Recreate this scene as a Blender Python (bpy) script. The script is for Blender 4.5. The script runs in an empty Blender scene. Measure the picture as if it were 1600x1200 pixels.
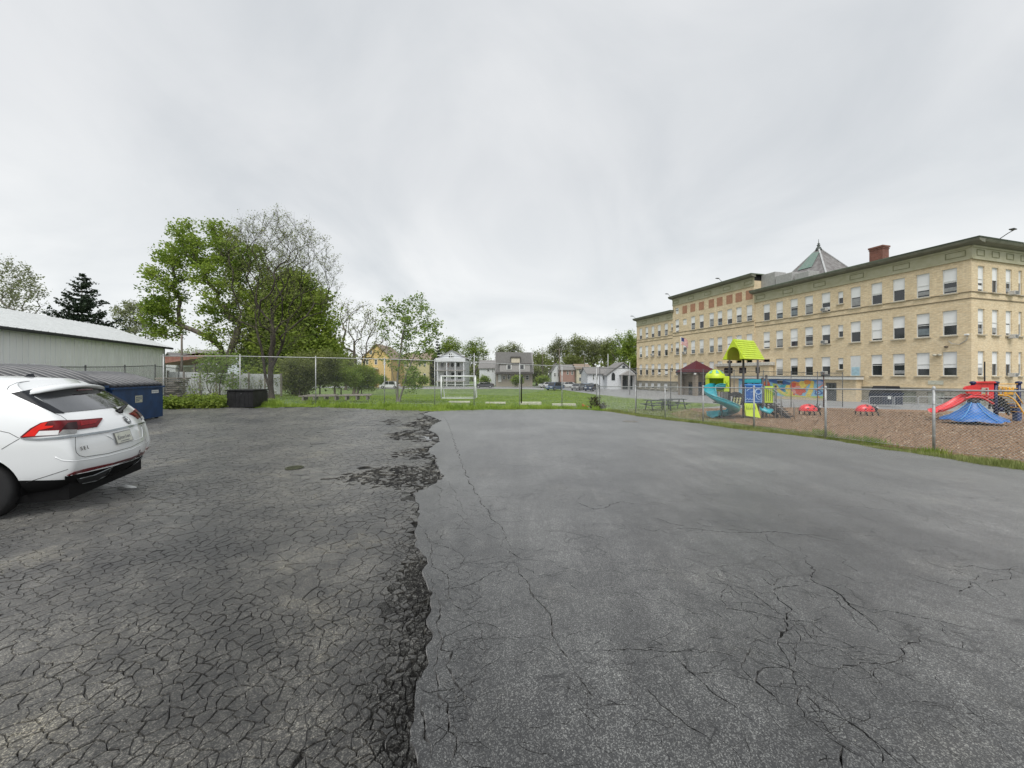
import bpy, bmesh, math, random
import numpy as np
from mathutils import Vector, Matrix
from mathutils.geometry import delaunay_2d_cdt
from mathutils.bvhtree import BVHTree
random.seed(7); RNG = np.random.default_rng(7)
SC = bpy.context.scene
COL = SC.collection
# ------------------------------------------------------------------ camera
EYE = 1.70
F = 600.0            # focal length in pixels of the 1600 wide photo
HZ = 585.0           # horizon row
cam_d = bpy.data.cameras.new('camera'); cam = bpy.data.objects.new('camera', cam_d); COL.objects.link(cam)
cam.location = (0, 0, EYE); cam.rotation_euler = (math.radians(90), 0, 0)
cam_d.sensor_width = 36; cam_d.lens = 36*F/1600; cam_d.shift_y = -15/1600
cam_d.clip_start = .05; cam_d.clip_end = 3000
SC.camera = cam
# ------------------------------------------------------------------ world: overcast
SUN_EL, SUN_AZ = math.radians(58), math.radians(188)     # azimuth clockwise from +Y (behind, to the left)
wd = bpy.data.worlds.new('World'); SC.world = wd; wd.use_nodes = True
nt = wd.node_tree; nt.nodes.clear(); N = nt.nodes.new; L = nt.links.new
out = N('ShaderNodeOutputWorld'); bg = N('ShaderNodeBackground'); L(bg.outputs[0], out.inputs[0])
sky = N('ShaderNodeTexSky'); sky.sky_type = 'NISHITA'; sky.sun_disc = False
sky.sun_elevation = SUN_EL; sky.sun_rotation = SUN_AZ
bright = N('ShaderNodeVectorMath'); bright.operation = 'SCALE'; bright.inputs['Scale'].default_value = .08
L(sky.outputs[0], bright.inputs[0])
tc = N('ShaderNodeTexCoord'); sep = N('ShaderNodeSeparateXYZ'); L(tc.outputs['Generated'], sep.inputs[0])
def wmath(op, a, b):
    n = N('ShaderNodeMath'); n.operation = op
    for i, v in enumerate((a, b)):
        if isinstance(v, (int, float)): n.inputs[i].default_value = v
        else: L(v, n.inputs[i])
    return n.outputs[0]
zz = wmath('ADD', wmath('MAXIMUM', sep.outputs[2], 0.0), .45)
cx = wmath('DIVIDE', sep.outputs[0], zz); cy = wmath('DIVIDE', sep.outputs[1], zz)
comb = N('ShaderNodeCombineXYZ'); L(wmath('MULTIPLY', cx, .85), comb.inputs[0]); L(wmath('MULTIPLY', cy, .8), comb.inputs[1])
n1 = N('ShaderNodeTexNoise'); n1.inputs['Scale'].default_value = 1.9; n1.inputs['Detail'].default_value = 9; n1.inputs['Roughness'].default_value = .52; n1.inputs['Distortion'].default_value = .7
L(comb.outputs[0], n1.inputs['Vector'])
rp = N('ShaderNodeValToRGB'); L(n1.outputs[0], rp.inputs[0])
rp.color_ramp.elements[0].position = .3; rp.color_ramp.elements[0].color = (.62, .65, .675, 1)
rp.color_ramp.elements[1].position = .72; rp.color_ramp.elements[1].color = (.86, .87, .873, 1)
hzr = N('ShaderNodeValToRGB'); L(sep.outputs[2], hzr.inputs[0])
hzr.color_ramp.elements[0].position = 0; hzr.color_ramp.elements[0].color = (1.22, 1.22, 1.20, 1)
hzr.color_ramp.elements[1].position = .45; hzr.color_ramp.elements[1].color = (.97, .97, .98, 1)
mm = N('ShaderNodeMixRGB'); mm.blend_type = 'MULTIPLY'; mm.inputs[0].default_value = 1
L(rp.outputs[0], mm.inputs[1]); L(hzr.outputs[0], mm.inputs[2])
mx = N('ShaderNodeMixRGB'); mx.inputs[0].default_value = .93
L(bright.outputs[0], mx.inputs[1]); L(mm.outputs[0], mx.inputs[2])
L(mx.outputs[0], bg.inputs[0]); bg.inputs[1].default_value = .54
# ------------------------------------------------------------------ sun behind the clouds
sd = bpy.data.lights.new('sun', 'SUN'); sd.energy = 1.5; sd.angle = math.radians(35); sd.color = (1, .975, .94)
sun = bpy.data.objects.new('sun', sd); COL.objects.link(sun)
sdir = Vector((math.sin(SUN_AZ)*math.cos(SUN_EL), math.cos(SUN_AZ)*math.cos(SUN_EL), math.sin(SUN_EL)))
sun.rotation_euler = sdir.to_track_quat('Z', 'Y').to_euler(); sun.location = (0, -20, 40)
SC.view_settings.view_transform = 'Standard'; SC.view_settings.look = 'None'
SC.view_settings.exposure = 1.0; SC.view_settings.gamma = 1; SC.view_settings.use_curve_mapping = False
SC.render.engine = 'CYCLES'; SC.cycles.max_bounces = 5; SC.cycles.transparent_max_bounces = 8

# ------------------------------------------------------------------ helpers
TH = math.atan2(.275, .961)      # the site's grid is turned 16 degrees
Ev = np.array([.9615, .2747]); Dv = np.array([-.2747, .9615])
CORNER = np.array([6.1, 27.3])   # corner where the low and the tall fence meet
def sstep(a, b, x):
    t = np.clip((x-a)/(b-a), 0, 1); return t*t*(3-2*t)
def zf(X, Y):
    X = np.asarray(X, float); Y = np.asarray(Y, float)
    k = 60.0; w = 8.0
    ym = np.where(Y < k-w, Y, np.where(Y > k+w, k, Y-(Y-(k-w))**2/(4*w)))
    z = -.0272*ym - .008*np.clip(X-6, 0, 50)
    T = np.clip(-(X-CORNER[0])*Ev[0]-(Y-CORNER[1])*Ev[1], 0, 22)
    w1 = np.clip((Y-6)/18, 0, 1)**2
    z = z + .04*T*w1*(1-sstep(32, 58, Y))
    return z
def zg(X, Y):
    ym = Y if Y < 52 else (60.0 if Y > 68 else Y-(Y-52)**2/32)
    z = -.0272*ym-.008*min(max(X-6, 0), 50)
    if 6 < Y < 58:
        T = min(max(-(X-6.1)*.9615-(Y-27.3)*.2747, 0), 22); t = min(max((Y-32)/26, 0), 1)
        z += .04*T*min((Y-6)/18, 1)**2*(1-t*t*(3-2*t))
    return z
def GP(px, py, maxY=400):
    """ground point seen at a pixel of the photograph"""
    u = (px-800)/F; v = (HZ-py)/F
    lo, hi = .3, maxY
    prev = lo
    for Yt in np.geomspace(.3, maxY, 400):
        if EYE+v*Yt < zg(u*Yt, Yt): hi = Yt; lo = prev; break
        prev = Yt
    else: return (u*maxY, maxY)
    for _ in range(30):
        m = (lo+hi)/2
        if EYE+v*m < zg(u*m, m): hi = m
        else: lo = m
    return (u*hi, hi)
def PX(px, Y): return (px-800)/F*Y
def PZ(py, Y): return EYE+(HZ-py)/F*Y

def newmat(name):
    m = bpy.data.materials.new(name); m.use_nodes = True
    nt = m.node_tree; return m, nt, nt.nodes['Principled BSDF']
def M(name, col, rough=.7, metal=0, var=.18, scale=4, bump=0, bscale=60, col2=None, coat=0, spec=.5, stretch=(1,1,1), detail=6, lo=.35, hi=.65):
    m, nt, p = newmat(name)
    tc = nt.nodes.new('ShaderNodeTexCoord'); mp = nt.nodes.new('ShaderNodeMapping'); mp.inputs['Scale'].default_value = stretch
    nt.links.new(tc.outputs['Object'], mp.inputs[0])
    ns = nt.nodes.new('ShaderNodeTexNoise'); ns.inputs['Scale'].default_value = scale; ns.inputs['Detail'].default_value = detail; ns.inputs['Roughness'].default_value = .62
    nt.links.new(mp.outputs[0], ns.inputs['Vector'])
    r = nt.nodes.new('ShaderNodeValToRGB'); nt.links.new(ns.outputs[0], r.inputs[0])
    c = col
    a = tuple(x*(1-var) for x in c); b = tuple(min(1, x*(1+var)) for x in c) if col2 is None else col2
    if col2 is not None: a = c
    r.color_ramp.elements[0].position = lo; r.color_ramp.elements[0].color = (*a, 1)
    r.color_ramp.elements[1].position = hi; r.color_ramp.elements[1].color = (*b, 1)
    nt.links.new(r.outputs[0], p.inputs['Base Color'])
    p.inputs['Roughness'].default_value = rough; p.inputs['Metallic'].default_value = metal
    p.inputs['Specular IOR Level'].default_value = spec
    if coat: p.inputs['Coat Weight'].default_value = coat; p.inputs['Coat Roughness'].default_value = .06
    if bump:
        n2 = nt.nodes.new('ShaderNodeTexNoise'); n2.inputs['Scale'].default_value = bscale; n2.inputs['Detail'].default_value = 4
        nt.links.new(mp.outputs[0], n2.inputs['Vector'])
        b_ = nt.nodes.new('ShaderNodeBump'); b_.inputs['Strength'].default_value = bump; b_.inputs['Distance'].default_value = .02
        nt.links.new(n2.outputs[0], b_.inputs['Height']); nt.links.new(b_.outputs[0], p.inputs['Normal'])
    return m
def leafmat(name, dark, light, scale=1.2, trans=.35):
    m, nt, p = newmat(name)
    geo = nt.nodes.new('ShaderNodeTexCoord')
    ns = nt.nodes.new('ShaderNodeTexNoise'); ns.inputs['Scale'].default_value = scale; ns.inputs['Detail'].default_value = 5; ns.inputs['Roughness'].default_value = .7
    nt.links.new(geo.outputs['Object'], ns.inputs['Vector'])
    r = nt.nodes.new('ShaderNodeValToRGB'); nt.links.new(ns.outputs[0], r.inputs[0])
    r.color_ramp.elements[0].position = .33; r.color_ramp.elements[0].color = (*dark, 1)
    r.color_ramp.elements[1].position = .66; r.color_ramp.elements[1].color = (*light, 1)
    nt.links.new(r.outputs[0], p.inputs['Base Color']); p.inputs['Roughness'].default_value = .55
    p.inputs['Specular IOR Level'].default_value = .3
    tr = nt.nodes.new('ShaderNodeBsdfTranslucent'); nt.links.new(r.outputs[0], tr.inputs[0])
    ms = nt.nodes.new('ShaderNodeMixShader'); ms.inputs[0].default_value = trans
    o = nt.nodes['Material Output']
    nt.links.new(p.outputs[0], ms.inputs[1]); nt.links.new(tr.outputs[0], ms.inputs[2]); nt.links.new(ms.outputs[0], o.inputs[0])
    return m

class MB:
    def __init__(s): s.v = []; s.f = []; s.m = []; s.mi = 0; s.T = None
    def _add(s, vs, fs):
        n = len(s.v)
        if s.T is not None: vs = [tuple(s.T @ Vector(q)) for q in vs]
        s.v += [tuple(q) for q in vs]; s.f += [tuple(i+n for i in f) for f in fs]; s.m += [s.mi]*len(fs)
        return s
    def box(s, c, d, rz=0, b=0):
        x, y, z = (k/2 for k in d)
        if b:
            b = min(b, x*.8, y*.8, z*.8); vs = []
            # chamfered box: 24 vertices
            for sx in (-1, 1):
                for sy in (-1, 1):
                    for sz in (-1, 1):
                        vs += [(sx*(x-b), sy*(y-b), sz*z), (sx*(x-b), sy*y, sz*(z-b)), (sx*x, sy*(y-b), sz*(z-b))]
            idx = lambda a, b_, c_, k: ((a*2+b_)*2+c_)*3+k
            fs = []
            for q in (0, 1):
                fs.append([idx(0,0,q,0), idx(1,0,q,0), idx(1,1,q,0), idx(0,1,q,0)][::(1 if q else -1)])
                fs.append([idx(0,q,0,1), idx(1,q,0,1), idx(1,q,1,1), idx(0,q,1,1)][::(-1 if q else 1)])
                fs.append([idx(q,0,0,2), idx(q,1,0,2), idx(q,1,1,2), idx(q,0,1,2)][::(1 if q else -1)])
            for a in (0, 1):
                for c_ in (0, 1):
                    fs.append([idx(0,a,c_,0), idx(1,a,c_,0), idx(1,a,c_,1), idx(0,a,c_,1)])
                    fs.append([idx(a,0,c_,0), idx(a,1,c_,0), idx(a,1,c_,2), idx(a,0,c_,2)])
                    fs.append([idx(a,c_,0,1), idx(a,c_,1,1), idx(a,c_,1,2), idx(a,c_,0,2)])
            for a in (0, 1):
                for b_ in (0, 1):
                    for c_ in (0, 1): fs.append([idx(a,b_,c_,0), idx(a,b_,c_,1), idx(a,b_,c_,2)])
        else:
            vs = [(-x,-y,-z),(x,-y,-z),(x,y,-z),(-x,y,-z),(-x,-y,z),(x,-y,z),(x,y,z),(-x,y,z)]
            fs = [(3,2,1,0),(4,5,6,7),(0,1,5,4),(1,2,6,5),(2,3,7,6),(3,0,4,7)]
        cs, sn = math.cos(rz), math.sin(rz)
        return s._add([(c[0]+p[0]*cs-p[1]*sn, c[1]+p[0]*sn+p[1]*cs, c[2]+p[2]) for p in vs], fs)
    def b2(s, lo, hi, b=0):
        return s.box([(lo[i]+hi[i])/2 for i in range(3)], [abs(hi[i]-lo[i]) for i in range(3)], 0, b)
    def beam(s, p0, p1, w, h, up=(0,0,1)):
        p0, p1 = Vector(p0), Vector(p1); d = (p1-p0).normalized(); u = Vector(up)
        sd_ = d.cross(u)
        if sd_.length < 1e-4: sd_ = d.cross(Vector((1,0,0)))
        sd_.normalize(); u2 = sd_.cross(d)
        vs = [p+sd_*a*w/2+u2*b*h/2 for p in (p0, p1) for a, b in ((-1,-1),(1,-1),(1,1),(-1,1))]
        return s._add(vs, [(3,2,1,0),(4,5,6,7),(0,1,5,4),(1,2,6,5),(2,3,7,6),(3,0,4,7)])
    def tube(s, pts, r, n=8, cap=True, flat=1.0):
        pts = [Vector(p) for p in pts]; rs = r if hasattr(r, '__len__') else [r]*len(pts)
        vs = []; up = None
        for i, p in enumerate(pts):
            d = (pts[min(i+1, len(pts)-1)]-pts[max(i-1, 0)]).normalized()
            if up is None: up = Vector((0,0,1)) if abs(d.z) < .9 else Vector((1,0,0))
            a = d.cross(up)
            if a.length < 1e-5: a = d.cross(Vector((0,1,0)))
            a.normalize(); b = a.cross(d).normalized(); up = b
            for k in range(n):
                t = 2*math.pi*k/n; vs.append(p+a*rs[i]*math.cos(t)+b*rs[i]*flat*math.sin(t))
        fs = [(i*n+k, i*n+(k+1) % n, (i+1)*n+(k+1) % n, (i+1)*n+k) for i in range(len(pts)-1) for k in range(n)]
        if cap: fs += [tuple(range(n-1, -1, -1)), tuple((len(pts)-1)*n+k for k in range(n))]
        return s._add(vs, fs)
    def lathe(s, prof, c=(0,0,0), n=20, a0=0, a1=2*math.pi):
        full = abs(a1-a0-2*math.pi) < 1e-6; m = n if full else n+1
        vs = [(c[0]+r*math.cos(a0+(a1-a0)*k/n), c[1]+r*math.sin(a0+(a1-a0)*k/n), c[2]+z) for r, z in prof for k in range(m)]
        fs = []
        for i in range(len(prof)-1):
            for k in range(n):
                k2 = (k+1) % m; fs.append((i*m+k, i*m+k2, (i+1)*m+k2, (i+1)*m+k))
        return s._add(vs, fs)
    def prism(s, poly, origin, u, v, n, depth):
        """polygon in (u,v) at origin, extruded along n by depth"""
        o, u, v, n = Vector(origin), Vector(u), Vector(v), Vector(n); k = len(poly)
        vs = [o+u*a+v*b for a, b in poly]+[o+u*a+v*b+n*depth for a, b in poly]
        fs = [tuple(range(k-1, -1, -1)), tuple(range(k, 2*k))]+[(i, (i+1) % k, k+(i+1) % k, k+i) for i in range(k)]
        return s._add(vs, fs)
    def quad(s, a, b, c, d): return s._add([a, b, c, d], [(0,1,2,3)])
    def build(s, name, mats, parent=None, smooth=False):
        me = bpy.data.meshes.new(name); me.from_pydata(s.v, [], s.f)
        if not isinstance(mats, (list, tuple)): mats = [mats]
        for m in mats: me.materials.append(m)
        if len(mats) > 1: me.polygons.foreach_set('material_index', s.m)
        if smooth: me.polygons.foreach_set('use_smooth', [True]*len(me.polygons))
        bm = bmesh.new(); bm.from_mesh(me); bmesh.ops.recalc_face_normals(bm, faces=bm.faces); bm.to_mesh(me); bm.free()
        me.update()
        return link(name, me, parent)
def link(name, me, parent=None):
    o = bpy.data.objects.new(name, me); COL.objects.link(o)
    if parent is not None: o.parent = parent
    return o
def np_mesh(name, verts, faces, mats, parent=None, smooth=False, matidx=None):
    """verts Nx3, faces MxK (all same K)"""
    verts = np.asarray(verts, np.float32); faces = np.asarray(faces, np.int32)
    me = bpy.data.meshes.new(name); me.vertices.add(len(verts)); me.vertices.foreach_set('co', verts.ravel())
    k = faces.shape[1]; me.loops.add(faces.size); me.loops.foreach_set('vertex_index', faces.ravel())
    me.polygons.add(len(faces)); me.polygons.foreach_set('loop_start', np.arange(0, faces.size, k, dtype=np.int32))
    me.polygons.foreach_set('loop_total', np.full(len(faces), k, np.int32))
    if not isinstance(mats, (list, tuple)): mats = [mats]
    for m in mats: me.materials.append(m)
    if matidx is not None: me.polygons.foreach_set('material_index', np.asarray(matidx, np.int32))
    me.polygons.foreach_set('use_smooth', np.full(len(faces), bool(smooth)))
    me.update(calc_edges=True); me.validate()
    return link(name, me, parent)
def tag(o, label=None, cat=None, group=None, kind=None):
    if label: o['label'] = label
    if cat: o['category'] = cat
    if group: o['group'] = group
    if kind: o['kind'] = kind
    return o
def thing(name, label, cat, loc=(0,0,0), rz=0, group=None):
    o = bpy.data.objects.new(name, None); COL.objects.link(o); o.empty_display_size = .2
    o.location = loc; o.rotation_euler = (0, 0, rz); return tag(o, label, cat, group)
def copy_tree(o, parent=None):
    c = o.copy(); COL.objects.link(c)
    if parent is not None: c.parent = parent; c.matrix_parent_inverse = o.matrix_parent_inverse
    for ch in list(o.children): copy_tree(ch, c)
    return c
def struct(o, label=None):
    o['kind'] = 'structure'
    if label: o['label'] = label
    return o

# ------------------------------------------------------------------ materials
def asphalt_mat(name, base, light, warm, speck=.5, stain=True, crack=0, sheen=.42):
    m, nt, p = newmat(name); n = nt.nodes.new; l = nt.links.new
    tc = n('ShaderNodeTexCoord')
    def noise(sc, det=5, ro=.6, vec=None):
        q = n('ShaderNodeTexNoise'); q.inputs['Scale'].default_value = sc; q.inputs['Detail'].default_value = det; q.inputs['Roughness'].default_value = ro
        l(vec or tc.outputs['Object'], q.inputs['Vector']); return q
    def ramp(src, p0, c0, p1, c1):
        r = n('ShaderNodeValToRGB'); l(src, r.inputs[0]); e = r.color_ramp.elements
        e[0].position = p0; e[0].color = (*c0, 1); e[1].position = p1; e[1].color = (*c1, 1); return r
    def mix(f, a, b, mode='MIX'):
        q = n('ShaderNodeMixRGB'); q.blend_type = mode
        for i, v in ((0, f), (1, a), (2, b)):
            if isinstance(v, (int, float)): q.inputs[i].default_value = v
            elif isinstance(v, tuple): q.inputs[i].default_value = (*v, 1)
            else: l(v, q.inputs[i])
        return q.outputs[0]
    big = noise(.35, 6, .62); c = ramp(big.outputs[0], .33, base, .68, light).outputs[0]
    if crack == 9:
        md = noise(4.2, 5, .65); c = mix(1.0, c, ramp(md.outputs[0], .3, (.52,.52,.53), .7, (1.55,1.53,1.47)).outputs[0], 'MULTIPLY')
    w = noise(.9, 7, .7); wm = ramp(w.outputs[0], .55, (0,0,0), .72, (1,1,1)).outputs[0]
    c = mix(mix(1.0, wm, (.55,.55,.55), 'MULTIPLY'), c, warm)
    if stain == 2:
        st = noise(.28, 8, .7); sm = ramp(st.outputs[0], .34, (.50,.50,.51), .60, (1.15,1.15,1.14)).outputs[0]; c = mix(1.0, c, sm, 'MULTIPLY')
        sp = noise(1.7, 5, .6); c = mix(1.0, c, ramp(sp.outputs[0], .62, (1,1,1), .74, (.62,.62,.63)).outputs[0], 'MULTIPLY')
        md = noise(7, 6, .7); c = mix(1.0, c, ramp(md.outputs[0], .3, (.72,.72,.73), .7, (1.28,1.28,1.27)).outputs[0], 'MULTIPLY')
    elif stain:
        st = noise(.55, 8, .72); sm = ramp(st.outputs[0], .32, (.36,.36,.38), .52, (1.06,1.06,1.05)).outputs[0]
        c = mix(1.0, c, sm, 'MULTIPLY')
    mp = n('ShaderNodeMapping'); mp.inputs['Rotation'].default_value = (0, 0, -.5); mp.inputs['Scale'].default_value = (2.2, .22, 1); l(tc.outputs['Object'], mp.inputs[0])
    sk = noise(1.1, 6, .65, mp.outputs[0]); c = mix(1.0, c, ramp(sk.outputs[0], .35, (.74,.74,.74), .65, (1.24,1.24,1.23)).outputs[0], 'MULTIPLY')
    # aggregate: pale stones in dark binder
    v = n('ShaderNodeTexVoronoi'); v.inputs['Scale'].default_value = 185; l(tc.outputs['Object'], v.inputs['Vector'])
    ag = ramp(v.outputs['Color'], .55, (.60,.60,.61), .88, (3.4,3.4,3.3)).outputs[0]
    fine = noise(210, 3, .7); fg = ramp(fine.outputs[0], .3, (.38,.38,.38), .7, (1.75,1.75,1.72)).outputs[0]
    g = mix(speck, (1,1,1), mix(.8, ag, fg, 'MULTIPLY')); c = mix(1.0, c, g, 'MULTIPLY')
    hgt = fine.outputs[0]
    if crack:
        wv = noise(3.5, 4, .6); add = n('ShaderNodeVectorMath'); add.operation = 'MULTIPLY_ADD'
        l(wv.outputs['Color'], add.inputs[0]); add.inputs[1].default_value = (.22,.22,0); l(tc.outputs['Object'], add.inputs[2])
        cr = n('ShaderNodeTexVoronoi'); cr.feature = 'DISTANCE_TO_EDGE'; cr.inputs['Scale'].default_value = crack; l(add.outputs[0], cr.inputs['Vector'])
        cm = ramp(cr.outputs['Distance'], .0, (.25,.25,.25), .055, (1,1,1)).outputs[0]
        cmask = noise(1.3, 4, .6); k = ramp(cmask.outputs[0], .5 if crack > 5 else .54, (0,0,0), .6, (1,1,1)).outputs[0]
        c = mix(k, c, mix(1.0, c, cm, 'MULTIPLY'))
    l(c, p.inputs['Base Color'])
    p.inputs['Roughness'].default_value = .42 if sheen else .9; p.inputs['Specular IOR Level'].default_value = .6 if sheen else .15
    p.inputs['Sheen Weight'].default_value = sheen; p.inputs['Sheen Roughness'].default_value = .32
    b = n('ShaderNodeBump'); b.inputs['Strength'].default_value = .25; b.inputs['Distance'].default_value = .004
    b2 = n('ShaderNodeBump'); b2.inputs['Strength'].default_value = .2; b2.inputs['Distance'].default_value = .004
    l(v.outputs['Distance'], b.inputs['Height']); l(hgt, b2.inputs['Height']); l(b.outputs[0], b2.inputs['Normal']); l(b2.outputs[0], p.inputs['Normal'])
    return m
A_NEW = asphalt_mat('new_asphalt', (.033,.034,.035), (.082,.083,.083), (.100,.098,.091), .95, 2, 4.2)
A_OLD = asphalt_mat('old_asphalt', (.013,.013,.0135), (.078,.075,.069), (.165,.150,.115), 1.0, 1, 9, .36)
A_DARK = asphalt_mat('crumbled_base', (.010,.010,.010), (.024,.024,.024), (.035,.033,.028), .8, True, 0, 0)
A_YARD = asphalt_mat('yard_asphalt', (.15,.155,.165), (.20,.205,.215), (.22,.215,.2), .2, False)
GRASS_G = M('grass_ground', (.06,.11,.022), .9, col2=(.155,.215,.055), scale=.8, bump=.6, bscale=20, detail=9)
DIRT = M('dirt', (.10,.085,.06), .95, col2=(.19,.165,.12), scale=3, bump=.5)
MULCH = M('mulch', (.14,.08,.042), .95, col2=(.30,.19,.11), scale=22, bump=1, bscale=30, detail=9)
BLADE = leafmat('grass_blades', (.14,.24,.024), (.36,.47,.09), 1.1, .3)
BLADE2 = leafmat('dry_grass_blades', (.13,.18,.04), (.34,.36,.14), 1.6, .3)
WHITE = M('white_paint', (.72,.73,.71), .55, var=.06)
GALV = M('galvanised_steel', (.40,.41,.41), .5, metal=.3, var=.2, scale=8)
GALVD = M('dark_weathered_steel', (.10,.105,.105), .6, metal=.4, var=.25, scale=8)
WOOD_GREY = M('weathered_wood', (.14,.125,.105), .85, col2=(.30,.28,.245), scale=6, stretch=(1,1,6), bump=.4, bscale=40)
BARK = M('bark', (.055,.045,.036), .95, col2=(.15,.13,.108), scale=5, stretch=(1,1,.25), bump=.9, bscale=18)
BARK_L = M('grey_bark', (.13,.12,.105), .95, col2=(.24,.225,.20), scale=5, stretch=(1,1,.3), bump=.6, bscale=18)
BLACKP = M('black_plastic', (.008,.008,.009), .55, spec=.3, var=.3)
RUBBER = M('tyre_rubber', (.014,.014,.015), .85, var=.2)
NAVY = M('navy_painted_steel', (.012,.045,.125), .48, var=.25, scale=3, bump=.12, bscale=8)
NAVY2 = M('dark_navy_painted_steel', (.010,.018,.040), .5, var=.25, scale=3)
GLASS = M('dark_window_glass', (.022,.026,.03), .06, var=.3, scale=.5, spec=.8)
CONC = M('concrete', (.30,.295,.275), .85, var=.15, scale=3, bump=.3)
# ================================================================== GROUND
def lerp_pts(a, b, n): return [(a[0]+(b[0]-a[0])*i/n, a[1]+(b[1]-a[1])*i/n) for i in range(n)]
def inpoly(pts, poly):
    pts = np.asarray(pts, float); x, y = pts[:,0], pts[:,1]; c = np.zeros(len(pts), bool); k = len(poly)
    for i in range(k):
        x1, y1 = poly[i]; x2, y2 = poly[(i+1) % k]
        if y1 == y2: continue
        t = ((y1 > y) != (y2 > y)) & (x < (x2-x1)*(y-y1)/(y2-y1)+x1); c ^= t
    return c
def cdt_sheet(name, poly, dz, mat, step=1.0, holes=(), wall=.03, parent=None, grow=0.0, zfun=None):
    """ground sheet following the terrain; 'holes' are small polygons really cut out of it"""
    zfun = zfun or zf
    ccw = lambda q: q if sum(q[i][0]*q[(i+1) % len(q)][1]-q[(i+1) % len(q)][0]*q[i][1] for i in range(len(q))) > 0 else q[::-1]
    P = ccw([tuple(p) for p in poly]); holes = [ccw(h) for h in holes]
    dense = []
    for i in range(len(P)):
        a, b = P[i], P[(i+1) % len(P)]; d = math.hypot(b[0]-a[0], b[1]-a[1]); dense += lerp_pts(a, b, max(1, int(d/(step*1.5))))
    pts = list(dense); faces = [list(range(len(dense)))]
    for h in holes:
        faces.append(list(range(len(pts), len(pts)+len(h)))); pts += [tuple(q) for q in h]
    xs = [p[0] for p in dense]; ys = [p[1] for p in dense]
    gy = min(ys)+step/2; g = []
    while gy < max(ys):
        st = step*(1+grow*max(0, gy)); gx = min(xs)+st/2
        while gx < max(xs): g.append((gx, gy)); gx += st
        gy += st
    if g:
        g = np.array(g); g = g[inpoly(g, dense)]; pts += [tuple(q) for q in g]
    v, e, f, _, _, of = delaunay_2d_cdt([Vector(p) for p in pts], [], faces, 0, 1e-4)
    keep = [i for i, o in enumerate(of) if 0 in o and not any(k > 0 for k in o)]
    cut = set(i for i, o in enumerate(of) if any(k > 0 for k in o))
    V = np.array([(p.x, p.y) for p in v]); Z = zfun(V[:,0], V[:,1])+dz
    verts = [(V[i,0], V[i,1], Z[i]) for i in range(len(V))]
    F = []; edges = {}
    for i in keep:
        t = tuple(f[i])
        a, b, c = (V[t[0]], V[t[1]], V[t[2]])
        if (b[0]-a[0])*(c[1]-a[1])-(b[1]-a[1])*(c[0]-a[0]) < 0: t = t[::-1]
        F.append(t)
        for q in range(3):
            k = (t[q], t[(q+1) % 3]); edges[k] = edges.get(k, 0)+1
    if wall:
        low = {}
        def lw(i):
            if i not in low: low[i] = len(verts); verts.append((V[i,0], V[i,1], Z[i]-wall))
            return low[i]
        for (a, b) in list(edges):
            if (b, a) not in edges: F.append((b, a, lw(a))); F.append((b, lw(a), lw(b)))
    return np_mesh(name, verts, F, mat, parent)

# terrain
def axis(lim, fine, step, growth):
    a = [0.0]; s = step
    while a[-1] < lim:
        a.append(a[-1]+s)
        if a[-1] > fine: s *= growth
    return a
ax = axis(900, 34, .6, 1.12); gxs = np.array([-q for q in ax[:0:-1]]+ax); ay = axis(1400, 62, .6, 1.1); gys = np.array([-q for q in axis(60, 8, 1., 1.3)[:0:-1]]+ay)
GX, GY = np.meshgrid(gxs, gys); GZ = zf(GX, GY)-.07
nx, ny = len(gxs), len(gys); idx = np.arange(nx*ny).reshape(ny, nx)
fc = np.stack([idx[:-1,:-1], idx[:-1,1:], idx[1:,1:], idx[1:,:-1]], -1).reshape(-1, 4)
struct(np_mesh('ground', np.stack([GX, GY, GZ], -1).reshape(-1, 3), fc, GRASS_G, smooth=True))

# outline of the parking lot, from the far left round the far edge to the right
far_px = [(-60,650),(120,645),(255,639),(300,637),(350,635.5),(413,637),(450,634.5),(505,635.5),(560,637.5),(600,640),(640,641),(688,642),(724,640.5),(760,640),(800,639.5),(860,639),(900,639.5),(930,641),(960,644.5),(1000,651),(1040,656),(1100,662.5),(1157,671.5),(1240,680),(1300,688),(1380,702),(1449,711.5),(1540,727),(1600,735),(1700,752)]
far = [GP(*p) for p in far_px]
def wiggle(pts, amp, n=6, seed=1):
    r = random.Random(seed); o = []
    for i in range(len(pts)-1):
        for j in range(n):
            t = j/n; o.append((pts[i][0]*(1-t)+pts[i+1][0]*t+r.uniform(-amp, amp), pts[i][1]*(1-t)+pts[i+1][1]*t+r.uniform(-amp, amp)))
    o.append(pts[-1]); return o
edge = wiggle(far, .045)
seam_px = [(688,642.5),(672,643.5),(660,647),(674,651),(690,657.5),(676,664),(670,672),(683,679),(686,684),(688,690),(672,700),(668,706),(681,714),(683,728),(688,738),(694,745),(683,754),(662,765),(646,772),(650,781),(655,791),(652,800),(652,812),(650,826),(653,843),(651,856),(659,864),(667,872),(664,886),(662,900),(668,914),(677,927),(672,941),(673,957),(670,978),(675,1000),(668,1026),(660,1053),(650,1067),(648,1090),(647,1117),(641,1140),(640,1157),(652,1180),(660,1200),(655,1260),(640,1340),(655,1450),(640,1600)]
seam = [GP(*p) for p in seam_px]
seam2 = []
r_ = random.Random(5)
for i in range(len(seam)-1):
    a, b = seam[i], seam[i+1]; d = math.hypot(a[0]-b[0], a[1]-b[1]); n_ = max(2, int(d/.09))
    for j in range(n_):
        t = j/n_; k = 0 if j == 0 else min(.035, d*.18)
        seam2.append((a[0]+(b[0]-a[0])*t+r_.uniform(-k, k), a[1]+(b[1]-a[1])*t+r_.uniform(-k, k)*.6))
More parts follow.
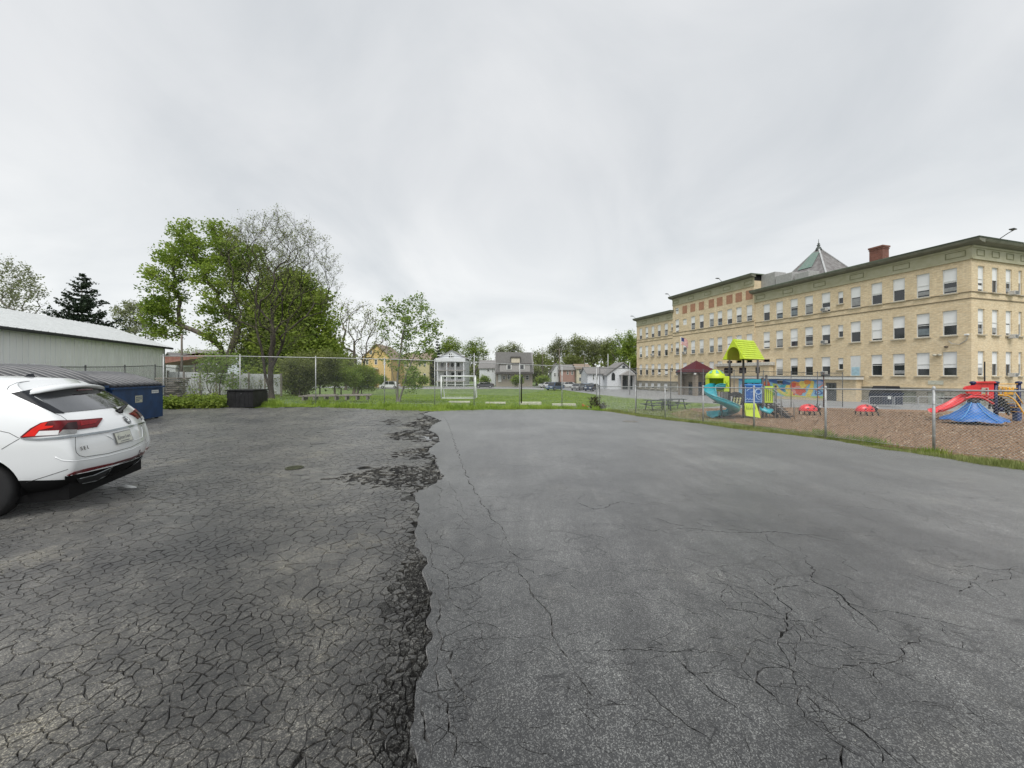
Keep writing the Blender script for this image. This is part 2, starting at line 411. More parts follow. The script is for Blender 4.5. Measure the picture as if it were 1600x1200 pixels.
seam2.append(seam[-1]); seam2 += [(seam[-1][0]+.05, -3), (seam[-1][0], -12)]
sy = np.array([p[1] for p in seam2])[::-1]; sx = np.array([p[0] for p in seam2])[::-1]
sy = np.maximum.accumulate(sy+np.arange(len(sy))*1e-6)
def seamX(y): return np.interp(y, sy, sx)
iS = min(range(len(edge)), key=lambda i: math.hypot(edge[i][0]-seam2[0][0], edge[i][1]-seam2[0][1]))
left_edge = edge[:iS]; right_edge = edge[iS+1:]
lot_left = left_edge+seam2+[(-40,-12), (-40, 6)]
lot_right = right_edge+[(30,2),(30,-12)]+[seam2[-1]]+seam2[:-1][::-1]

# cracks that are really cut through the newer asphalt
def c8(*p): return [(900+x/2.1814, 650+y/2.1818) for x, y in p]
def c6(*p): return [(480+x/3, 800+y/3) for x, y in p]
crk = [
 ([(689,643),(697,656),(703,670),(712,697),(722,727),(733,752),(748,778),(762,800),(775,817),(786,829),(792,840),(795,863),(805,880)], 1.0),
 ([(805,880),(810,897),(820,906),(828,915),(833,930),(844,943),(853,953),(862,976),(868,1000),(880,1020),(896,1048),(912,1078)], 1.5),
 (c6((975,240),(940,250),(850,300),(790,330),(740,350),(630,375)), 1.0),
 (c6((985,215),(960,195),(935,170)), .9), (c6((980,240),(900,235),(820,245),(740,240),(720,250)), .7),
 (c6((520,60),(560,90),(570,140),(620,160),(700,190),(735,215),(725,255),(770,300),(790,330)), .9),
 (c6((625,60),(640,90),(630,130)), .8), (c6((640,20),(700,10),(740,50),(780,70)), .7),
 (c6((560,130),(590,190),(580,260),(640,290),(670,350),(680,430),(730,470),(785,520),(860,490)), 1.1),
 (c6((785,520),(740,545),(680,575),(630,600),(600,645)), 1.2),
 (c6((560,290),(600,340),(610,410),(620,470),(610,530),(630,580),(640,610),(625,650),(680,660),(650,725),(690,800),(735,850),(760,940),(775,1010)), 1.3),
 (c6((610,650),(590,730),(615,800),(620,870),(660,900),(665,960),(660,1030),(600,1090),(570,1140)), 1.5),
 (c6((530,830),(570,850),(620,840),(690,830)), 1.0), (c6((540,870),(530,930),(550,990),(545,1050),(580,1120),(575,1190)), 1.4),
 (c6((620,920),(650,870),(700,820)), .9), (c6((690,660),(720,620),(690,580)), .7), (c6((660,1030),(700,1060),(690,1130),(660,1200)), 1.2),
 (c6((700,420),(770,430),(760,370),(745,340)), .6), (c6((640,290),(720,255)), .8),
 ([(680,757),(690,768),(686,782),(678,792)], .9), ([(694,748),(706,762),(720,790),(733,812)], .5),
 (c8((780,475),(800,520),(815,570),(865,590),(930,640),(1000,700),(1030,740)), 1.3),
 (c8((815,570),(750,580),(700,585),(672,603),(690,630),(735,660),(720,690),(700,740),(695,790),(720,830),(725,860),(770,935),(750,980),(780,1030),(850,1090),(910,1130),(1000,1180),(1060,1240)), 1.4),
 (c8((725,855),(650,860),(610,905),(690,980),(750,1010),(790,1050)), 1.2),
 (c8((90,800),(160,800),(240,803),(320,808),(370,800),(400,795)), 1.2), (c8((320,808),(380,870),(430,910),(470,950),(540,990),(600,1040)), 1.2),
 (c8((1170,725),(1165,760),(1110,820),(1060,845),(950,855),(850,880)), 1.2),
 (c8((770,935),(830,1000),(920,1040),(1000,1100),(1060,1150),(1100,1190)), 1.7),
 (c8((850,1090),(900,1080),(920,1040)), .9), (c8((910,1130),(905,1180),(920,1240)), 1.2),
 (c8((1000,670),(1060,665),(1150,685),(1230,700),(1310,720),(1380,735)), .9),
 (c8((470,520),(510,570),(500,610),(510,660),(600,670),(680,690),(760,700),(830,695),(855,680)), 1.0),
 (c8((590,780),(575,830),(570,870),(605,905)), 1.2), (c8((590,780),(620,765),(690,790)), .8),
 (c8((740,725),(765,760),(750,810),(725,860)), .9), (c8((510,570),(590,600),(660,650),(720,690)), .8),
 (c8((620,545),(670,580),(715,547)), .8), (c8((280,388),(400,386),(500,395),(630,400),(680,395),(780,405),(850,425),(940,440)), .9),
 (c8((0,290),(60,320),(110,310),(150,290),(200,300)), .9), (c8((640,400),(670,440),(740,470)), .7),
 (c8((1340,560),(1330,590),(1310,610)), 1.2), (c8((1340,560),(1370,545)), .9), (c8((1280,520),(1350,510),(1410,525),(1480,520),(1505,515)), .9), (c8((1505,515),(1480,550),(1400,575)), .7),
 (c8((360,880),(420,880),(560,895),(605,905)), .9), (c8((400,795),(470,810),(560,840)), .7),
 (c8((0,890),(20,910),(60,960)), 1.3), (c8((230,920),(290,990),(330,1020),(380,1060),(470,1120)), .9),
 (c8((820,780),(900,800),(960,830),(1060,845)), .7), (c8((860,580),(900,640),(960,690),(1050,740),(1110,800)), .6),
]
holes = []
rc = random.Random(11)
def ribbon(pw, w, taper=True):
    """a jagged, tapering crack outline from world points"""
    pts = []
    for i in range(len(pw)-1):
        a, b = pw[i], pw[i+1]; d = math.hypot(b[0]-a[0], b[1]-a[1]); n = max(2, int(d/(.028 if a[1] < 7 else .07)))
        nx_, ny_ = -(b[1]-a[1])/max(d, 1e-6), (b[0]-a[0])/max(d, 1e-6)
        for j in range(n):
            t = j/n; k = 0 if j == 0 else (rc.uniform(-.011, .011)+.020*math.sin(9*(a[0]+t*(b[0]-a[0]))+13*(a[1]+t*(b[1]-a[1]))))*min(1, d/.25)
            pts.append((a[0]+(b[0]-a[0])*t+nx_*k, a[1]+(b[1]-a[1])*t+ny_*k))
    pts.append(pw[-1]); n = len(pts); Lf, Rt = [], []
    for i, p in enumerate(pts):
        a, b = pts[max(0, i-1)], pts[min(n-1, i+1)]; d = math.hypot(b[0]-a[0], b[1]-a[1]) or 1
        nx_, ny_ = -(b[1]-a[1])/d, (b[0]-a[0])/d
        e = min(i, n-1-i)/max(1, n-1)*2; ww = w*(.25+.75*min(1, e*2.2) if taper else 1)*rc.choice((.35,.6,.8,1.0,1.2,1.7))/2
        Lf.append((p[0]+nx_*ww, p[1]+ny_*ww)); Rt.append((p[0]-nx_*ww, p[1]-ny_*ww))
    # one quad per step keeps every hole simple
    return [[Lf[i], Lf[i+1], Rt[i+1], Rt[i]] for i in range(n-1)]
for pp, w in crk:
    wpts = [GP(*q) for q in pp]
    holes += ribbon(wpts, .0068*w*(1+.05*wpts[0][1]))
    for q in range(len(wpts)-1):          # short side branches
        if rc.random() < .7:
            a = wpts[q]; ang = rc.uniform(0, 6.28); ln = rc.uniform(.1, .4); br = [a]
            for s_ in range(4):
                ang += rc.uniform(-.7, .7); br.append((br[-1][0]+math.cos(ang)*ln/3, br[-1][1]+math.sin(ang)*ln/3))
            if all(b[0] > seamX(b[1])+.1 for b in br): holes += ribbon(br, .0038)
# a web of hairline cracks in the tired patches
for cxp, cyp, rad, nn in ((1245,990,1.0,34),(1130,960,.9,22),(1040,1060,.7,20),(760,930,.45,12),(690,1000,.35,16),(1180,900,1.5,16),(1350,980,1.0,12),(1100,830,2.6,18),(1300,820,3.0,12),(850,760,2.5,8),(1450,900,2.2,14),(930,900,1.5,10),(670,1110,.22,22),(700,850,.45,22),(705,905,.38,24),(710,985,.32,26),(690,1060,.25,22),(760,1130,.25,12),(720,800,.7,16),(980,1150,.5,16),(1400,1080,.8,16),(900,1000,.7,12)):
    c = GP(cxp, cyp)
    for _ in range(nn):
        p = [(c[0]+rc.gauss(0, rad*.55), c[1]+rc.gauss(0, rad*.55))]; ang = rc.uniform(0, 6.28)
        for s_ in range(rc.randint(3, 8)):
            ang += rc.choice((-1,1))*rc.uniform(.3, 1.15); st = rc.uniform(.03, .09)*(1+.25*rad); p.append((p[-1][0]+math.cos(ang)*st, p[-1][1]+math.sin(ang)*st))
        if all(b[0] > seamX(b[1])+.06 and b[1] > .5 for b in p): holes += ribbon(p, .0030)
print('HOLES', len(holes))
new_lot = struct(cdt_sheet('parking_lot', lot_right, .005, A_NEW, .55, holes, .035, grow=.02), 'newer dark grey asphalt parking lot crossed by long cracks')
struct(cdt_sheet('pavement_base', [(p[0], p[1]+.05) for p in left_edge]+[(p[0]+.03, p[1]+.03) for p in right_edge]+[(31,2),(31,-12),(-40,-12),(-40,6)], -.028, A_DARK, .8, (), .08, grow=.03))

# ---- old alligator-cracked asphalt: Voronoi plates with real gaps
def psize(y): return .058+.0115*np.maximum(y, 0)
sites = []
y = .45
rs = np.random.default_rng(3)
while y < 26:
    st = psize(y); xl = max(-1.45*y-3.0, -36)
    n = int((seamX(y)+.35-xl)/st)
    xs = xl+(np.arange(n)+.5)*st
    sites += list(np.stack([xs+rs.uniform(-.46, .46, n)*st, y+rs.uniform(-.46, .46, n)*st], 1)); y += st*.9
sites = np.array(sites)
nzs = np.sin(sites[:,0]*1.9+2*np.sin(sites[:,1]*1.1))+np.sin(sites[:,1]*2.3+sites[:,0]*.7)
sites = sites[(rs.random(len(sites)) > .55*(nzs > .25)) | (sites[:,0] > seamX(sites[:,1])-.35)]
ll = [(p[0], p[1]) for p in lot_left]
ghost = (sites[:,0] > seamX(sites[:,1])) & (sites[:,1] < 19)
sites = sites[inpoly(sites, ll) | ghost]
pot_px = [[(516,748),(556,737),(600,729),(650,727),(684,728),(696,744),(681,756),(655,768),(600,762),(555,757)],
          [(606,677),(640,672),(660,669),(690,676),(690,692),(640,690),(606,685)], [(610,706),(650,700),(688,698),(686,716),(640,716)], [(630,664),(650,655),(670,648),(690,656),(686,668),(660,672)],
          [(600,659),(607,656),(622,660),(612,664)], [(636,880),(664,868),(678,925),(660,940),(630,925)]]
pots = [[GP(*q) for q in p] for p in pot_px]
# small rubble sites inside the potholes
extra = []
for k, p in enumerate(pots):
    P = np.array(p); n = 700 if k == 0 else 160
    q = rs.uniform(P.min(0), P.max(0), (n, 2)); extra.append(q[inpoly(q, p)])
extra = np.concatenate(extra); extra = extra[extra[:,0] < seamX(extra[:,1])-.02]
ny2 = rs.uniform(1.0, 4.2, 520); extra2 = np.stack([seamX(ny2)-np.abs(rs.normal(0, .14, 520))-.02, ny2], 1)
sites = np.concatenate([sites, extra, extra2])
v, e, f, *_ = delaunay_2d_cdt([Vector(map(float, p)) for p in sites], [], [], 0, 1e-5)
V = np.array([(p.x, p.y) for p in v]); T = np.array([list(t) for t in f])
A, B, C = V[T[:,0]], V[T[:,1]], V[T[:,2]]
d = 2*(A[:,0]*(B[:,1]-C[:,1])+B[:,0]*(C[:,1]-A[:,1])+C[:,0]*(A[:,1]-B[:,1])); d[np.abs(d) < 1e-9] = 1e-9
s2 = lambda q: (q**2).sum(1)
CC = np.stack([(s2(A)*(B[:,1]-C[:,1])+s2(B)*(C[:,1]-A[:,1])+s2(C)*(A[:,1]-B[:,1]))/d, (s2(A)*(C[:,0]-B[:,0])+s2(B)*(A[:,0]-C[:,0])+s2(C)*(B[:,0]-A[:,0]))/d], 1)
cells = [[] for _ in V]
for ti, t in enumerate(T):
    for k in t: cells[k].append(ti)
potflag = np.zeros(len(V), int)
for k, p in enumerate(pots): potflag[inpoly(V+rs.normal(0, .10 if k < 5 else .05, V.shape), p) & (rs.random(len(V)) < .8)] = k+1
def wob(p):   # coherent wobble so that neighbouring plates share their edge's shape
    x, y = p; return (x+.012*math.sin(37*y+11*x)+.010*math.sin(71*x-23*y)+.006*math.sin(140*y+60*x), y+.012*math.sin(41*x-13*y)+.010*math.sin(67*y+29*x)+.006*math.sin(150*x-70*y))
pv, pf, pm = [], [], []
leftpoly = ll
rr = random.Random(9)
chunks = []
for k, tl in enumerate(cells):
    if len(tl) < 3: continue
    if V[k][0] > seamX(V[k][1])-.004: continue
    s0 = V[k]; pts = CC[tl]; st = float(psize(s0[1])); pot = potflag[k]
    if np.abs(pts-s0).max() > st*3.6: continue
    ang = np.arctan2(pts[:,1]-s0[1], pts[:,0]-s0[0]); pts = pts[np.argsort(ang)]
    # subdivide edges and wobble
    fine = []
    for i in range(len(pts)):
        a, b = pts[i], pts[(i+1) % len(pts)]; dd = math.hypot(*(b-a))
        if dd < .004: continue
        n = 1 if (s0[1] > 11 or dd < .05) else (2 if dd < .11 or s0[1] > 5 else 3)
        for j in range(n): fine.append(wob(a+(b-a)*j/n))
    if len(fine) < 3: continue
    fine = np.array(fine); c0 = fine.mean(0)
    if fine[:,0].max() > seamX(c0[1])+.25: continue
    fine[:,0] = np.minimum(fine[:,0], seamX(fine[:,1])-.006)
    near_seam = max(0, 1-(seamX(c0[1])-c0[0])/ (.40 if c0[1] < 3.4 else .22))
    dark = near_seam*(1 if 1.2 < c0[1] < 3.6 else .5)
    nz = .5+.5*math.sin(1.7*c0[0]+2.3*math.sin(.9*c0[1]))*math.sin(1.3*c0[1]+1.1)
    gap = (.0010+.0022*nz*rr.uniform(.1, 1.9)+.0045*dark+.00025*c0[1])
    drop = 0; tilt = (rr.gauss(0, .012), rr.gauss(0, .012))
    if c0[1] < 2.4 and rr.random() < .35*(.4+near_seam): drop = -.003; gap += .001
    if pot:
        if rr.random() < .30: continue
        gap = .008+rr.random()*.016; drop = rr.uniform(-.014, -.002); tilt = (rr.gauss(0, .12), rr.gauss(0, .12))
    if near_seam > .6 and rr.random() < .10*(1 if c0[1] < 4 else .4): continue
    rad = np.hypot(*(fine-c0).T)
    rmin = rad.min()
    if rmin < gap*1.3: continue
    top_in = min(.0035, rmin*.25)
    base = c0+(fine-c0)*(1-gap/rad)[:,None]; topr = c0+(fine-c0)*(1-(gap+top_in)/rad)[:,None]
    zt = float(zf(c0[0], c0[1]))+drop+rr.uniform(-.0025, .0025)
    n = len(fine); o = len(pv)
    zz_ = zf(fine[:,0], fine[:,1])-float(zf(c0[0], c0[1]))
    tl_ = (fine-c0)@np.array(tilt)
    vv = [(base[i,0], base[i,1], zt-.030+zz_[i]) for i in range(n)]+[(base[i,0], base[i,1], zt-.006+zz_[i]+tl_[i]) for i in range(n)]+[(topr[i,0], topr[i,1], zt+zz_[i]+tl_[i]) for i in range(n)]
    ff = []
    for i in range(n):
        j = (i+1) % n; ff += [(i, j, n+j, n+i), (n+i, n+j, 2*n+j, 2*n+i)]
    ff.append(tuple(range(2*n, 3*n)))
    if pot == 1 and len(chunks) < 90 and rmin > .03 or pot == 6 and len(chunks) < 120:
        chunks.append((vv, ff, c0, zt)); continue
    pv += vv; pf += [tuple(q+o for q in f_) for f_ in ff]; pm += [1 if ((pot and rr.random() < .6) or rr.random() < dark*.9) else 0]*len(ff)
A_WET = asphalt_mat('broken_asphalt', (.026,.026,.026), (.080,.080,.077), (.12,.115,.10), .9, 1, 0, 0)
old_lot = bpy.data.objects.new('old_pavement', None); COL.objects.link(old_lot); struct(old_lot, 'old alligator-cracked asphalt pavement beside the newer lot')
me = bpy.data.meshes.new('cracked_surface'); me.from_pydata(pv, [], pf); me.materials.append(A_OLD); me.materials.append(A_WET); me.polygons.foreach_set('material_index', pm); me.update()
o = link('cracked_surface', me, old_lot); o['kind'] = 'stuff'
for vv, ff, c0, zt in chunks:
    me = bpy.data.meshes.new('asphalt_chunk'); me.from_pydata([(a-c0[0], b-c0[1], c-zt) for a, b, c in vv], [], ff); me.materials.append(A_WET)
    q = link('asphalt_chunk', me, old_lot); q.location = (c0[0], c0[1], zt)
# gravel and crumbs: in the potholes, along the seam, over the old surface
def crumbs(n, fn, smin, smax, name, mat, parent):
    b = np.array([(1,0,-.3),(-.5,.87,-.3),(-.5,-.87,-.3),(0,0,.8)]); fcs = np.array([(0,1,3),(1,2,3),(2,0,3)])
    P = np.array([fn() for _ in range(n)]); s = rs.uniform(smin, smax, n); a = rs.uniform(0, 6.28, n); ca, sa = np.cos(a), np.sin(a)
    x = b[None,:,0]*ca[:,None]-b[None,:,1]*sa[:,None]; yv = b[None,:,0]*sa[:,None]+b[None,:,1]*ca[:,None]
    jit = rs.uniform(.6, 1.3, (n, 4)); vx = P[:,0:1]+x*s[:,None]*jit; vy = P[:,1:2]+yv*s[:,None]*jit; vz = P[:,2:3]+b[None,:,2]*s[:,None]*.8
    F_ = (np.arange(n)[:,None,None]*4+fcs[None]).reshape(-1, 3)
    o = np_mesh(name, np.stack([vx, vy, vz], -1).reshape(-1, 3), F_, mat, parent); o['kind'] = 'stuff'; return o
def c_seam():
    y = rs.uniform(1.1, 4.5)**1.0; x = float(seamX(y))-abs(rs.normal(0, .22)); return (x, y, zg(x, y)-.022)
def c_pot():
    p = pots[rs.integers(0, len(pots))]; P = np.array(p)
    while True:
        q = rs.uniform(P.min(0), P.max(0))
        if inpoly([q], p)[0]: return (q[0], q[1], zg(*q)-.02)
crumbs(3500, c_seam, .003, .009, 'asphalt_crumbs', A_WET, old_lot)
def c_lot():
    y = rs.uniform(.9, 16); x = rs.uniform(-1.3*y, 1.1*y); return (x, y, zg(x, y)+.013)
crumbs(1500, c_lot, .002, .006, 'loose_grit', asphalt_mat('pale_grit', (.12,.12,.11), (.25,.24,.22), (.3,.28,.22), .5, 0), old_lot)
crumbs(1800, c_pot, .006, .02, 'pothole_gravel', A_WET, old_lot)
def puddle(px_pts, name, label):
    W_ = [GP(*q) for q in px_pts]; c = np.mean(W_, 0); zt = zg(*c)-.006
    m = MB(); pts = wiggle(W_+[W_[0]], .03, 3, 4)[:-1]; m._add([(p[0], p[1], zt) for p in pts], [tuple(range(len(pts)))])
    o = m.build(name, PUD); struct(o, label); return o
PUD = M('puddle_water', (.02,.02,.02), .03, var=.1, spec=1.0)
puddle([(652,684),(662,681.5),(674,682.5),(684,683),(683,686.5),(670,688),(655,687)], 'puddle', 'small bright puddle in the broken seam')
# far ground sheets
yard = [GP(868,607), GP(940,617), GP(1000,624), GP(1105,629), GP(1150,631), (13.2,28.6), (20,27), (26,22), (30,12), (46,12), (75,28), (75,130), (44,130), (29,100), (8,112), (3,104)]
struct(cdt_sheet('school_yard', yard, -.052, A_YARD, 2.0, (), .06, grow=.02), 'grey asphalt school yard behind the tall fence')
mul_px = [(1046,645.5),(1062,652),(1100,655),(1150,660.5),(1215,667),(1285,679),(1345,690),(1400,697.5),(1500,713),(1600,724),(1750,750)]
mulch = [GP(*q) for q in mul_px]+[(27,18),(29,26),(24.5,32.0),(13.6,29.1)]
def zm(X, Y): return zf(X, Y)
mulch_big = [GP(*q) for q in mul_px]+[(12.6,4.5),(40,4.5),(40,20),(31,30),(24.5,32.0),(13.6,29.1)]
struct(cdt_sheet('mulch_bed', mulch_big, -.035, MULCH, .7, (), .05, grow=.02), 'brown wood mulch under the playground')
street = [(-70,96),(-30,97.5),(10,97.5),(60,93),(120,90),(120,101),(60,103),(10,106),(-30,106.5),(-70,106)]
struct(cdt_sheet('street', street, -.02, A_YARD, 4.0, (), .05), 'grey street in front of the far houses')
path = [GP(585,605.5), GP(600,602), (-16,72), (2,72), (4,64), (1,62.5), (-12,65), GP(790,607), GP(700,606.5)]
cp = [GP(588,607), GP(700,607.5), GP(800,607), GP(850,608.5), GP(850,606.5), GP(790,604), GP(700,603.5), GP(600,603.5)]
struct(cdt_sheet('paved_path', cp, -.03, M('pale_paving', (.27,.27,.275), .9), 2.0, (), .05), 'pale paved strip across the grass field')
LINEP = M('worn_white_paint', (.42,.42,.42), .8, col2=(.17,.172,.175), scale=14, detail=8)
def stripe(a, b, w):
    A_, B_ = GP(*a), GP(*b); d = np.array(B_)-np.array(A_); d /= np.hypot(*d); n = np.array([-d[1], d[0]])*w/2
    m = MB(); q = [(np.array(A_)-n), (np.array(B_)-n), (np.array(B_)+n), (np.array(A_)+n)]
    m._add([(p[0], p[1], zg(*p)+.017) for p in q], [(0,1,2,3)]); struct(m.build('painted_line', LINEP))
stripe((720,647.5),(752,647.5),.13); stripe((706,643),(735,643),.1); stripe((850,642.3),(862,642.6),.2)
# manhole cover and drain
def disc_cover(px, py, r, label, mat):
    x, y = GP(px, py); t = thing('manhole_cover', label, 'manhole cover', (x, y, zg(x, y)+.012))
    m = MB(); m.lathe([(r*.86,.004),(r*.86,.012),(r,.012),(r,.0)], n=24); m.build('rim', mat, t)
    m = MB(); m.lathe([(0,.009),(r*.86,.009)], n=24)
    for k in range(-3, 4):
        hw = math.sqrt(max(0, (r*.8)**2-(k*r*.22)**2)); m.box((0, k*r*.22, .012), (hw*2, r*.05, .006))
    m.build('plate', mat, t)
disc_cover(985, 659, .33, 'round iron manhole cover near the far corner of the lot', M('cast_iron', (.20,.195,.18), .7, var=.3, scale=20))
disc_cover(460, 732, .17, 'small rusty round cover in the old asphalt behind the white car', M('mossy_iron', (.05,.055,.03), .8, var=.4, scale=30))
x, y = GP(198, 764)
m = MB(); m.tube([(-.14,0,.01),(-.05,.02,.03),(.05,-.01,.025),(.14,.02,.01)], [.02,.05,.045,.015], 7, True, .5)
o = m.build('puddle_glint', WHITE, smooth=True); o.location = (x, y, zg(x, y)+.01); tag(o, 'small white lump standing in for the glint of a puddle behind the car', 'puddle glint')  # white lump added for the bright reflection of a small puddle
# ================================================================== FENCES
WIREM = M('galvanised_wire', (.46,.47,.47), .5, metal=.3)
WIREM2 = M('dull_wire', (.16,.165,.165), .6, metal=.2)
def chain_fence(name, label, pts, H, post_gap, mat, wire=.0045, cell=.075, ht=None, posts=None, mid=False, pr=.03):
    """pts: ground polyline; chain link between posts"""
    p0 = np.array(pts[0]); t = thing(name, label, 'fence', (p0[0], p0[1], zg(*p0)))
    base = np.array([p0[0], p0[1], zg(*p0)])
    seg = []; acc = 0
    for i in range(len(pts)-1):
        a, b = np.array(pts[i]), np.array(pts[i+1]); d = np.hypot(*(b-a)); seg.append((acc, a, b, d)); acc += d
    def at(s):
        s = min(s, acc-1e-6)
        for s0, a, b, d in seg:
            if s <= s0+d+1e-6: q = a+(b-a)*(s-s0)/d; break
        return np.array([q[0], q[1], zg(*q)])
    Hf = (lambda s: H) if ht is None else ht
    if posts is None:
        n = max(1, round(acc/post_gap)); posts = [acc*i/n for i in range(n+1)]
    first = None
    for s in posts:
        g = at(s)-base; h = Hf(s)
        m = MB(); m.tube([(0,0,-.1),(0,0,h)], pr, 8); m.lathe([(pr*1.25, h-.01),(pr*1.25,h+.03),(pr*.6,h+.06),(0,h+.065)], n=8)
        for zz_ in (.25, .5, .75): m.lathe([(pr*1.12, h*zz_-.012),(pr*1.2,h*zz_),(pr*1.12,h*zz_+.012)], n=8)
        o = m.build('post', mat, t, True); o.location = tuple(g)
    ps = [tuple(at(s)-base+np.array([0,0,Hf(s)-.04])) for s in np.linspace(0, acc, max(2, int(acc/1.5)))]
    m = MB(); m.tube(ps, .021, 8); m.build('top_rail', mat, t, True)
    m = MB(); m.tube([(p[0], p[1], p[2]-(Hf(0) if ht is None else Hf(i*acc/(len(ps)-1)))+.09) for i, p in enumerate(ps)], .004, 4); m.build('bottom_wire', mat, t)
    # wires as long thin three-sided bars, cut at every metre so that they follow the ground
    hmax = max(Hf(s) for s in (0, acc/2, acc)); k = int(acc/cell); vs, fs = [], []
    for sgn in (1, -1):
        for i in range(-int(hmax/cell)-1, k+int(hmax/cell)+1):
            s0 = i*cell; s1 = s0+sgn*hmax; lo, hi = max(0, min(s0, s1)), min(acc, max(s0, s1))
            if hi-lo < .02: continue
            a_s, b_s = (lo, hi) if sgn > 0 else (hi, lo)
            nn = 3; o = len(vs)
            for q in range(nn+1):
                s = a_s+(b_s-a_s)*q/nn; fr = abs(s-s0)/hmax; p = at(s)-base; z = p[2]+.05+fr*(Hf(s)-.09)
                for c in range(3):
                    an = c*2.094; vs.append((p[0]+wire/2*math.cos(an)+sgn*.002, p[1]+wire/2*math.sin(an), z+wire/2*math.sin(an)))
            for q in range(nn):
                for c in range(3): c2 = (c+1) % 3; fs.append((o+q*3+c, o+q*3+c2, o+q*3+3+c2, o+q*3+3+c))
    o = np_mesh('wire_mesh', vs, fs, (WIREM if H < 2 else WIREM2) if mat == GALV else mat, t); o['kind'] = 'stuff'
    return t
def along(c, d, s): return (c[0]+d[0]*s, c[1]+d[1]*s)
low_pts = [along(CORNER, -Dv, s) for s in (0, 5, 10, 15, 20, 26)]
chain_fence('chain_link_fence', 'low grey chain-link fence along the right edge of the lot', low_pts, 1.64, 2.6, GALV, wire=.004, posts=[.02]+[17.95-2.67*k for k in range(-3, 7)][::-1][1:])
tallF = [along(CORNER, -Ev, s) for s in np.linspace(0, 25.6, 10)]
def H_tall(s): return 2.95-.25*min(1, s/20)
chain_fence('chain_link_fence', 'tall grey chain-link fence across the far edge of the lot before the grass field', tallF, 2.9, 3, GALV, wire=.0045, cell=.09, ht=H_tall, posts=[.1, 2.75, 5.8, 8.9, 11.4, 14.4, 18.2, 22.0, 25.5])
tallR = [along(CORNER, Ev, s) for s in np.linspace(0.15, 24, 9)]
chain_fence('chain_link_fence', 'tall dark chain-link fence between the playground and the school yard', tallR, 2.95, 3.0, GALVD, wire=.0045, cell=.09)
leftF = [(-18.2, 12.2), (-19.6, 16.5), (-21.5, 21.5), (-23.6, 27.2)]
chain_fence('chain_link_fence', 'chain-link fence with dark top rail along the white metal building', leftF, 2.0, 3.1, GALVD, wire=.0045, cell=.09, ht=lambda s: 2.0+.3*(1-s/16))
# black pad tied to the post in front of the grey house
px_, py_ = along(CORNER, -Ev, 5.8); m = MB(); m.lathe([(.0,0),(.038,0),(.038,1.75),(0,1.77)], n=10)
o = m.build('post_pad', BLACKP, smooth=True); o.location = (px_+.11, py_, zg(px_, py_)+.25); tag(o, 'narrow black pad standing against a post of the tall fence', 'post pad')

# ================================================================== GRASS AND WEEDS
def blades(name, P, h, w, mat, lean=.35, parent=None):
    """P: Nx3 roots; h: N heights -> one mesh of bent two-piece blades"""
    n = len(P); a = RNG.uniform(0, 2*np.pi, n); lx, ly = np.cos(a), np.sin(a); sx_, sy_ = -ly, lx
    ln = RNG.uniform(.1, 1, n)*lean*h; w_ = w*RNG.uniform(.6, 1.3, n)
    v = np.empty((n, 5, 3), np.float32)
    v[:,0,0] = P[:,0]-sx_*w_; v[:,0,1] = P[:,1]-sy_*w_; v[:,0,2] = P[:,2]
    v[:,1,0] = P[:,0]+sx_*w_; v[:,1,1] = P[:,1]+sy_*w_; v[:,1,2] = P[:,2]
    v[:,2,0] = P[:,0]+sx_*w_*.7+lx*ln*.35; v[:,2,1] = P[:,1]+sy_*w_*.7+ly*ln*.35; v[:,2,2] = P[:,2]+h*.6
    v[:,3,0] = P[:,0]-sx_*w_*.7+lx*ln*.35; v[:,3,1] = P[:,1]-sy_*w_*.7+ly*ln*.35; v[:,3,2] = P[:,2]+h*.6
    v[:,4,0] = P[:,0]+lx*ln; v[:,4,1] = P[:,1]+ly*ln; v[:,4,2] = P[:,2]+h
    i = np.arange(n)[:,None]*5
    f = np.concatenate([i+np.array([[0,1,2]]), i+np.array([[0,2,3]]), i+np.array([[3,2,4]])], 1).reshape(-1, 3)
    return np_mesh(name, v.reshape(-1, 3), f, mat, parent)
def scatter_poly(poly, n, zoff=-.07):
    P = np.array(poly); out_ = []
    c = 0
    while c < n:
        q = RNG.uniform(P.min(0), P.max(0), (n, 2)); q = q[inpoly(q, poly)]; out_.append(q); c += len(q)
    q = np.concatenate(out_)[:n]; return np.column_stack([q, zf(q[:,0], q[:,1])+zoff])
def scatter_band(line, n, w0, w1, clump=0, zoff=-.07):
    """points beside a polyline, between offsets w0 and w1 on its left"""
    L_ = np.array(line); d = np.hypot(*(L_[1:]-L_[:-1]).T); cum = np.concatenate([[0], np.cumsum(d)])
    s = RNG.uniform(0, cum[-1], n)
    if clump:
        cs = RNG.uniform(0, cum[-1], int(clump)); k = RNG.integers(0, len(cs), n//2); s[:n//2] = np.clip(cs[k]+RNG.normal(0, .18, n//2), 0, cum[-1]-.01)
    x = np.interp(s, cum, L_[:,0]); y = np.interp(s, cum, L_[:,1])
    i = np.clip(np.searchsorted(cum, s)-1, 0, len(d)-1); t = (L_[1:]-L_[:-1])/d[:,None]; nx_ = -t[i,1]; ny_ = t[i,0]
    o = w0+(w1-w0)*RNG.uniform(0, 1, n)
    x = x+nx_*o; y = y+ny_*o
    return np.column_stack([x, y, zf(x, y)+zoff])
fe = np.array(edge)
iC = int(np.argmin(np.hypot(fe[:,0]-GP(940,642)[0], fe[:,1]-GP(940,642)[1])))
iL = int(np.argmin(np.hypot(fe[:,0]-GP(300,637)[0], fe[:,1]-GP(300,637)[1])))
far_line, right_line = fe[iL:iC+1], fe[iC:]
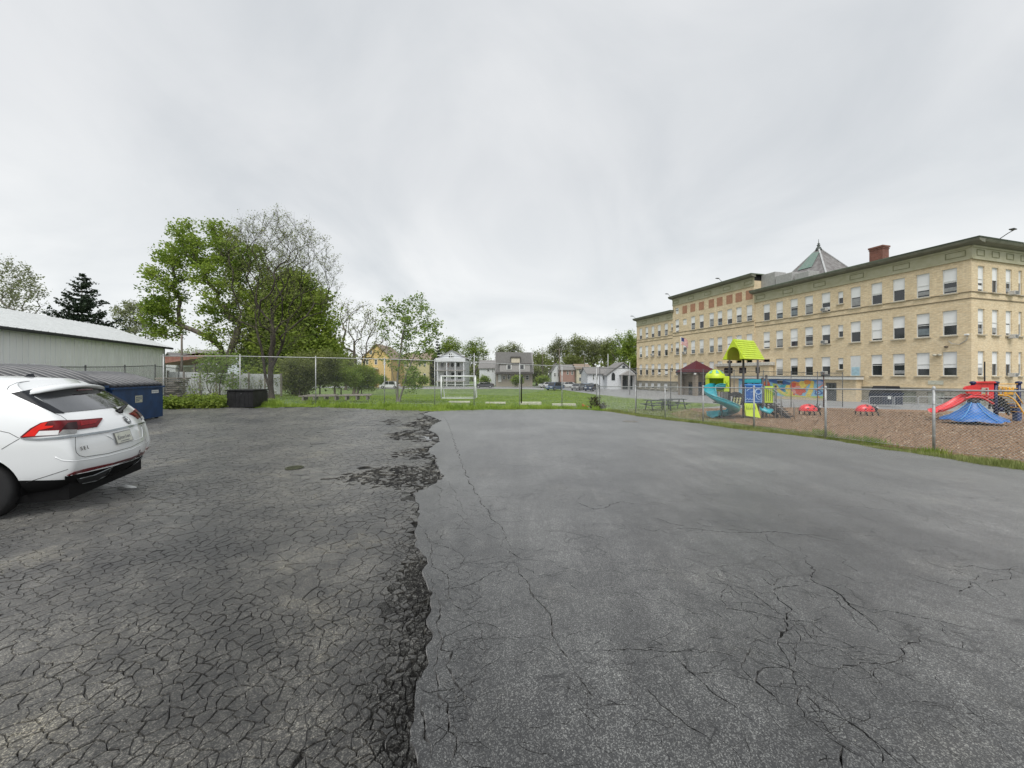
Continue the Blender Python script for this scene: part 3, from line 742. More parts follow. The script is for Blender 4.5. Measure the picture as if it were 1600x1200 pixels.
# lush strip at the far edge
P = scatter_band(far_line, 30000, -.30, 1.9, 90); nz = .5+.5*np.sin(P[:,0]*1.7+np.sin(P[:,1]*2.3)*2)
o = blades('tall_grass', P, (.10+.24*nz)*RNG.uniform(.5, 1.3, len(P)), .009, BLADE); tag(o, 'tall bright green grass along the far edge of the lot', 'grass', kind='stuff')
P = scatter_band(right_line, 30000, -.10, 1.15, 40); nz = .5+.5*np.sin(P[:,0]*2.1+P[:,1]*1.3)
o = blades('grass_strip', P, (.05+.13*nz)*RNG.uniform(.4, 1.4, len(P)), .0065, BLADE2); tag(o, 'mixed green and dry grass strip under the low fence', 'grass', kind='stuff')
dirt_strip = [tuple(p) for p in right_line[::3]]
o = cdt_sheet('dry_ground_strip', dirt_strip+[(p[0]+.75, p[1]+.3) for p in dirt_strip[::-1]], -.05, M('dry_soil_and_thatch', (.13,.115,.06), .95, col2=(.26,.235,.14), scale=9, bump=.6, bscale=50), .8, (), .02); struct(o)
# field
field = [GP(300,632), GP(440,628), GP(600,633), GP(936,634), GP(1050,640), GP(1110,632), GP(1000,622), GP(868,608), (0,60), (-10,66), (-32,60), (-30,34)]
P = scatter_poly(field, 90000); nz = .5+.5*np.sin(P[:,0]*.6+np.sin(P[:,1]*.5)*2.2)
o = blades('field_grass', P, (.05+.06*nz)*RNG.uniform(.6, 1.4, len(P)), .016, BLADE, .6); tag(o, 'short green grass covering the ball field', 'grass', kind='stuff')
gr2 = [along(CORNER, -Dv, .3), along(along(CORNER, -Dv, .3), Ev, 7.2), along(along(CORNER, -Dv, 5.2), Ev, 4.5), along(CORNER, -Dv, 13)]
P = scatter_poly(gr2, 22000); o = blades('play_area_grass', P, .07*RNG.uniform(.5, 1.6, len(P)), .009, BLADE2, .6); tag(o, 'rough grass with dry patches inside the play area fence', 'grass', kind='stuff')
# mulch chips
P = scatter_poly(mulch, 85000, -.03); n = len(P); a = RNG.uniform(0, 6.28, n); s = RNG.uniform(.010, .030, n)*(1+.03*P[:,1]); ca, sa = np.cos(a), np.sin(a); tz = RNG.uniform(-.4, .9, n)*s
q = np.array([(-1,-.3),(1,-.3),(1,.3),(-1,.3)]); V_ = np.empty((n,4,3), np.float32)
for k in range(4):
    V_[:,k,0] = P[:,0]+(q[k,0]*ca-q[k,1]*sa)*s; V_[:,k,1] = P[:,1]+(q[k,0]*sa+q[k,1]*ca)*s; V_[:,k,2] = P[:,2]+.004+q[k,0]*tz*.5+.5*np.abs(tz)
CHIP = [M('wood_chip', (.20,.115,.06), .9, col2=(.37,.235,.135), scale=9), M('dark_wood_chip', (.09,.06,.035), .9, col2=(.21,.145,.09), scale=9), M('pale_wood_chip', (.38,.30,.21), .9, col2=(.52,.43,.32), scale=9)]
o = np_mesh('wood_chips', V_.reshape(-1,3), np.arange(n*4).reshape(-1,4), CHIP, matidx=RNG.choice([0,0,0,0,1,1,1,2], n)); tag(o, 'loose brown wood chips spread over the playground', 'mulch', kind='stuff')

# ================================================================== TREES
def tube_np(vs, fs, pts, rad, n):
    o = len(vs); up = Vector((.3,.2,1)).normalized()
    for i, p in enumerate(pts):
        d = (pts[min(i+1, len(pts)-1)]-pts[max(i-1, 0)]).normalized(); a = d.cross(up)
        if a.length < 1e-4: a = Vector((1,0,0))
        a.normalize(); b = a.cross(d)
        for k in range(n):
            t = 2*math.pi*k/n; q = p+(a*math.cos(t)+b*math.sin(t))*rad[i]; vs.append(tuple(q))
    for i in range(len(pts)-1):
        for k in range(n):
            k2 = (k+1) % n; fs.append((o+i*n+k, o+i*n+k2, o+(i+1)*n+k2, o+(i+1)*n+k))
def leaf_cloud(C, spread, size, per, rng, droop=0):
    n = len(C)*per; P = np.repeat(C, per, 0)+rng.normal(0, 1, (n,3))*np.array([spread, spread, spread*.75])
    a = rng.uniform(0, 6.28, n); b = rng.uniform(-.9, .9, n); s = size*rng.uniform(.55, 1.35, n)
    u = np.stack([np.cos(a)*np.cos(b), np.sin(a)*np.cos(b), np.sin(b)], 1); w = rng.normal(0, 1, (n,3)); w -= (w*u).sum(1)[:,None]*u; w /= np.linalg.norm(w, axis=1)[:,None]
    v = np.stack([P-u*s[:,None]*.6, P+w*s[:,None]*.42, P+u*s[:,None]*.7, P-w*s[:,None]*.38], 1)
    return v.reshape(-1, 3), np.arange(n*4).reshape(-1, 4)
def tree(name, label, base, trunk_pts, blobs, nt, leafm, leaf_size=.16, per=30, spread=.35, bark=BARK, seed=1, r0=.22, twigs=0, twig_len=.6, group=None, cat='tree', leaf_frac=1.0, upbias=.25, extra_trunks=(), tipr=.008, leaf_sel=None):
    """trunk_pts relative to base; blobs: (cx,cy,cz,rx,ry,rz,weight) relative to base. Branches grow by joining
    random crown points to the nearest part of the skeleton."""
    rng = np.random.default_rng(seed); t = thing(name, label, cat, (base[0], base[1], base[2]), 0, group)
    nodes = []; par = []
    for tr in (trunk_pts,)+tuple(extra_trunks):
        T_ = [Vector(p) for p in tr]
        for i, p in enumerate(T_):
            if i == 0: nodes.append(p); par.append(-1); continue
            a = T_[i-1]; k = max(1, int((p-a).length/.5))
            for j in range(1, k+1): nodes.append(a.lerp(p, j/k)+Vector(rng.normal(0, .02, 3))*(j < k)); par.append(len(nodes)-2)
    W_ = np.array([b[6] for b in blobs], float); W_ /= W_.sum()
    bi = rng.choice(len(blobs), nt, p=W_); B = np.array([b[:6] for b in blobs])[bi]
    d = rng.normal(0, 1, (nt,3)); d /= np.linalg.norm(d, axis=1)[:,None]; rad = rng.uniform(.15, 1, nt)**(1/2.3)
    tg = B[:,:3]+d*rad[:,None]*B[:,3:]
    rootp = np.array(nodes[0]); root = np.array(nodes[len(nodes)//3]); order = np.argsort(np.linalg.norm(tg-root, axis=1))
    NP = np.zeros((len(nodes)+nt*6, 3)); NP[:len(nodes)] = [tuple(p) for p in nodes]; cnt = len(nodes)
    lo_ok = 0 if len(nodes) < 4 else 1
    tips = []
    for k in order:
        p = tg[k]; Q = NP[lo_ok:cnt]; dv = p-Q; dist = np.linalg.norm(dv, axis=1)
        cost = dist*(1+upbias*np.clip((Q[:,2]-p[2])/np.maximum(dist, .01)+.35, 0, 2)*1.6)+.10*np.linalg.norm(Q-rootp, axis=1)
        j = int(np.argmin(cost))+lo_ok; a = NP[j]; L_ = np.linalg.norm(p-a)
        m_ = int(min(5, max(1, L_/.45))); prev = j; bow = rng.normal(0, .035, 3)*L_+np.array([0,0,.04*L_])
        for q in range(1, m_+1):
            f_ = q/m_; pos = a+(p-a)*f_+bow*math.sin(math.pi*f_)
            NP[cnt] = pos; par.append(prev); prev = cnt; cnt += 1
        tips.append(cnt-1)
    NP = NP[:cnt]; par = np.array(par)
    for _ in range(3):
        S_ = np.zeros((cnt, 3)); K_ = np.zeros(cnt); ok = par >= 0
        np.add.at(S_, par[ok], NP[ok]); np.add.at(K_, par[ok], 1)
        mid_ = (K_ > 0) & ok; mid_[:len(nodes)] = False
        NP[mid_] = NP[mid_]*.5+.25*NP[par[mid_]]+.25*S_[mid_]/K_[mid_][:,None]
    w = np.zeros(cnt); child = np.zeros(cnt, int)
    for i in range(cnt-1, -1, -1):
        if child[i] == 0: w[i] += 1
        if par[i] >= 0: w[par[i]] += w[i]; child[par[i]] += 1
    R = np.maximum(r0*(w/w.max())**.56, tipr*.6)
    vs, fs = [], []
    kids = [[] for _ in range(cnt)]
    for i in range(cnt):
        if par[i] >= 0: kids[par[i]].append(i)
    done = np.zeros(cnt, bool)
    starts = [i for i in range(cnt) if par[i] < 0]
    stack = [(None, s_) for s_ in starts]
    while stack:
        pa, i = stack.pop(); ch = [] if pa is None else [pa]
        j = i
        while True:
            ch.append(j); ks = kids[j]
            if not ks: break
            ks = sorted(ks, key=lambda q: -w[q])
            for q in ks[1:]: stack.append((j, q))
            j = ks[0]
        pts = [Vector(NP[q]) for q in ch]; rr_ = [R[q] for q in ch]
        if pa is not None: rr_[0] = min(rr_[0], rr_[1]*1.25)
        if pa is None: rr_[0] *= 1.45
        tube_np(vs, fs, pts, rr_, 8 if rr_[min(1, len(rr_)-1)] > .08 else (5 if rr_[min(1, len(rr_)-1)] > .025 else 3))
    np_mesh('trunk', vs, fs, bark, t, smooth=True)
    tp = NP[tips]
    if twigs:
        sel = [i for i in range(cnt) if w[i] < 4]; vs, fs = [], []; tw = []
        for i in sel:
            for _ in range(twigs):
                out_d = NP[i]-NP[par[i]] if par[i] >= 0 else np.array([0,0,1.]); out_d = out_d/(np.linalg.norm(out_d)+1e-6)
                dd = out_d+rng.normal(0, .55, 3)+np.array([0,0,.25]); dd /= np.linalg.norm(dd); l_ = twig_len*rng.uniform(.4, 1.2)
                a = Vector(NP[i]); b = a+Vector(dd)*l_*.5; c = b+Vector(dd+rng.normal(0, .3, 3))*l_*.5
                tube_np(vs, fs, [a, b, c], [tipr*.75, tipr*.55, tipr*.3], 3); tw.append(tuple(b)); tw.append(tuple(c))
        o = np_mesh('twigs', vs, fs, bark, t); o['kind'] = 'stuff'
        tp = np.concatenate([tp, np.array(tw)]) if leafm is not None else tp
    if leafm is not None and per:
        q = tp[rng.random(len(tp)) < leaf_frac]
        if leaf_sel is not None: q = q[leaf_sel(q)]
        v_, f_ = leaf_cloud(q, spread, leaf_size, per, rng); np_mesh('crown', v_, f_, leafm, t)
    return t
LM_DARK = leafmat('maple_leaves', (.095,.175,.026), (.35,.44,.075), .6, .5)
LM_MID = leafmat('mid_green_leaves', (.10,.175,.028), (.36,.44,.08), .7, .5)
LM_FRESH = leafmat('fresh_spring_leaves', (.12,.20,.035), (.30,.40,.10), 1.0, .4)
LM_PALE = leafmat('pale_budding_leaves', (.13,.15,.07), (.28,.31,.15), .7, .4)
LM_CONI = leafmat('conifer_needles', (.010,.022,.014), (.035,.055,.028), 1.0, .1)
LM_BRUSH = leafmat('brush_leaves', (.10,.14,.04), (.30,.33,.10), 1.0, .45)
def gb(px, Y): X = PX(px, Y); return (X, Y, zg(X, Y)-.1)
def bl(b, px, py, w, h, Y, wt=1, dy=None):
    """crown lobe from its centre and half sizes in photo pixels at distance Y"""
    return (PX(px, Y)-b[0], 0 if dy is None else dy, PZ(py, Y)-b[2], w*Y/F, w*Y/F*.85, h*Y/F, wt)
# T1 large maple on the left
Y = 34; b = gb(347, Y)
tree('maple_tree', 'large dense green maple left of the bare tree, with an open lower left side', b, [(0,0,0),(.1,0,2.2),(-.1,0,4.2),(.3,.2,6.5)],
     [bl(b,318,378,52,36,Y,2.4), bl(b,283,400,36,42,Y,1.8,.6), bl(b,262,450,32,50,Y,2.0,-.3), bl(b,243,500,22,32,Y,1.3,.2), bl(b,365,405,42,42,Y,2.0,.5), bl(b,345,455,42,46,Y,1.8,-.6), bl(b,345,505,36,36,Y,1.2), bl(b,385,440,35,45,Y,1.2,.8), bl(b,268,515,20,18,Y,.5)],
     430, LM_DARK, .17, 62, .30, seed=3, r0=.27, extra_trunks=([(0,0,1.8),(1.0,-.2,4.2),(1.6,0,6.2)],))
# T3 dense round tree behind
Y = 36; b = gb(462, Y)
tree('linden_tree', 'dense rounded green tree behind the bare tree, right of the big maple', b, [(0,0,0),(0,0,3),(.1,0,6)],
     [bl(b,460,470,40,46,Y,2.2), bl(b,480,505,42,55,Y,2.2,.5), bl(b,430,500,38,52,Y,2.0,-.5), bl(b,455,550,62,42,Y,2.4), bl(b,415,550,40,40,Y,1.5,.4), bl(b,500,560,24,36,Y,1.4), bl(b,455,585,60,22,Y,1.5)],
     760, LM_MID, .20, 120, .50, seed=8, r0=.28)
BARK_D = M('dark_bark', (.028,.022,.018), .95, col2=(.085,.072,.06), scale=5, stretch=(1,1,.25), bump=.9, bscale=18)
# T2 bare tree in front
Y = 24.6; b = gb(424, Y)
tree('bare_tree', 'nearly leafless tree with a forked trunk rising over the far fence', b, [(0,0,0),(-.05,0,1.0),(.0,0,2.4),(.1,0,4.2),(.0,0,6.0)],
     [bl(b,432,390,62,58,Y,4.0), bl(b,395,420,55,70,Y,2.0,.4), bl(b,470,410,52,62,Y,2.2,-.4), bl(b,425,470,70,55,Y,1.6), bl(b,505,440,26,55,Y,.8,.3), bl(b,420,520,70,40,Y,1.2), bl(b,368,370,14,24,Y,.25)],
     1250, LM_BRUSH, .06, 3, .12, bark=BARK_D, seed=12, r0=.155, twigs=4, twig_len=.5, tipr=.0075, leaf_frac=.5, upbias=1.0,
     extra_trunks=([(0,0,.35),(-.45,.1,1.5),(-.6,.1,2.8),(-1.1,.2,4.6)], [(0,0,2.0),(.8,-.1,3.6),(1.2,0,5.4)]))
# T5 young tree at the far fence
Y = 26.8; b = gb(621, Y)
tree('young_tree', 'young upright tree with sparse fresh leaves growing at the tall fence', b, [(0,0,0),(.0,0,1.4),(.15,0,3.2),(.5,0,5.6)],
     [bl(b,650,490,24,32,Y,1.5), bl(b,620,510,30,38,Y,1.6,.3), bl(b,660,530,26,36,Y,1.5,-.3), bl(b,603,490,12,24,Y,.5), bl(b,675,520,12,30,Y,.5), bl(b,635,570,36,26,Y,1.3), bl(b,640,600,22,16,Y,.5)],
     170, LM_FRESH, .12, 11, .15, bark=BARK_L, seed=21, r0=.075, twigs=2, twig_len=.5, tipr=.0075, upbias=.9, leaf_frac=.6,
     extra_trunks=([(-.05,0,0),(-.25,0,1.6),(-.7,0,3.6)], [(.1,0,0),(.6,.1,2.0),(1.5,.1,4.0)]))
# conifer behind the metal building
def conifer(label, px, Y, top, bot, halfw, seed, name='spruce_tree', mat=None, r0=.2, tiers=22):
    rng = np.random.default_rng(seed); b = gb(px, Y); t = thing(name, label, 'tree', b)
    H = PZ(top, Y)-b[2]; z0 = max(.6, PZ(bot, Y)-b[2]); W_ = halfw*Y/F
    vs, fs = [], []; tube_np(vs, fs, [Vector((0,0,0)), Vector((.05,0,H*.5)), Vector((0,0,H))], [r0, r0*.6, .02], 7); np_mesh('trunk', vs, fs, BARK, t, True)
    C = []; bv, bf = [], []
    for i in range(tiers):
        f_ = i/(tiers-1); z = z0+(H-z0)*f_; R_ = W_*(1-f_)**.75*rng.uniform(.72, 1.12)+.12
        for k in range(int(5+8*(1-f_))):
            a = rng.uniform(0, 6.28); l_ = R_*rng.uniform(.6, 1.15); pts = []
            for q in range(1, max(3, int(l_/.28))+1):
                g = q/max(3, int(l_/.28)); pts.append((math.cos(a)*l_*g, math.sin(a)*l_*g, z-.12*l_*math.sin(g*3)+.22*l_*g*g))
            C += pts; tube_np(bv, bf, [Vector((0,0,z)), Vector(pts[len(pts)//2]), Vector(pts[-1])], [.03,.02,.008], 3)
    np_mesh('branches', bv, bf, BARK, t)['kind'] = 'stuff'
    v_, f_ = leaf_cloud(np.array(C), .13, .26, 9, rng); np_mesh('crown', v_, f_, mat or LM_CONI, t); return t
conifer('dark irregular conifer behind the white metal building', 128, 52, 430, 560, 58, 4)
conifer('narrow dark spruce left of the house with the double porch', 684, 118, 530, 600, 14, 5, tiers=16)
# pale trees behind the metal building
Y = 62; b = gb(12, Y); tree('budding_tree', 'pale budding tree at the far left above the metal roof', b, [(0,0,0),(0,0,4),(.3,0,8)], [bl(b,5,440,38,38,Y,2), bl(b,38,465,26,30,Y,1), bl(b,-20,470,34,40,Y,1)], 260, LM_PALE, .24, 3, .3, bark=BARK_L, seed=31, r0=.3, twigs=2, twig_len=1.0, tipr=.016)
Y = 66; b = gb(207, Y); tree('budding_tree', 'small pale budding tree between the conifer and the big maple', b, [(0,0,0),(0,0,4)], [bl(b,207,495,26,24,Y,2), bl(b,215,525,30,20,Y,1)], 130, LM_PALE, .26, 5, .35, bark=BARK_L, seed=32, r0=.22, twigs=2, twig_len=.9, tipr=.018)
# mid distance trees between the dense tree and the yellow house
Y = 62; b = gb(553, Y); tree('bare_tree', 'tall bare tree between the dense green tree and the yellow house', b, [(0,0,0),(.2,0,4),(0,0,9)], [bl(b,560,500,34,34,Y,2.4), bl(b,535,525,26,34,Y,1.2), bl(b,585,530,24,34,Y,1.2), bl(b,560,555,36,20,Y,.8)], 260, LM_BRUSH, .2, 2, .3, seed=41, r0=.26, twigs=3, twig_len=1.0, tipr=.016, leaf_frac=.5, extra_trunks=([(.5,0,0),(1.4,0,4),(2.2,0,8)],))
Y = 52; b = gb(523, Y); tree('bushy_tree', 'bushy olive tree at the right foot of the dense green tree', b, [(0,0,0),(0,0,2.5)], [bl(b,520,550,22,30,Y,2), bl(b,540,575,22,22,Y,1.2), bl(b,500,580,24,22,Y,1)], 120, LM_BRUSH, .26, 26, .4, seed=42, r0=.14)
# brush along the far left of the field
brush = [(500,582,24,24,33,'dark tangled brush behind the tall fence, just right of the bare tree'),(533,588,22,20,36,'olive brush right of the bare tree, middle clump of the hedge row'),(565,592,20,15,42,'brush clump at the right end of the hedge row by the field'),(468,590,22,24,31,'leafy brush under the dense tree'),(343,582,18,34,25.5,'light green sapling brush in front of the white panel fence')]
for i, (px, py, w, h, Y, lb) in enumerate(brush):
    b = gb(px, Y); tree('brush', lb, b, [(0,0,0),(0,0,.8)], [bl(b, px+random.uniform(-w,w)*.9, py+random.uniform(-.7,.75)*h, w*random.uniform(.25,.55), h*random.uniform(.3,.6), Y, 1, random.uniform(-.8,.8)) for _ in range(14)], 260 if i != 4 else 90, (LM_BRUSH if i in (0,3) else LM_MID) if i != 4 else LM_FRESH, .10, 16 if i != 4 else 7, .24, seed=50+i, r0=.05, cat='shrub', twigs=2, twig_len=.6)
# weeds at the fence corner and along the left edge
b = (CORNER[0]-.15, CORNER[1]-.2, zg(*CORNER)-.1); tree('weed_clump', 'dark dead-leaved weed clump at the foot of the corner post', b, [(0,0,0),(.05,0,.5)], [(-.1,0,.5,.4,.35,.5,1), (.35,.1,.3,.4,.3,.3,.8)], 60, leafmat('withered_leaves', (.035,.03,.018), (.10,.10,.04), 3, .2), .09, 14, .09, seed=61, r0=.03, cat='weeds')
for i, px in enumerate((262,282,300,322,338)):
    b = gb(px, 19.8); tree('weed_clump', ['low leafy weeds right beside the blue dumpster','weeds below the grey board stack','weeds between the board stack and the sapling','weeds at the foot of the light green sapling','weeds just left of the black bin'][i], b, [(0,0,0),(0,0,.2)], [(0,0,.35,.45,.4,.38,1)], 45, LM_MID, .10, 16, .12, seed=70+i, r0=.015, cat='weeds')
for i, (px, py) in enumerate(((1278,681),(1345,693),(1362,697),(1449,712))):
    x, y = GP(px, py-4); b = (x+.25, y+.15, zg(x, y)-.07)
    P = np.column_stack([b[0]+RNG.normal(0,.16,260), b[1]+RNG.normal(0,.16,260), np.full(260, b[2])])
    wc = thing('weed_clump', ['dark weed tuft round the third fence post from the right','weed tuft below the gap between the ladybugs','second weed tuft below the right ladybug','weed tuft round the second fence post from the right'][i], 'weeds', b)
    blades('leaf_blades', P-np.array(b), RNG.uniform(.06,.24,260), .010, LM_MID, .5, parent=wc)['kind'] = 'stuff'
# ================================================================== WHITE METAL BUILDING AND LEFT EDGE
SIDING = M('white_metal_siding', (.88,.89,.88), .4, var=.04, scale=1.5, stretch=(1,1,.3))
ROOFM = M('pale_metal_roof', (.56,.58,.58), .5, var=.06)
A_ = np.array([-25.4, 28.0]); Bd = np.array([4.1, -12.0]); Bd /= np.hypot(*Bd); Wn = np.array([-Bd[1], Bd[0]])*-1     # Wn points left/back
if Wn[0] > 0: Wn = -Wn
rzb = math.atan2(Bd[1], Bd[0]); Lb = 24; Wb = 6.4
t = thing('metal_building', 'long white metal-sided building with a pale low roof at the left', 'building', (A_[0], A_[1], zg(-22, 24)-.2), rzb)
# local x runs from the far corner towards the camera, local -y is away from the lot
zb = zg(-22, 24)-.2; eave = EYE+2.0-zb; ridge = eave+1.25; sgn = 1 if (math.cos(rzb+math.pi/2)*Wn[0]+math.sin(rzb+math.pi/2)*Wn[1]) > 0 else -1
def wy(d): return sgn*d
m = MB(); m.b2((0, 0, 0), (Lb, wy(Wb), eave)); m.prism([(0,eave),(wy(Wb),eave),(wy(Wb/2),ridge)], (0.001,0,0), (0,1,0), (0,0,1), (1,0,0), Lb-.002); m.build('wall', SIDING, t)
x = .0
while x < Lb-.1:
    m = MB(); m.b2((x+.02, wy(-.03), .0), (x+.09, wy(.001), eave-.16), .006); m.build('rib', SIDING, t); x += .305
for k, (y0, y1) in enumerate(((-.35, Wb/2), (Wb+.35, Wb/2))):
    m = MB(); z0_ = eave-.02; m.v += [(-.3, wy(y0), z0_-.06), (Lb+.2, wy(y0), z0_-.06), (Lb+.2, wy(y1), ridge+.05), (-.3, wy(y1), ridge+.05), (-.3, wy(y0), z0_), (Lb+.2, wy(y0), z0_), (Lb+.2, wy(y1), ridge+.11), (-.3, wy(y1), ridge+.11)]
    m.f += [(0,1,2,3),(4,5,6,7),(0,1,5,4),(1,2,6,5),(2,3,7,6),(3,0,4,7)]; m.m += [0]*6; ro = m.build('roof_slope', ROOFM, t)
    if k == 0:
        x = 0
        for q in range(60):
            xx = -.25+q*.41
            if xx > Lb: break
            m = MB(); m.beam((xx, wy(y0), z0_+.012), (xx, wy(y1), ridge+.122), .04, .03); m.build('roof_seam', ROOFM, ro)
m = MB(); m.b2((-.32, wy(-.46), eave-.17), (Lb+.2, wy(-.34), eave-.03), .02); m.build('gutter', M('dark_gutter', (.03,.032,.034), .5), t)
m = MB(); m.b2((-.05, wy(-.06), 0), (.06, wy(.05), eave-.1)); m.build('corner_trim', M('grey_trim', (.30,.31,.30), .6), t)
m = MB(); m.b2((-.02, wy(-.12), -.5), (Lb, wy(.01), .95), .01); m.build('concrete_base', M('pale_concrete', (.42,.42,.40), .85), t)

# ---- dumpsters with ribbed domed lids
LID = M('black_lid_plastic', (.012,.012,.014), .45, var=.2, spec=.4)
LIDR = M('lid_ridge_highlight', (.075,.077,.082), .4, var=.2, spec=.6)  # ribs painted greyer than the black lid, as the sky's highlight on them
def dumpster(label, p0, W_, Ld, H, rz, mat, dome, name='dumpster', ribs=18, labels=(), group=None):
    """local x = across (E), local y = length (D); right front corner at local (0,0)"""
    t = thing(name, label, 'dumpster', (p0[0], p0[1], zg(*p0)+.02), rz, group)
    hb = H*.86
    m = MB(); m.prism([(0,.10),(0,hb),(-W_,hb*1.04),(-W_,.10)], (0,0,0), (1,0,0), (0,0,1), (0,1,0), Ld); m.build('body', mat, t)
    m = MB()
    for yy in (-.03, Ld+.03): m.beam((.04,yy,hb),( -W_-.04,yy,hb*1.04), .07, .07)
    m.beam((.03,-.03,hb),(.03,Ld+.03,hb), .07, .07); m.beam((-W_-.03,-.03,hb*1.04),(-W_-.03,Ld+.03,hb*1.04), .07, .07); m.build('rim', mat, t)
    for xx in (-W_*.33, -W_*.66):
        m = MB(); m.b2((xx-.03, -.045, .12), (xx+.03, .0, hb-.05), .01); m.build('stiffener', mat, t)
    m = MB(); m.b2((-W_*.8, -.07, hb*.52), (-W_*.2, -.001, hb*.62), .01); m.build('fork_pocket', mat, t)
    for xx in (-.15, -W_+.15):
        for yy in (.15, Ld-.15):
            m = MB(); m.tube([(xx,yy-.03,.06),(xx,yy+.03,.06)], .06, 10); m.build('caster', BLACKP, t)
    # domed lid in two leaves, ribs across
    nseg = 14
    def prof(s):   # s 0 (right, low) .. 1 (left, high)
        return (-W_*s, hb+.05+dome*math.sin(min(1, s*1.05)*math.pi*.52)**.85*1.0)
    for half in range(2):
        y0 = .0+half*(Ld/2)+.015; y1 = y0+Ld/2-.03
        m = MB(); ny_ = 30; pts = []
        for i in range(nseg+1):
            px_, pz_ = prof(i/nseg); pts.append((px_, pz_))
        vs = [(p[0], yy, p[1]) for p in pts for yy in (y0, y1)]; fs = [(i*2, i*2+1, i*2+3, i*2+2) for i in range(nseg)]
        m._add(vs, fs); m._add([(v_[0], v_[1], v_[2]-.03) for v_ in vs], fs)
        m.prism([(p[0], p[1]) for p in pts]+[(-W_, hb+.02), (0, hb+.02)], (0, y0, 0), (1,0,0), (0,0,1), (0,1,0), .012)
        m.prism([(p[0], p[1]) for p in pts]+[(-W_, hb+.02), (0, hb+.02)], (0, y1, 0), (1,0,0), (0,0,1), (0,1,0), -.012)
        lid = m.build('lid', LID, t)
        nr = ribs//2
        for r in range(nr):
            yy = y0+(r+.5)*(y1-y0)/nr; m = MB(); m.tube([(p[0], yy, p[1]+.03) for p in pts], .085, 8, True, .75); m.build('rib', LIDR, lid, True)
    for (yy_, zz_, w_, h_, mt) in labels:
        m = MB(); m.b2((.004, yy_-w_/2, zz_-h_/2), (.010, yy_+w_/2, zz_+h_/2)); s_ = m.build('sticker', mt, t)
        m = MB(); nr_ = 3 if h_ > .2 else 1
        for k in range(nr_):
            y1_ = yy_-w_*.4
            for q in range(5 if k < 2 else 3): m.b2((.0105, y1_, zz_+h_*(.25-.25*k)*(nr_ > 1)-h_*.07), (.013, y1_+w_*.12, zz_+h_*(.25-.25*k)*(nr_ > 1)+h_*.07)); y1_ += w_*.165
        m.build('lettering', NAVY, s_)
    return t
STK = M('white_sticker', (.62,.64,.62), .5, var=.1, scale=20); STY = M('yellowish_sticker', (.50,.50,.38), .5, var=.15, scale=20)
cx_, cy_ = GP(254.5, 652)
dumpster('dark blue dumpster with black ribbed lid nearer the black bin', (cx_-Dv[0]*3.0, cy_-Dv[1]*3.0), 2.0, 3.0, 1.60, TH, NAVY, .50, ribs=10, labels=((3.0-1.58,.93,.42,.27,STY),(3.0-.55,1.18,.46,.13,STK)))
dumpster('long blue dumpster with black ribbed lid behind the white car', (cx_-Dv[0]*6.75-.1, cy_-Dv[1]*6.75), 2.0, 3.6, 1.72, TH, NAVY, .62, ribs=12)
# black bin
x0_, y0_ = GP(354, 637); x1_, y1_ = GP(400, 637)
t = thing('storage_bin', 'black wooden storage bin at the edge of the lot under the bare tree', 'bin', (x0_, y0_, zg(x0_, y0_)), 0)
BB = M('black_painted_boards', (.012,.012,.013), .5, var=.5, scale=4)
wbx = x1_-x0_
m = MB(); m.b2((.02, .02, .03), (wbx-.02, 1.18, .86)); m.build('body', BB, t)
for k in range(6):
    m = MB(); m.b2((k*wbx/6+.004, 0, .0), ((k+1)*wbx/6-.004, .02, .84), .004); m.build('board', BB, t)
for k in range(5):
    m = MB(); m.b2((wbx-.02, .0+k*.24+.004, .0), (wbx, (k+1)*.24-.004, .84), .004); m.build('board', BB, t)
m = MB(); m.b2((-.04, -.05, .87), (wbx+.04, 1.24, .93), .012); m.build('lid', BB, t)
m = MB(); m.b2((wbx*.55, -.03, .70), (wbx*.55+.05, .0, .76), .005); m.build('latch', GALVD, t)
# stack of old boards
x, y = PX(262, 20.6), 20.6
t = thing('board_stack', 'stack of weathered boards behind the blue dumpster', 'wood stack', (x, y, zg(x, y)), .2)
for k in range(13):
    for q in range(2):
        m = MB(); m.box((random.uniform(-.08,.08), q*.5+random.uniform(-.05,.05), .08+k*.115), (1.15+random.uniform(-.15,.2), .42, .05 if k % 2 else .09), random.uniform(-.05,.05), .006); m.build('board', WOOD_GREY, t)
# white panel fence behind the chain link
t = thing('panel_fence', 'white painted panel fence with climbing vines behind the chain link', 'fence', (PX(262,27.5), 27.5, zg(PX(262,27.5), 27.5)), .03)
WP = M('dirty_white_panel', (.55,.57,.58), .7, col2=(.40,.42,.43), scale=1.4)
Lf_ = PX(436, 27.5)-PX(262, 27.5); np_ = 7
for k in range(np_):
    m = MB(); m.b2((k*Lf_/np_+.05, 0, .12), ((k+1)*Lf_/np_-.05, .05, 1.75-.03*k), .01); m.build('panel', WP, t)
for k in range(np_+1):
    m = MB(); m.b2((k*Lf_/np_-.05, -.03, 0), (k*Lf_/np_+.05, .08, 1.85-.03*k)); m.build('post', WOOD_GREY, t)
rng = np.random.default_rng(77); vs, fs = [], []
for k in range(34):
    x = rng.uniform(0, Lf_); p = [Vector((x, -.04, 0))]
    for q in range(9): p.append(p[-1]+Vector((rng.normal(0,.10), rng.normal(0,.008), rng.uniform(.1,.25))))
    tube_np(vs, fs, p, [.014*(1-i*.08) for i in range(len(p))], 3)
np_mesh('vine', vs, fs, BARK, t); C = np.column_stack([rng.uniform(0, Lf_, 260), np.full(260, -.08), rng.uniform(0, 1.3, 260)**1.0])
v_, f_ = leaf_cloud(C, .07, .08, 4, rng); np_mesh('vine_leaves', v_, f_, LM_BRUSH, t)
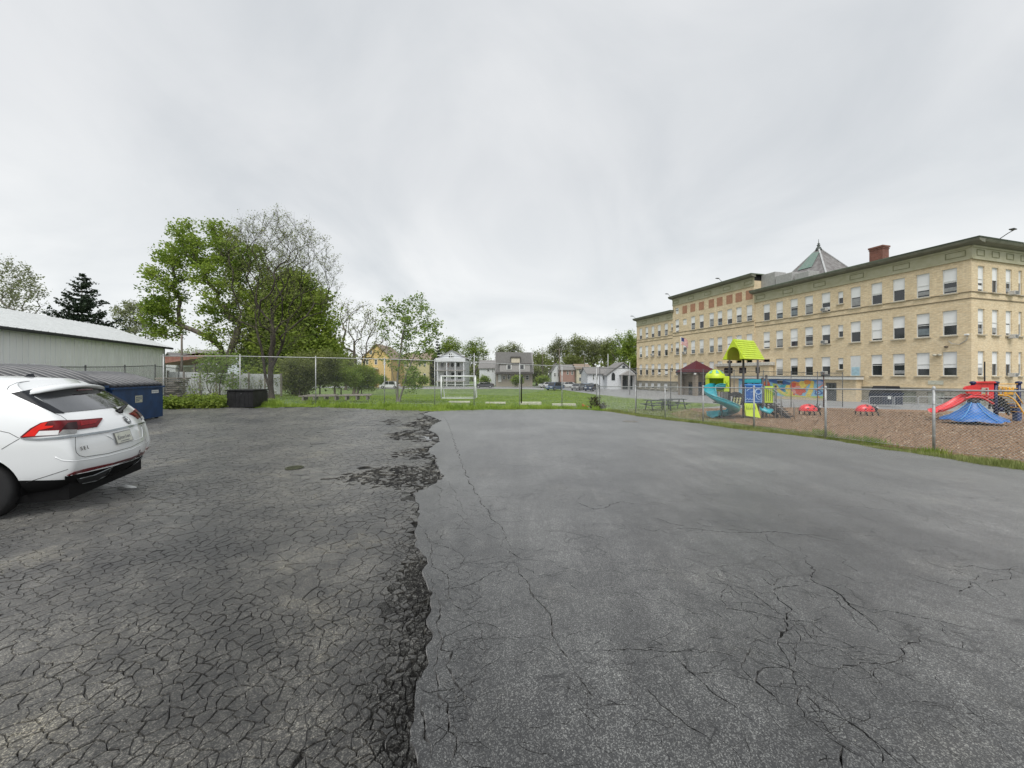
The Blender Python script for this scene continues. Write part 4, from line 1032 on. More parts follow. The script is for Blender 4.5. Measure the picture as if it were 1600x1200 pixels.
# shed, houses on the left
def gable_x(m, x0, x1, y0, y1, ze, zr, t_=.12, over=.3):
    """roof with ridge along x"""
    yc = (y0+y1)/2
    for s_, ya in ((-1, y0-over), (1, y1+over)):
        zl = ze-(zr-ze)*over/((y1-y0)/2)
        m._add([(x0-over,ya,zl),(x1+over,ya,zl),(x1+over,yc,zr),(x0-over,yc,zr),(x0-over,ya,zl+t_),(x1+over,ya,zl+t_),(x1+over,yc,zr+t_),(x0-over,yc,zr+t_)], [(0,1,2,3),(4,5,6,7),(0,1,5,4),(1,2,6,5),(2,3,7,6),(3,0,4,7)])
Y = 33; b = (PX(255,Y), Y, zg(PX(255,Y),Y))
t = thing('shed', 'open shed with a rusty red metal roof right of the metal building', 'shed', b)
REDR = M('rusty_red_roof', (.24,.09,.065), .7, col2=(.34,.17,.13), scale=3)
m = MB(); m._add([(0,-.6,3.05),(3.6,-.6,3.55),(3.6,3,3.55),(0,3,3.05),(-.2,-.6,2.45),(0,-.6,2.95)], [(0,1,2,3)]); m.prism([(0,2.55),(0,3.25),(4.4,3.35),(4.5,3.22)], (0,-.7,0), (1,0,0), (0,0,1), (0,1,0), 3.2); m.build('roof', REDR, t)
for xx in (.3, 1.6, 2.9, 4.1):
    m = MB(); m.b2((xx-.07,-.3,0),(xx+.07,-.16,2.55)); m.build('post', WOOD_GREY, t)
m = MB(); m.b2((0,1.2,0),(4.4,1.3,2.4)); m.build('back_wall', M('pale_wall', (.5,.5,.48), .8), t)
# utility pole on the left
def pole(label, px, Y, top, r=.13, arms=0, name='utility_pole', mat=None, lamp=False):
    X = PX(px, Y); g = zg(X, Y)-.1; H = PZ(top, Y)-g; t = thing(name, label, 'pole', (X, Y, g))
    mt = mat or M('pole_wood', (.09,.075,.06), .9, col2=(.17,.15,.125), scale=5, stretch=(1,1,.2))
    m = MB(); m.tube([(0,0,0),(0,0,H*.5),(0,0,H)], [r, r*.85, r*.7], 9); m.build('shaft', mt, t, True)
    for k in range(arms):
        m = MB(); m.b2((-1.2,-.06,H-.5-k*.9),(1.2,.06,H-.38-k*.9)); a = m.build('crossarm', mt, t)
        for xx in (-1.05,-.5,.5,1.05):
            m = MB(); m.lathe([(.04,H-.38-k*.9),(.06,H-.30-k*.9),(.03,H-.2-k*.9)], (xx,0,0), 7); m.build('insulator', GALV, a)
    if lamp:
        m = MB(); m.tube([(0,0,H-.4),(-.6,-.2,H-.05),(-1.5,-.4,H+.05)], .04, 6); m.build('arm', GALV, t)
        m = MB(); m.box((-1.8,-.5,H+.05), (.7,.25,.14), .3, .04); m.build('lamp_head', GALV, t)
    return t
pole('dark wooden pole standing above the rusty red shed roof', 284, 30, 522, .09)
pole('light grey pole right of the house with the double porch', 741, 100, 552, .16, mat=GALV)
pole('wooden utility pole with crossarm left of the white chapel', 874, 108, 544, .16, 1)
pole('pale wooden pole rising behind the white chapel', 950, 92, 553, .13, mat=GALV)
pole('thin wooden pole among the bare trees right of the grey house', 848, 112, 551, .12)
pole('thin dark pole behind the tan house', 913, 104, 556, .1)
pole('grey street lamp at the left end of the school', 984, 66, 566, .09, lamp=False, mat=GALV, name='street_lamp')
# planks / low bench behind the tall fence
Y = 23.9; X0 = PX(466, Y); X1 = PX(580, 24.6)
t = thing('plank_bench', 'long low weathered plank bench on the grass behind the tall fence', 'bench', (X0, Y, zg(X0, Y)-.07), math.atan2(.9, X1-X0)); Lb_ = X1-X0
for r, (yy, zz_) in enumerate(((0,.30),(.32,.32),(.64,.34))):
    for s0, s1 in ((0, Lb_*.5-.02), (Lb_*.5+.02, Lb_)):
        m = MB(); m.b2((s0+.15*r, yy, zz_-.045+random.uniform(-.02,.02)), (s1, yy+.26, zz_+.01), .006); m.build('plank', WOOD_GREY, t)
for k in range(7):
    m = MB(); xx = .2+k*(Lb_-.5)/6; m.b2((xx,.02,0),(xx+.1,.88,.25)); m.build('leg', WOOD_GREY, t)
# goal
Y = 41.5; X0, X1 = PX(689.5,Y), PX(742.5,Y); g = zg(X0, Y)-.06
t = thing('soccer_goal', 'white soccer goal on the grass field in front of the far houses', 'goal', (X0, Y, g)); Wg = X1-X0; Hg = PZ(588, Y)-g
WG = M('white_goal_paint', (.72,.74,.74), .5, var=.05)
for xx in (0, Wg): m = MB(); m.tube([(xx,0,0),(xx,0,Hg)], .085, 8); m.build('upright', WG, t, True)
m = MB(); m.tube([(-.08,0,Hg),(Wg+.08,0,Hg)], .085, 8); m.build('crossbar', WG, t, True)
m = MB(); m.tube([(0,0,.05),(0,-0.02,.05),(Wg,-.02,.05)], .05, 6); m.build('ground_bar', WG, t, True)
for xx in (0, Wg): m = MB(); m.tube([(xx,0,Hg),(xx,.9,Hg-.05),(xx,1.9,.06),(xx,0,.06)], .045, 6); m.build('side_frame', WG, t, True)
m = MB(); m.tube([(0,.9,Hg-.05),(Wg,.9,Hg-.05)], .035, 6); m.tube([(0,1.9,.06),(Wg,1.9,.06)], .035, 6); m.tube([(0,1.2,Hg*.62),(Wg,1.2,Hg*.62)], .03, 6); m.build('rear_bar', WG, t, True)
m = MB()
for k in range(25): xx = Wg*k/24; m.tube([(xx,.9,Hg-.05),(xx,1.9,.06)], .0035, 3, False)
for k in range(14): f_ = k/13; m.tube([(0,.9+f_,Hg-.05-(Hg-.11)*f_),(Wg,.9+f_,Hg-.05-(Hg-.11)*f_)], .0035, 3, False)
o = m.build('net', WG, t); o['kind'] = 'stuff'
# low cream beams behind the fence
CREAM = M('cream_painted_timber', (.58,.58,.47), .7, col2=(.44,.44,.36), scale=5)
for i, (a, b_, py, hh, lb) in enumerate(((701,734,628,.05,'leftmost low cream timber under the soccer goal'),(758,790,630,.08,'low cream timber just left of the padded fence post'),(811,846,635,.22,'cream timber bench with boards on top, right of the padded fence post'),(863,900,635.5,.18,'cream timber bench nearest the orange object'))):
    (xa, ya), (xb, yb) = GP(a, py), GP(b_, py); ya = max(ya, 28.2+i*.2); xa = PX(a, ya); xb = PX(b_, ya)
    t = thing('timber_bench', lb, 'bench', (xa, ya, zg(xa, ya)-.05)); w_ = xb-xa
    for k in range(2): m = MB(); m.b2((0, k*.17, hh-.09),(w_, k*.17+.15, hh+.05), .008); m.build('plank', CREAM, t)
    for xx in (.1, w_-.25): m = MB(); m.b2((xx,.02,0),(xx+.15,.3,hh-.09)); m.build('leg', CREAM, t)
    if hh > .15:
        m = MB(); m.b2((0,-.03,.05),(w_,-.001,hh-.02), .006); m.build('front_board', CREAM, t)
x, y = PX(915, 28.5), 28.5
t = thing('traffic_cone', 'small orange cone fallen on the grass left of the corner post', 'cone', (x, y, zg(x, y)-.02)); OR = M('orange_plastic', (.62,.13,.03), .5)
m = MB(); m.tube([(-.2,0,.12),(.22,0,.09)], [.12,.03], 10); m.build('body', OR, t, True); m = MB(); m.box((-.22,0,.14),(.04,.3,.3)); m.build('base', OR, t)
# picnic tables
DG = M('dark_green_metal', (.02,.035,.03), .6)
for i, (px, Y, lb) in enumerate(((1028, 26.4, 'dark picnic table on the grass just behind the low fence'), (1052, 28.6, 'second dark picnic table further back by the tall fence'))):
    X = PX(px, Y); t = thing('picnic_table', lb, 'picnic table', (X, Y, zg(X, Y)-.06), .15, 'picnic tables by the fence')
    for k in range(4): m = MB(); m.b2((-.9,-.36+k*.18,.72),(.9,-.36+k*.18+.165,.76)); m.build('table_board', DG, t)
    for s_ in (-1, 1): m = MB(); m.b2((-.9, s_*.72-.13,.43),(.9, s_*.72+.13,.47)); m.build('seat', DG, t)
    for xx in (-.65,.65): m = MB(); m.beam((xx,-.72,.40),(xx,.72,.40), .05, .06); m.beam((xx,-.55,0),(xx,-.25,.72), .05, .06); m.beam((xx,.55,0),(xx,.25,.72), .05, .06); m.build('leg', DG, t)
# ================================================================== SCHOOL
def brickmat(name, c1, c2, mortar, sc=1.0, bw=.42, rh=.085, ms=.012, var=.14):
    m, nt, p = newmat(name); n = nt.nodes.new; l = nt.links.new
    tc = n('ShaderNodeTexCoord'); s = n('ShaderNodeSeparateXYZ'); l(tc.outputs['Object'], s.inputs[0])
    ad = n('ShaderNodeMath'); l(s.outputs[0], ad.inputs[0]); l(s.outputs[1], ad.inputs[1]); cb = n('ShaderNodeCombineXYZ'); l(ad.outputs[0], cb.inputs[0]); l(s.outputs[2], cb.inputs[1])
    b = n('ShaderNodeTexBrick'); l(cb.outputs[0], b.inputs['Vector']); b.inputs['Scale'].default_value = sc
    b.inputs['Brick Width'].default_value = bw; b.inputs['Row Height'].default_value = rh; b.inputs['Mortar Size'].default_value = ms
    b.inputs['Color1'].default_value = (*c1, 1); b.inputs['Color2'].default_value = (*c2, 1); b.inputs['Mortar'].default_value = (*mortar, 1); b.inputs['Mortar Smooth'].default_value = .3
    ns = n('ShaderNodeTexNoise'); ns.inputs['Scale'].default_value = .45; ns.inputs['Detail'].default_value = 8; ns.inputs['Roughness'].default_value = .65; l(tc.outputs['Object'], ns.inputs['Vector'])
    r = n('ShaderNodeValToRGB'); l(ns.outputs[0], r.inputs[0]); r.color_ramp.elements[0].position = .3; var *= .6; r.color_ramp.elements[0].color = (1-var,)*3+(1,); r.color_ramp.elements[1].position = .7; r.color_ramp.elements[1].color = (1+var,)*3+(1,)
    n2 = n('ShaderNodeTexNoise'); n2.inputs['Scale'].default_value = 3.2; n2.inputs['Detail'].default_value = 5
    mp = n('ShaderNodeMapping'); mp.inputs['Scale'].default_value = (1,1,2.6); l(tc.outputs['Object'], mp.inputs[0]); l(mp.outputs[0], n2.inputs['Vector'])
    r2 = n('ShaderNodeValToRGB'); l(n2.outputs[0], r2.inputs[0]); r2.color_ramp.elements[0].position = .35; r2.color_ramp.elements[0].color = (.88,.87,.85,1); r2.color_ramp.elements[1].position = .65; r2.color_ramp.elements[1].color = (1.1,1.09,1.06,1)
    m1 = n('ShaderNodeMixRGB'); m1.blend_type = 'MULTIPLY'; m1.inputs[0].default_value = 1; l(b.outputs[0], m1.inputs[1]); l(r.outputs[0], m1.inputs[2])
    m2 = n('ShaderNodeMixRGB'); m2.blend_type = 'MULTIPLY'; m2.inputs[0].default_value = 1; l(m1.outputs[0], m2.inputs[1]); l(r2.outputs[0], m2.inputs[2])
    l(m2.outputs[0], p.inputs['Base Color']); p.inputs['Roughness'].default_value = .9; p.inputs['Specular IOR Level'].default_value = .25
    bu = n('ShaderNodeBump'); bu.inputs['Strength'].default_value = .5; bu.inputs['Distance'].default_value = .01; l(b.outputs['Fac'], bu.inputs['Height']); bu.invert = True; l(bu.outputs[0], p.inputs['Normal'])
    return m
TAN = brickmat('tan_brick', (.66,.525,.335), (.75,.635,.445), (.58,.50,.37))
STONE = brickmat('grey_stone_block', (.26,.25,.21), (.34,.325,.28), (.17,.16,.14), bw=.9, rh=.42, ms=.02)
REDB = brickmat('red_brick', (.17,.055,.04), (.24,.09,.065), (.22,.18,.16), bw=.3, rh=.09)
TERRA = M('terracotta_panel', (.40,.21,.13), .85, var=.15, scale=3)
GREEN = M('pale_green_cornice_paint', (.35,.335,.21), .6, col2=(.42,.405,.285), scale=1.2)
GREEN2 = M('grey_green_gutter', (.10,.125,.085), .6, var=.15)
SILL = M('limestone_sill', (.44,.39,.29), .85, var=.1)
BELT = M('dark_belt_joint', (.20,.16,.10), .9)
WFR = M('window_frame_white', (.66,.67,.65), .5, var=.05)
BLIND = M('window_blind', (.80,.81,.80), .6, var=.05, scale=.6)
GBLUE = M('blueish_glass', (.16,.20,.22), .1, var=.5, scale=.6, spec=.8)
SO = (PX(1517, 37.5)+.05, 37.5, -1.3)
sch = thing('school_building', 'large three-storey tan brick school with green cornices and white window shades', 'school', SO, TH)
BASEZ = -1.2
def wall_open(m, axis, fixed, a0, a1, z0, z1, opens, depth, inward):
    """wall in plane axis=fixed, spanning a0..a1; rectangular openings with reveals going 'inward' by depth"""
    As = sorted({a0, a1}|{o[0] for o in opens}|{o[1] for o in opens}); Zs = sorted({z0, z1}|{o[2] for o in opens}|{o[3] for o in opens})
    P = (lambda a, z, d=0: (fixed+d*inward, a, z)) if axis == 'x' else (lambda a, z, d=0: (a, fixed+d*inward, z))
    for i in range(len(As)-1):
        for j in range(len(Zs)-1):
            ca, cz = (As[i]+As[i+1])/2, (Zs[j]+Zs[j+1])/2
            if any(o[0] < ca < o[1] and o[2] < cz < o[3] for o in opens): continue
            m.quad(P(As[i],Zs[j]), P(As[i+1],Zs[j]), P(As[i+1],Zs[j+1]), P(As[i],Zs[j+1]))
    for o in opens:
        b, c, d, e_ = o
        m.quad(P(b,d), P(c,d), P(c,d,depth), P(b,d,depth)); m.quad(P(b,e_), P(c,e_), P(c,e_,depth), P(b,e_,depth))
        m.quad(P(b,d), P(b,e_), P(b,e_,depth), P(b,d,depth)); m.quad(P(c,d), P(c,e_), P(c,e_,depth), P(c,d,depth))
cols = [39.0,41.0,43.0,45.0,47.1,(48.7,),50.4,52.5,54.5,56.6,58.6]
cols2 = [61.4,63.3,65.1,67.1,68.9,71.2,73.3,75.4,77.5]
cols3 = [(79.2,),80.9,83.1,85.2,87.3,89.5]
lY = lambda Yw: (Yw-37.5)/.9615
FL = {3:(11.2,13.72), 2:(6.95,9.48), 1:(2.84,5.3)}
YA, YB, YC = lY(60.5), lY(79.9)-1.2, lY(91)
wins = []     # (plane, a centre, z0, z1, width, kind)
for c in cols+cols3:
    small = isinstance(c, tuple); y = lY(c[0] if small else c)
    for fl, (z0, z1) in FL.items(): wins.append(('x', y, z0+(.75 if small else 0), z1-.12*small-(.1 if small else 0), .62 if small else 1.1, 's' if small else 'w'))
for k, c in enumerate(cols2):
    y = lY(c)
    for fl, (z0, z1) in FL.items():
        dz = .35 if fl == 3 else 0
        if k == 7 and fl == 3: wins.append(('x', y, z0+1.5, z1+dz-.2, 1.1, 'b')); continue
        wins.append(('x', y, z0+dz, z1+dz, 1.1, 'w'))
    if k == 8: wins.append(('x', y, 15.2, 16.4, .95, 'b'))
basew = []
for Yw in (62,64,66,70,72,74,77,80.9,83.1,85.2,87.3,89.5): basew.append(('x', lY(Yw), -.1, 1.1, 1.15, 'v'))
side = []
for xx in (1.54,3.8,6.05,8.0,10.3,12.5,14.7,17):
    for fl, (z0, z1) in FL.items(): side.append(('y', xx, z0, z1, 1.05 if xx < 7.5 else (.6 if xx < 9 else 1.05), 'w' if not 7.5 < xx < 9 else 's'))
def op(w): return (w[1]-w[4]/2, w[1]+w[4]/2, w[2], w[3])
XB = 24.0
m = MB()
wall_open(m, 'x', 0, 0, YA, 1.5, 15.0, [op(w) for w in wins if w[1] < YA], .22, 1)
wall_open(m, 'x', 0, YB, YC, 1.5, 15.0, [op(w) for w in wins if w[1] > YB], .22, 1)
wall_open(m, 'x', -.12, YA, YB, 1.5, 17.8, [op(w) for w in wins if YA < w[1] < YB], .24, 1)
wall_open(m, 'y', 0, 0, XB, 1.5, 15.0, [op(w) for w in side], .22, 1)
m.quad((-.12,YA,1.5),(0,YA,1.5),(0,YA,17.8),(-.12,YA,17.8)); m.quad((-.12,YB,1.5),(0,YB,1.5),(0,YB,17.8),(-.12,YB,17.8))
m.quad((0,YA,15),(14,YA,15),(14,YA,17.8),(0,YA,17.8)); m.quad((0,YB,15),(14,YB,15),(14,YB,17.8),(0,YB,17.8)); m.quad((0,YC,1.5),(XB,YC,1.5),(XB,YC,15),(0,YC,15)); m.quad((XB,0,-1),(XB,YC,-1),(XB,YC,15),(XB,0,15))
m.build('wall', TAN, sch)
m = MB(); wall_open(m, 'x', -.10, 0, YC, BASEZ, 1.5, [op(w) for w in basew]+[(lY(41.6)-.1, lY(41.6)+1.3, -.35, 1.15), (lY(39.4)-.1, lY(39.4)+1.25, -.35, 1.15), (lY(44.3), lY(44.3)+1.2,-.3,1.1)], .18, 1)
wall_open(m, 'y', -.10, -.10, XB, BASEZ, 1.5, [(x_, x_+1.1, -.2, 1.0) for x_ in (1.0,3.3,5.5,9.8,12)], .18, 1); m.build('basement_wall', STONE, sch)
m = MB()
for lo_, hi_ in ((1.5,1.62),): m.b2((-.17,-.17,lo_),(0.0,YC,hi_)); m.b2((0.0,-.17,lo_),(XB,0.0,hi_))
m.build('water_table', SILL, sch)
# boarded basement openings
BRD = M('grey_green_board', (.21,.22,.17), .8, var=.2, scale=2); BRW = M('peeling_white_board', (.50,.50,.44), .8, col2=(.25,.27,.22), scale=5)
for yy, mt in ((lY(41.6), BRD), (lY(39.4), BRW), (lY(44.3), BRD)):
    m = MB(); m.b2((.02, yy-.1, -.35), (.06, yy+1.3, 1.15)); m.build('window_board', mt, sch)
for x_ in (1.0,3.3,5.5,9.8,12): m = MB(); m.b2((x_, .02, -.2), (x_+1.1, .06, 1.0)); m.build('window_board', BRD, sch)
# back filling behind window openings
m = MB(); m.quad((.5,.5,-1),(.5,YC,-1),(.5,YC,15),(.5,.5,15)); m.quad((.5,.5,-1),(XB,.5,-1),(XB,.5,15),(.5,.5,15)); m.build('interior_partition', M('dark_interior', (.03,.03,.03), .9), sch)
# belt courses
m = MB()
for z_ in (10.42, 11.06):
    m.b2((-.05,-.05,z_),(-.001,YA,z_+.10)); m.b2((-.05,YB,z_),(-.001,YC,z_+.10)); m.b2((-.17,YA,z_+.3),(-.121,YB,z_+.40)); m.b2((0,-.05,z_),(XB,-.001,z_+.10))
m.build('belt_course', BELT, sch)
# friezes and cornices
def cornice(y0, y1, x0, zb, wrap, nm):
    m = MB(); m.b2((x0-.10, y0, zb), (x0-.001, y1, zb+1.25)); m.b2((x0-.16, y0, zb-.08), (x0-.101, y1, zb+.06)); m.b2((x0-.2, y0, zb+1.06), (x0-.101, y1, zb+1.26))
    if wrap: m.b2((x0, -.10, zb), (XB, -.001, zb+1.25)); m.b2((x0-.1, -.16, zb-.08), (XB, -.101, zb+.06)); m.b2((x0-.1, -.2, zb+1.06),(XB,-.101,zb+1.26)); m.b2((x0-.10,-.10,zb),(x0,0,zb+1.25))
    f = m.build('frieze', GREEN, sch)
    n = int((y1-y0)/2.1)
    for k in range(n):
        yy = y0+(k+.5)*(y1-y0)/n
        if k % 2: continue
        m = MB(); w_, h_ = 1.5, .55
        for a, b_ in (((yy-w_/2,zb+.3),(yy+w_/2,zb+.36)),((yy-w_/2,zb+.3+h_),(yy+w_/2,zb+.36+h_)),((yy-w_/2,zb+.36),(yy-w_/2+.06,zb+.3+h_)),((yy+w_/2-.06,zb+.36),(yy+w_/2,zb+.3+h_))): m.b2((x0-.135,a[0],a[1]),(x0-.1005,b_[0],b_[1]))
        m.build('frieze_panel', M_FP, f)
    if wrap:
        for k in range(8):
            xx = 1.2+k*2.4; m = MB()
            for a, b_ in (((xx-.6,zb+.3),(xx+.6,zb+.36)),((xx-.6,zb+.85),(xx+.6,zb+.91)),((xx-.6,zb+.36),(xx-.54,zb+.85)),((xx+.54,zb+.36),(xx+.6,zb+.85))): m.b2((a[0],-.135,a[1]),(b_[0],-.1005,b_[1]))
            m.build('frieze_panel', M_FP, f)
    m = MB(); ov = .95
    prof = [(0,1.26),(-.45,1.30),(-ov+.1,1.42),(-ov,1.62),(-ov,1.70),(0,1.74)]
    ya, yb = (y0-(ov if wrap else .25), y1+.25)
    m.prism([(x0+a, zb+b_) for a, b_ in prof], (0, ya, 0), (1,0,0), (0,0,1), (0,1,0), yb-ya)
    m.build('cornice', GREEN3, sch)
    if wrap: m = MB(); m.prism([(a, zb+b_) for a, b_ in prof], (x0, 0, 0), (0,1,0), (0,0,1), (1,0,0), XB-x0+.5); m.build('cornice', GREEN3, sch)
    m = MB(); m.b2((x0-ov-.03, ya-.03, zb+1.66), (x0+6, yb, zb+1.80))
    if wrap: m.b2((x0-ov-.03, ya-.03, zb+1.661), (XB+.5, 6, zb+1.799))
    m.build('gutter', GREEN2, sch)
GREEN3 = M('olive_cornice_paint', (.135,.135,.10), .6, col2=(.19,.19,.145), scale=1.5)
M_FP = M('darker_green_moulding', (.20,.20,.11), .7)
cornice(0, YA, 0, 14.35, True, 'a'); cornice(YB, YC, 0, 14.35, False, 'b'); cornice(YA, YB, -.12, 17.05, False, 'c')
# flat roofs
m = MB(); m.b2((0,0,15.9),(XB,YC,16.0)); m.build('roof', A_DARK, sch); m = MB(); m.b2((-.1,YA+.02,17.8),(14,YB-.02,18.6)); m.build('roof', A_DARK, sch)
# terracotta panels over the centre windows
for k, c in enumerate(cols2[:8]):
    y = lY(c); m = MB(); m.b2((-.15, y-.62, 14.95), (-.121, y+.62, 16.45)); m.build('brick_panel', TERRA, sch)
# windows: shared meshes
WM = {}
def window_meshes(w, h, kind, split):
    key = (round(w,2), round(h,2), kind, split)
    if key in WM: return WM[key]
    zs_ = h*split
    m = MB(); f_ = .075
    m.b2((-.03,-w/2,0),(.05,-w/2+f_,h)); m.b2((-.03,w/2-f_,0),(.05,w/2,h)); m.b2((-.03,-w/2+f_,0),(.05,w/2-f_,f_)); m.b2((-.03,-w/2+f_,h-f_),(.05,w/2-f_,h)); m.b2((-.025,-w/2+f_,h*.5-.03),(.045,w/2-f_,h*.5+.03))
    a = m.build('window', WFR)
    m = MB(); m.b2((.020,-w/2+f_,zs_),(.035,w/2-f_,h-f_)); b_ = m.build('blind', BLIND)
    m = MB(); m.b2((.05,-w/2+f_,f_),(.06,w/2-f_,h-f_)); c_ = m.build('pane', GLASS)
    m = MB(); m.b2((-.30,-w/2-.12,-.13),(-.02,w/2+.12,-.01)); d_ = m.build('sill', SILL)
    WM[key] = (a.data, b_.data, c_.data, d_.data)
    for q in (a, b_, c_, d_): bpy.data.objects.remove(q)
    return WM[key]
def place_window(pl, a, z0, z1, w, kind, parent, off=0.0, inset=.13):
    h = z1-z0; split = random.choice([.50,.50,.47,.44,.5,.40,.34,.56,.30]) if kind != 'b' else .08
    if kind == 's': split = .52
    if kind == 'v': split = .2 if random.random() < .5 else .6
    me = window_meshes(w, h, kind, split)
    o = link('window', me[0], parent)
    if pl == 'x': o.location = (inset+off, a, z0)
    else: o.location = (a, inset+off, z0); o.rotation_euler = (0,0,math.pi/2)
    for nm, q in zip(('blind','pane','sill'), me[1:]):
        if nm == 'sill' and kind == 'b': continue
        link(nm, q, o)
    if random.random() < .6 and kind == 'w':   # half-open sash or pale curtain low down
        m = MB(); m.b2((.030,-w/2+.09,h*.10),(.042,w/2-.09,h*random.choice([.25,.36,.45]))); m.build('curtain', random.choice([GBLUE, BLIND_G, BLIND_G, BLIND]), o)
    return o
BLIND_G = M('grey_shade', (.30,.31,.31), .7, var=.2)
for w in wins:
    if w[1] < lY(66.9)+.1 and w[1] > lY(57.4) and w[3] < 6: continue      # hidden behind the entrance annex
    if abs(w[1]-lY(47.1)) < .1 and w[2] < 3: continue
    place_window(*w, sch, off=-.12 if YA < w[1] < YB else 0)
for w in basew: place_window(*w, sch, off=-.1)
for w in side: place_window(*w, sch)
# the blue door-like window above the annex roof
yy = lY(47.1); m = MB(); m.b2((.04,yy-.55,2.5),(.10,yy+.55,5.3)); d_ = m.build('door', WFR, sch)
m = MB(); m.b2((.02,yy-.42,2.7),(.038,yy+.42,3.9)); m.build('pane', M('pale_blue_panel', (.38,.55,.62), .4, var=.15, scale=3), d_)
# chimney
def inS(x, y): # local->world
    return (SO[0]+x*Ev[0]+y*Dv[0], SO[1]+x*Ev[1]+y*Dv[1])
m = MB(); m.b2((3.6,9.3,15.9),(4.75,10.7,18.85)); m.b2((3.55,9.25,18.6),(4.8,10.75,18.72)); m.b2((3.5,9.2,18.8),(4.85,10.8,19.0)); m.build('chimney', REDB, sch)
# pyramidal tower roof
yt, xt = lY(65)-4.4, 13.9
m = MB(); hs = 4.7; m.b2((xt-hs,yt-hs,15.9),(xt+hs,yt+hs,17.6)); m.build('tower_base', CONC, sch)
SLATE = M('stained_slate', (.13,.12,.118), .85, col2=(.24,.235,.23), scale=1.6, detail=9)
m = MB(); m._add([(xt-hs,yt-hs,17.6),(xt+hs,yt-hs,17.6),(xt+hs,yt+hs,17.6),(xt-hs,yt+hs,17.6),(xt,yt,24.3)], [(0,1,4),(1,2,4),(2,3,4),(3,0,4)]); tr_ = m.build('tower_roof', SLATE, sch)
COP = M('copper_patina', (.13,.21,.175), .8, col2=(.20,.25,.225), scale=3)
def lp(a, b_, t_): return tuple(a[i]+(b_[i]-a[i])*t_ for i in range(3))
for c_ in ((-hs,-hs),(hs,-hs),(hs,hs),(-hs,hs)): m = MB(); m.beam((xt+c_[0],yt+c_[1],17.65),(xt,yt,24.35), .22,.12); m.build('hip_flashing', M('lead_flashing', (.36,.37,.37), .6), tr_)
ap = Vector((xt,yt,24.3)); c0_ = Vector((xt-hs,yt-hs,17.6)); c1_ = Vector((xt-hs,yt+hs,17.6))
mid = (c0_+c1_)/2; nrm = Vector((-6.7,0,5.9)).normalized()*.06
m = MB(); q = [ap.lerp(c0_,.15)+nrm, ap.lerp(c1_,.12)+nrm, ap.lerp(c1_.lerp(c0_,.2),.55)+nrm, ap.lerp(c0_.lerp(c1_,.35),.55)+nrm]; m._add(q, [(0,1,2,3)]); m._add([p+nrm*.8 for p in q], [(0,1,2,3)]); m.build('copper_patch', COP, tr_)
m = MB(); m.lathe([(.5,23.9),(.32,24.35),(.14,24.5),(.28,24.7),(.10,24.85),(.2,25.0),(.05,25.1),(.03,25.7),(0,25.8)], (xt,yt,0), 10); m.build('finial', M('dark_copper', (.05,.06,.055), .6), tr_, True)
PAR = M('grey_parapet', (.34,.34,.33), .85, var=.12)
for lo_, hi_ in (((1.2,YA-2.4,15.9),(3.4,YA-.02,18.7)), ((1.0,YA-5.2,15.9),(5.4,YA-2.6,17.9)), ((1.0,YA-7.6,15.9),(3.0,YA-5.6,17.5))):
    m = MB(); m.b2(lo_, hi_, .05); m.build('roof_box', PAR, sch)
# roof lights on brackets
def flood(x, y, z, label, dx=-.9, dy=-.2):
    wx, wy_ = inS(x, y); t = thing('flood_light', label, 'flood light', (wx, wy_, SO[2]+z), TH)
    m = MB(); m.tube([(0,0,0),(dx*.6,dy*.6,.35),(dx,dy,.5)], .035, 6); m.build('bracket', GALVD, t)
    m = MB(); m.box((dx-.25,dy,.52),(.6,.35,.10), .1, .02); m.build('lamp_head', GALVD, t)
flood(2.2, -.9, 16.1, 'flood light on the cornice at the right end of the school', -.3, -1.1); flood(-1.0, YC-1, 16.1, 'flood light on the cornice at the far left end of the school', -.6, .2)
flood(-1.05, YB-.4, 18.8, 'flood light at the left end of the raised middle cornice', -.6, 0); flood(-1.0, YA+5.5, 18.8, 'flood light near the right end of the raised middle cornice', -.7, 0)
# wall lamps, conduit, sign and cables on the corner
wx, wy_ = inS(-.02, 1.0); t = thing('wall_lamp', 'white security lamp and curved cable on the school corner', 'wall lamp', (wx, wy_, SO[2]+7.0), TH)
m = MB(); m.box((-.15,-.75,-.1),(.25,.3,.16),0,.03); m.build('lamp_head', WFR, t); m = MB(); m.tube([(-.05,-.75,-.2),(-.05,-.72,-.6),(-.05,-.2,-1.0),(-.05,.35,-.9),(-.05,.6,-.6)], .03, 5); m.build('cable', GALV, t, True)
m = MB(); m.lathe([(0,-.1),(.14,-.05),(.16,.08),(0,.12)], (-.12,.75,-1.2), 10); m.build('camera_dome', M('brown_dome', (.07,.05,.035), .4), t, True)
wx, wy_ = inS(-.02, lY(41.0)-1.25); t = thing('wall_lamp', 'twin round floodlight between the two right ground-floor windows', 'wall lamp', (wx, wy_, SO[2]+5.0), TH)
for s_ in (-.2,.2): m = MB(); m.lathe([(0,-.12),(.13,-.1),(.17,.08),(0,.14)], (-.2,s_,0), 10); m.build('lamp_head', M('cream_lamp', (.5,.47,.38), .5), t, True)
m = MB(); m.box((-.08,0,.05),(.12,.5,.08)); m.build('bracket', GALV, t)
wx, wy_ = inS(-.03, lY(40.0)); t = tag(MB().box((0,0,0),(.04,1.2,.42)).build('wall_sign', CREAM), 'small cream sign below the right ground-floor windows of the school', 'sign'); t.location = (wx, wy_, SO[2]+2.15); t.rotation_euler = (0,0,TH)
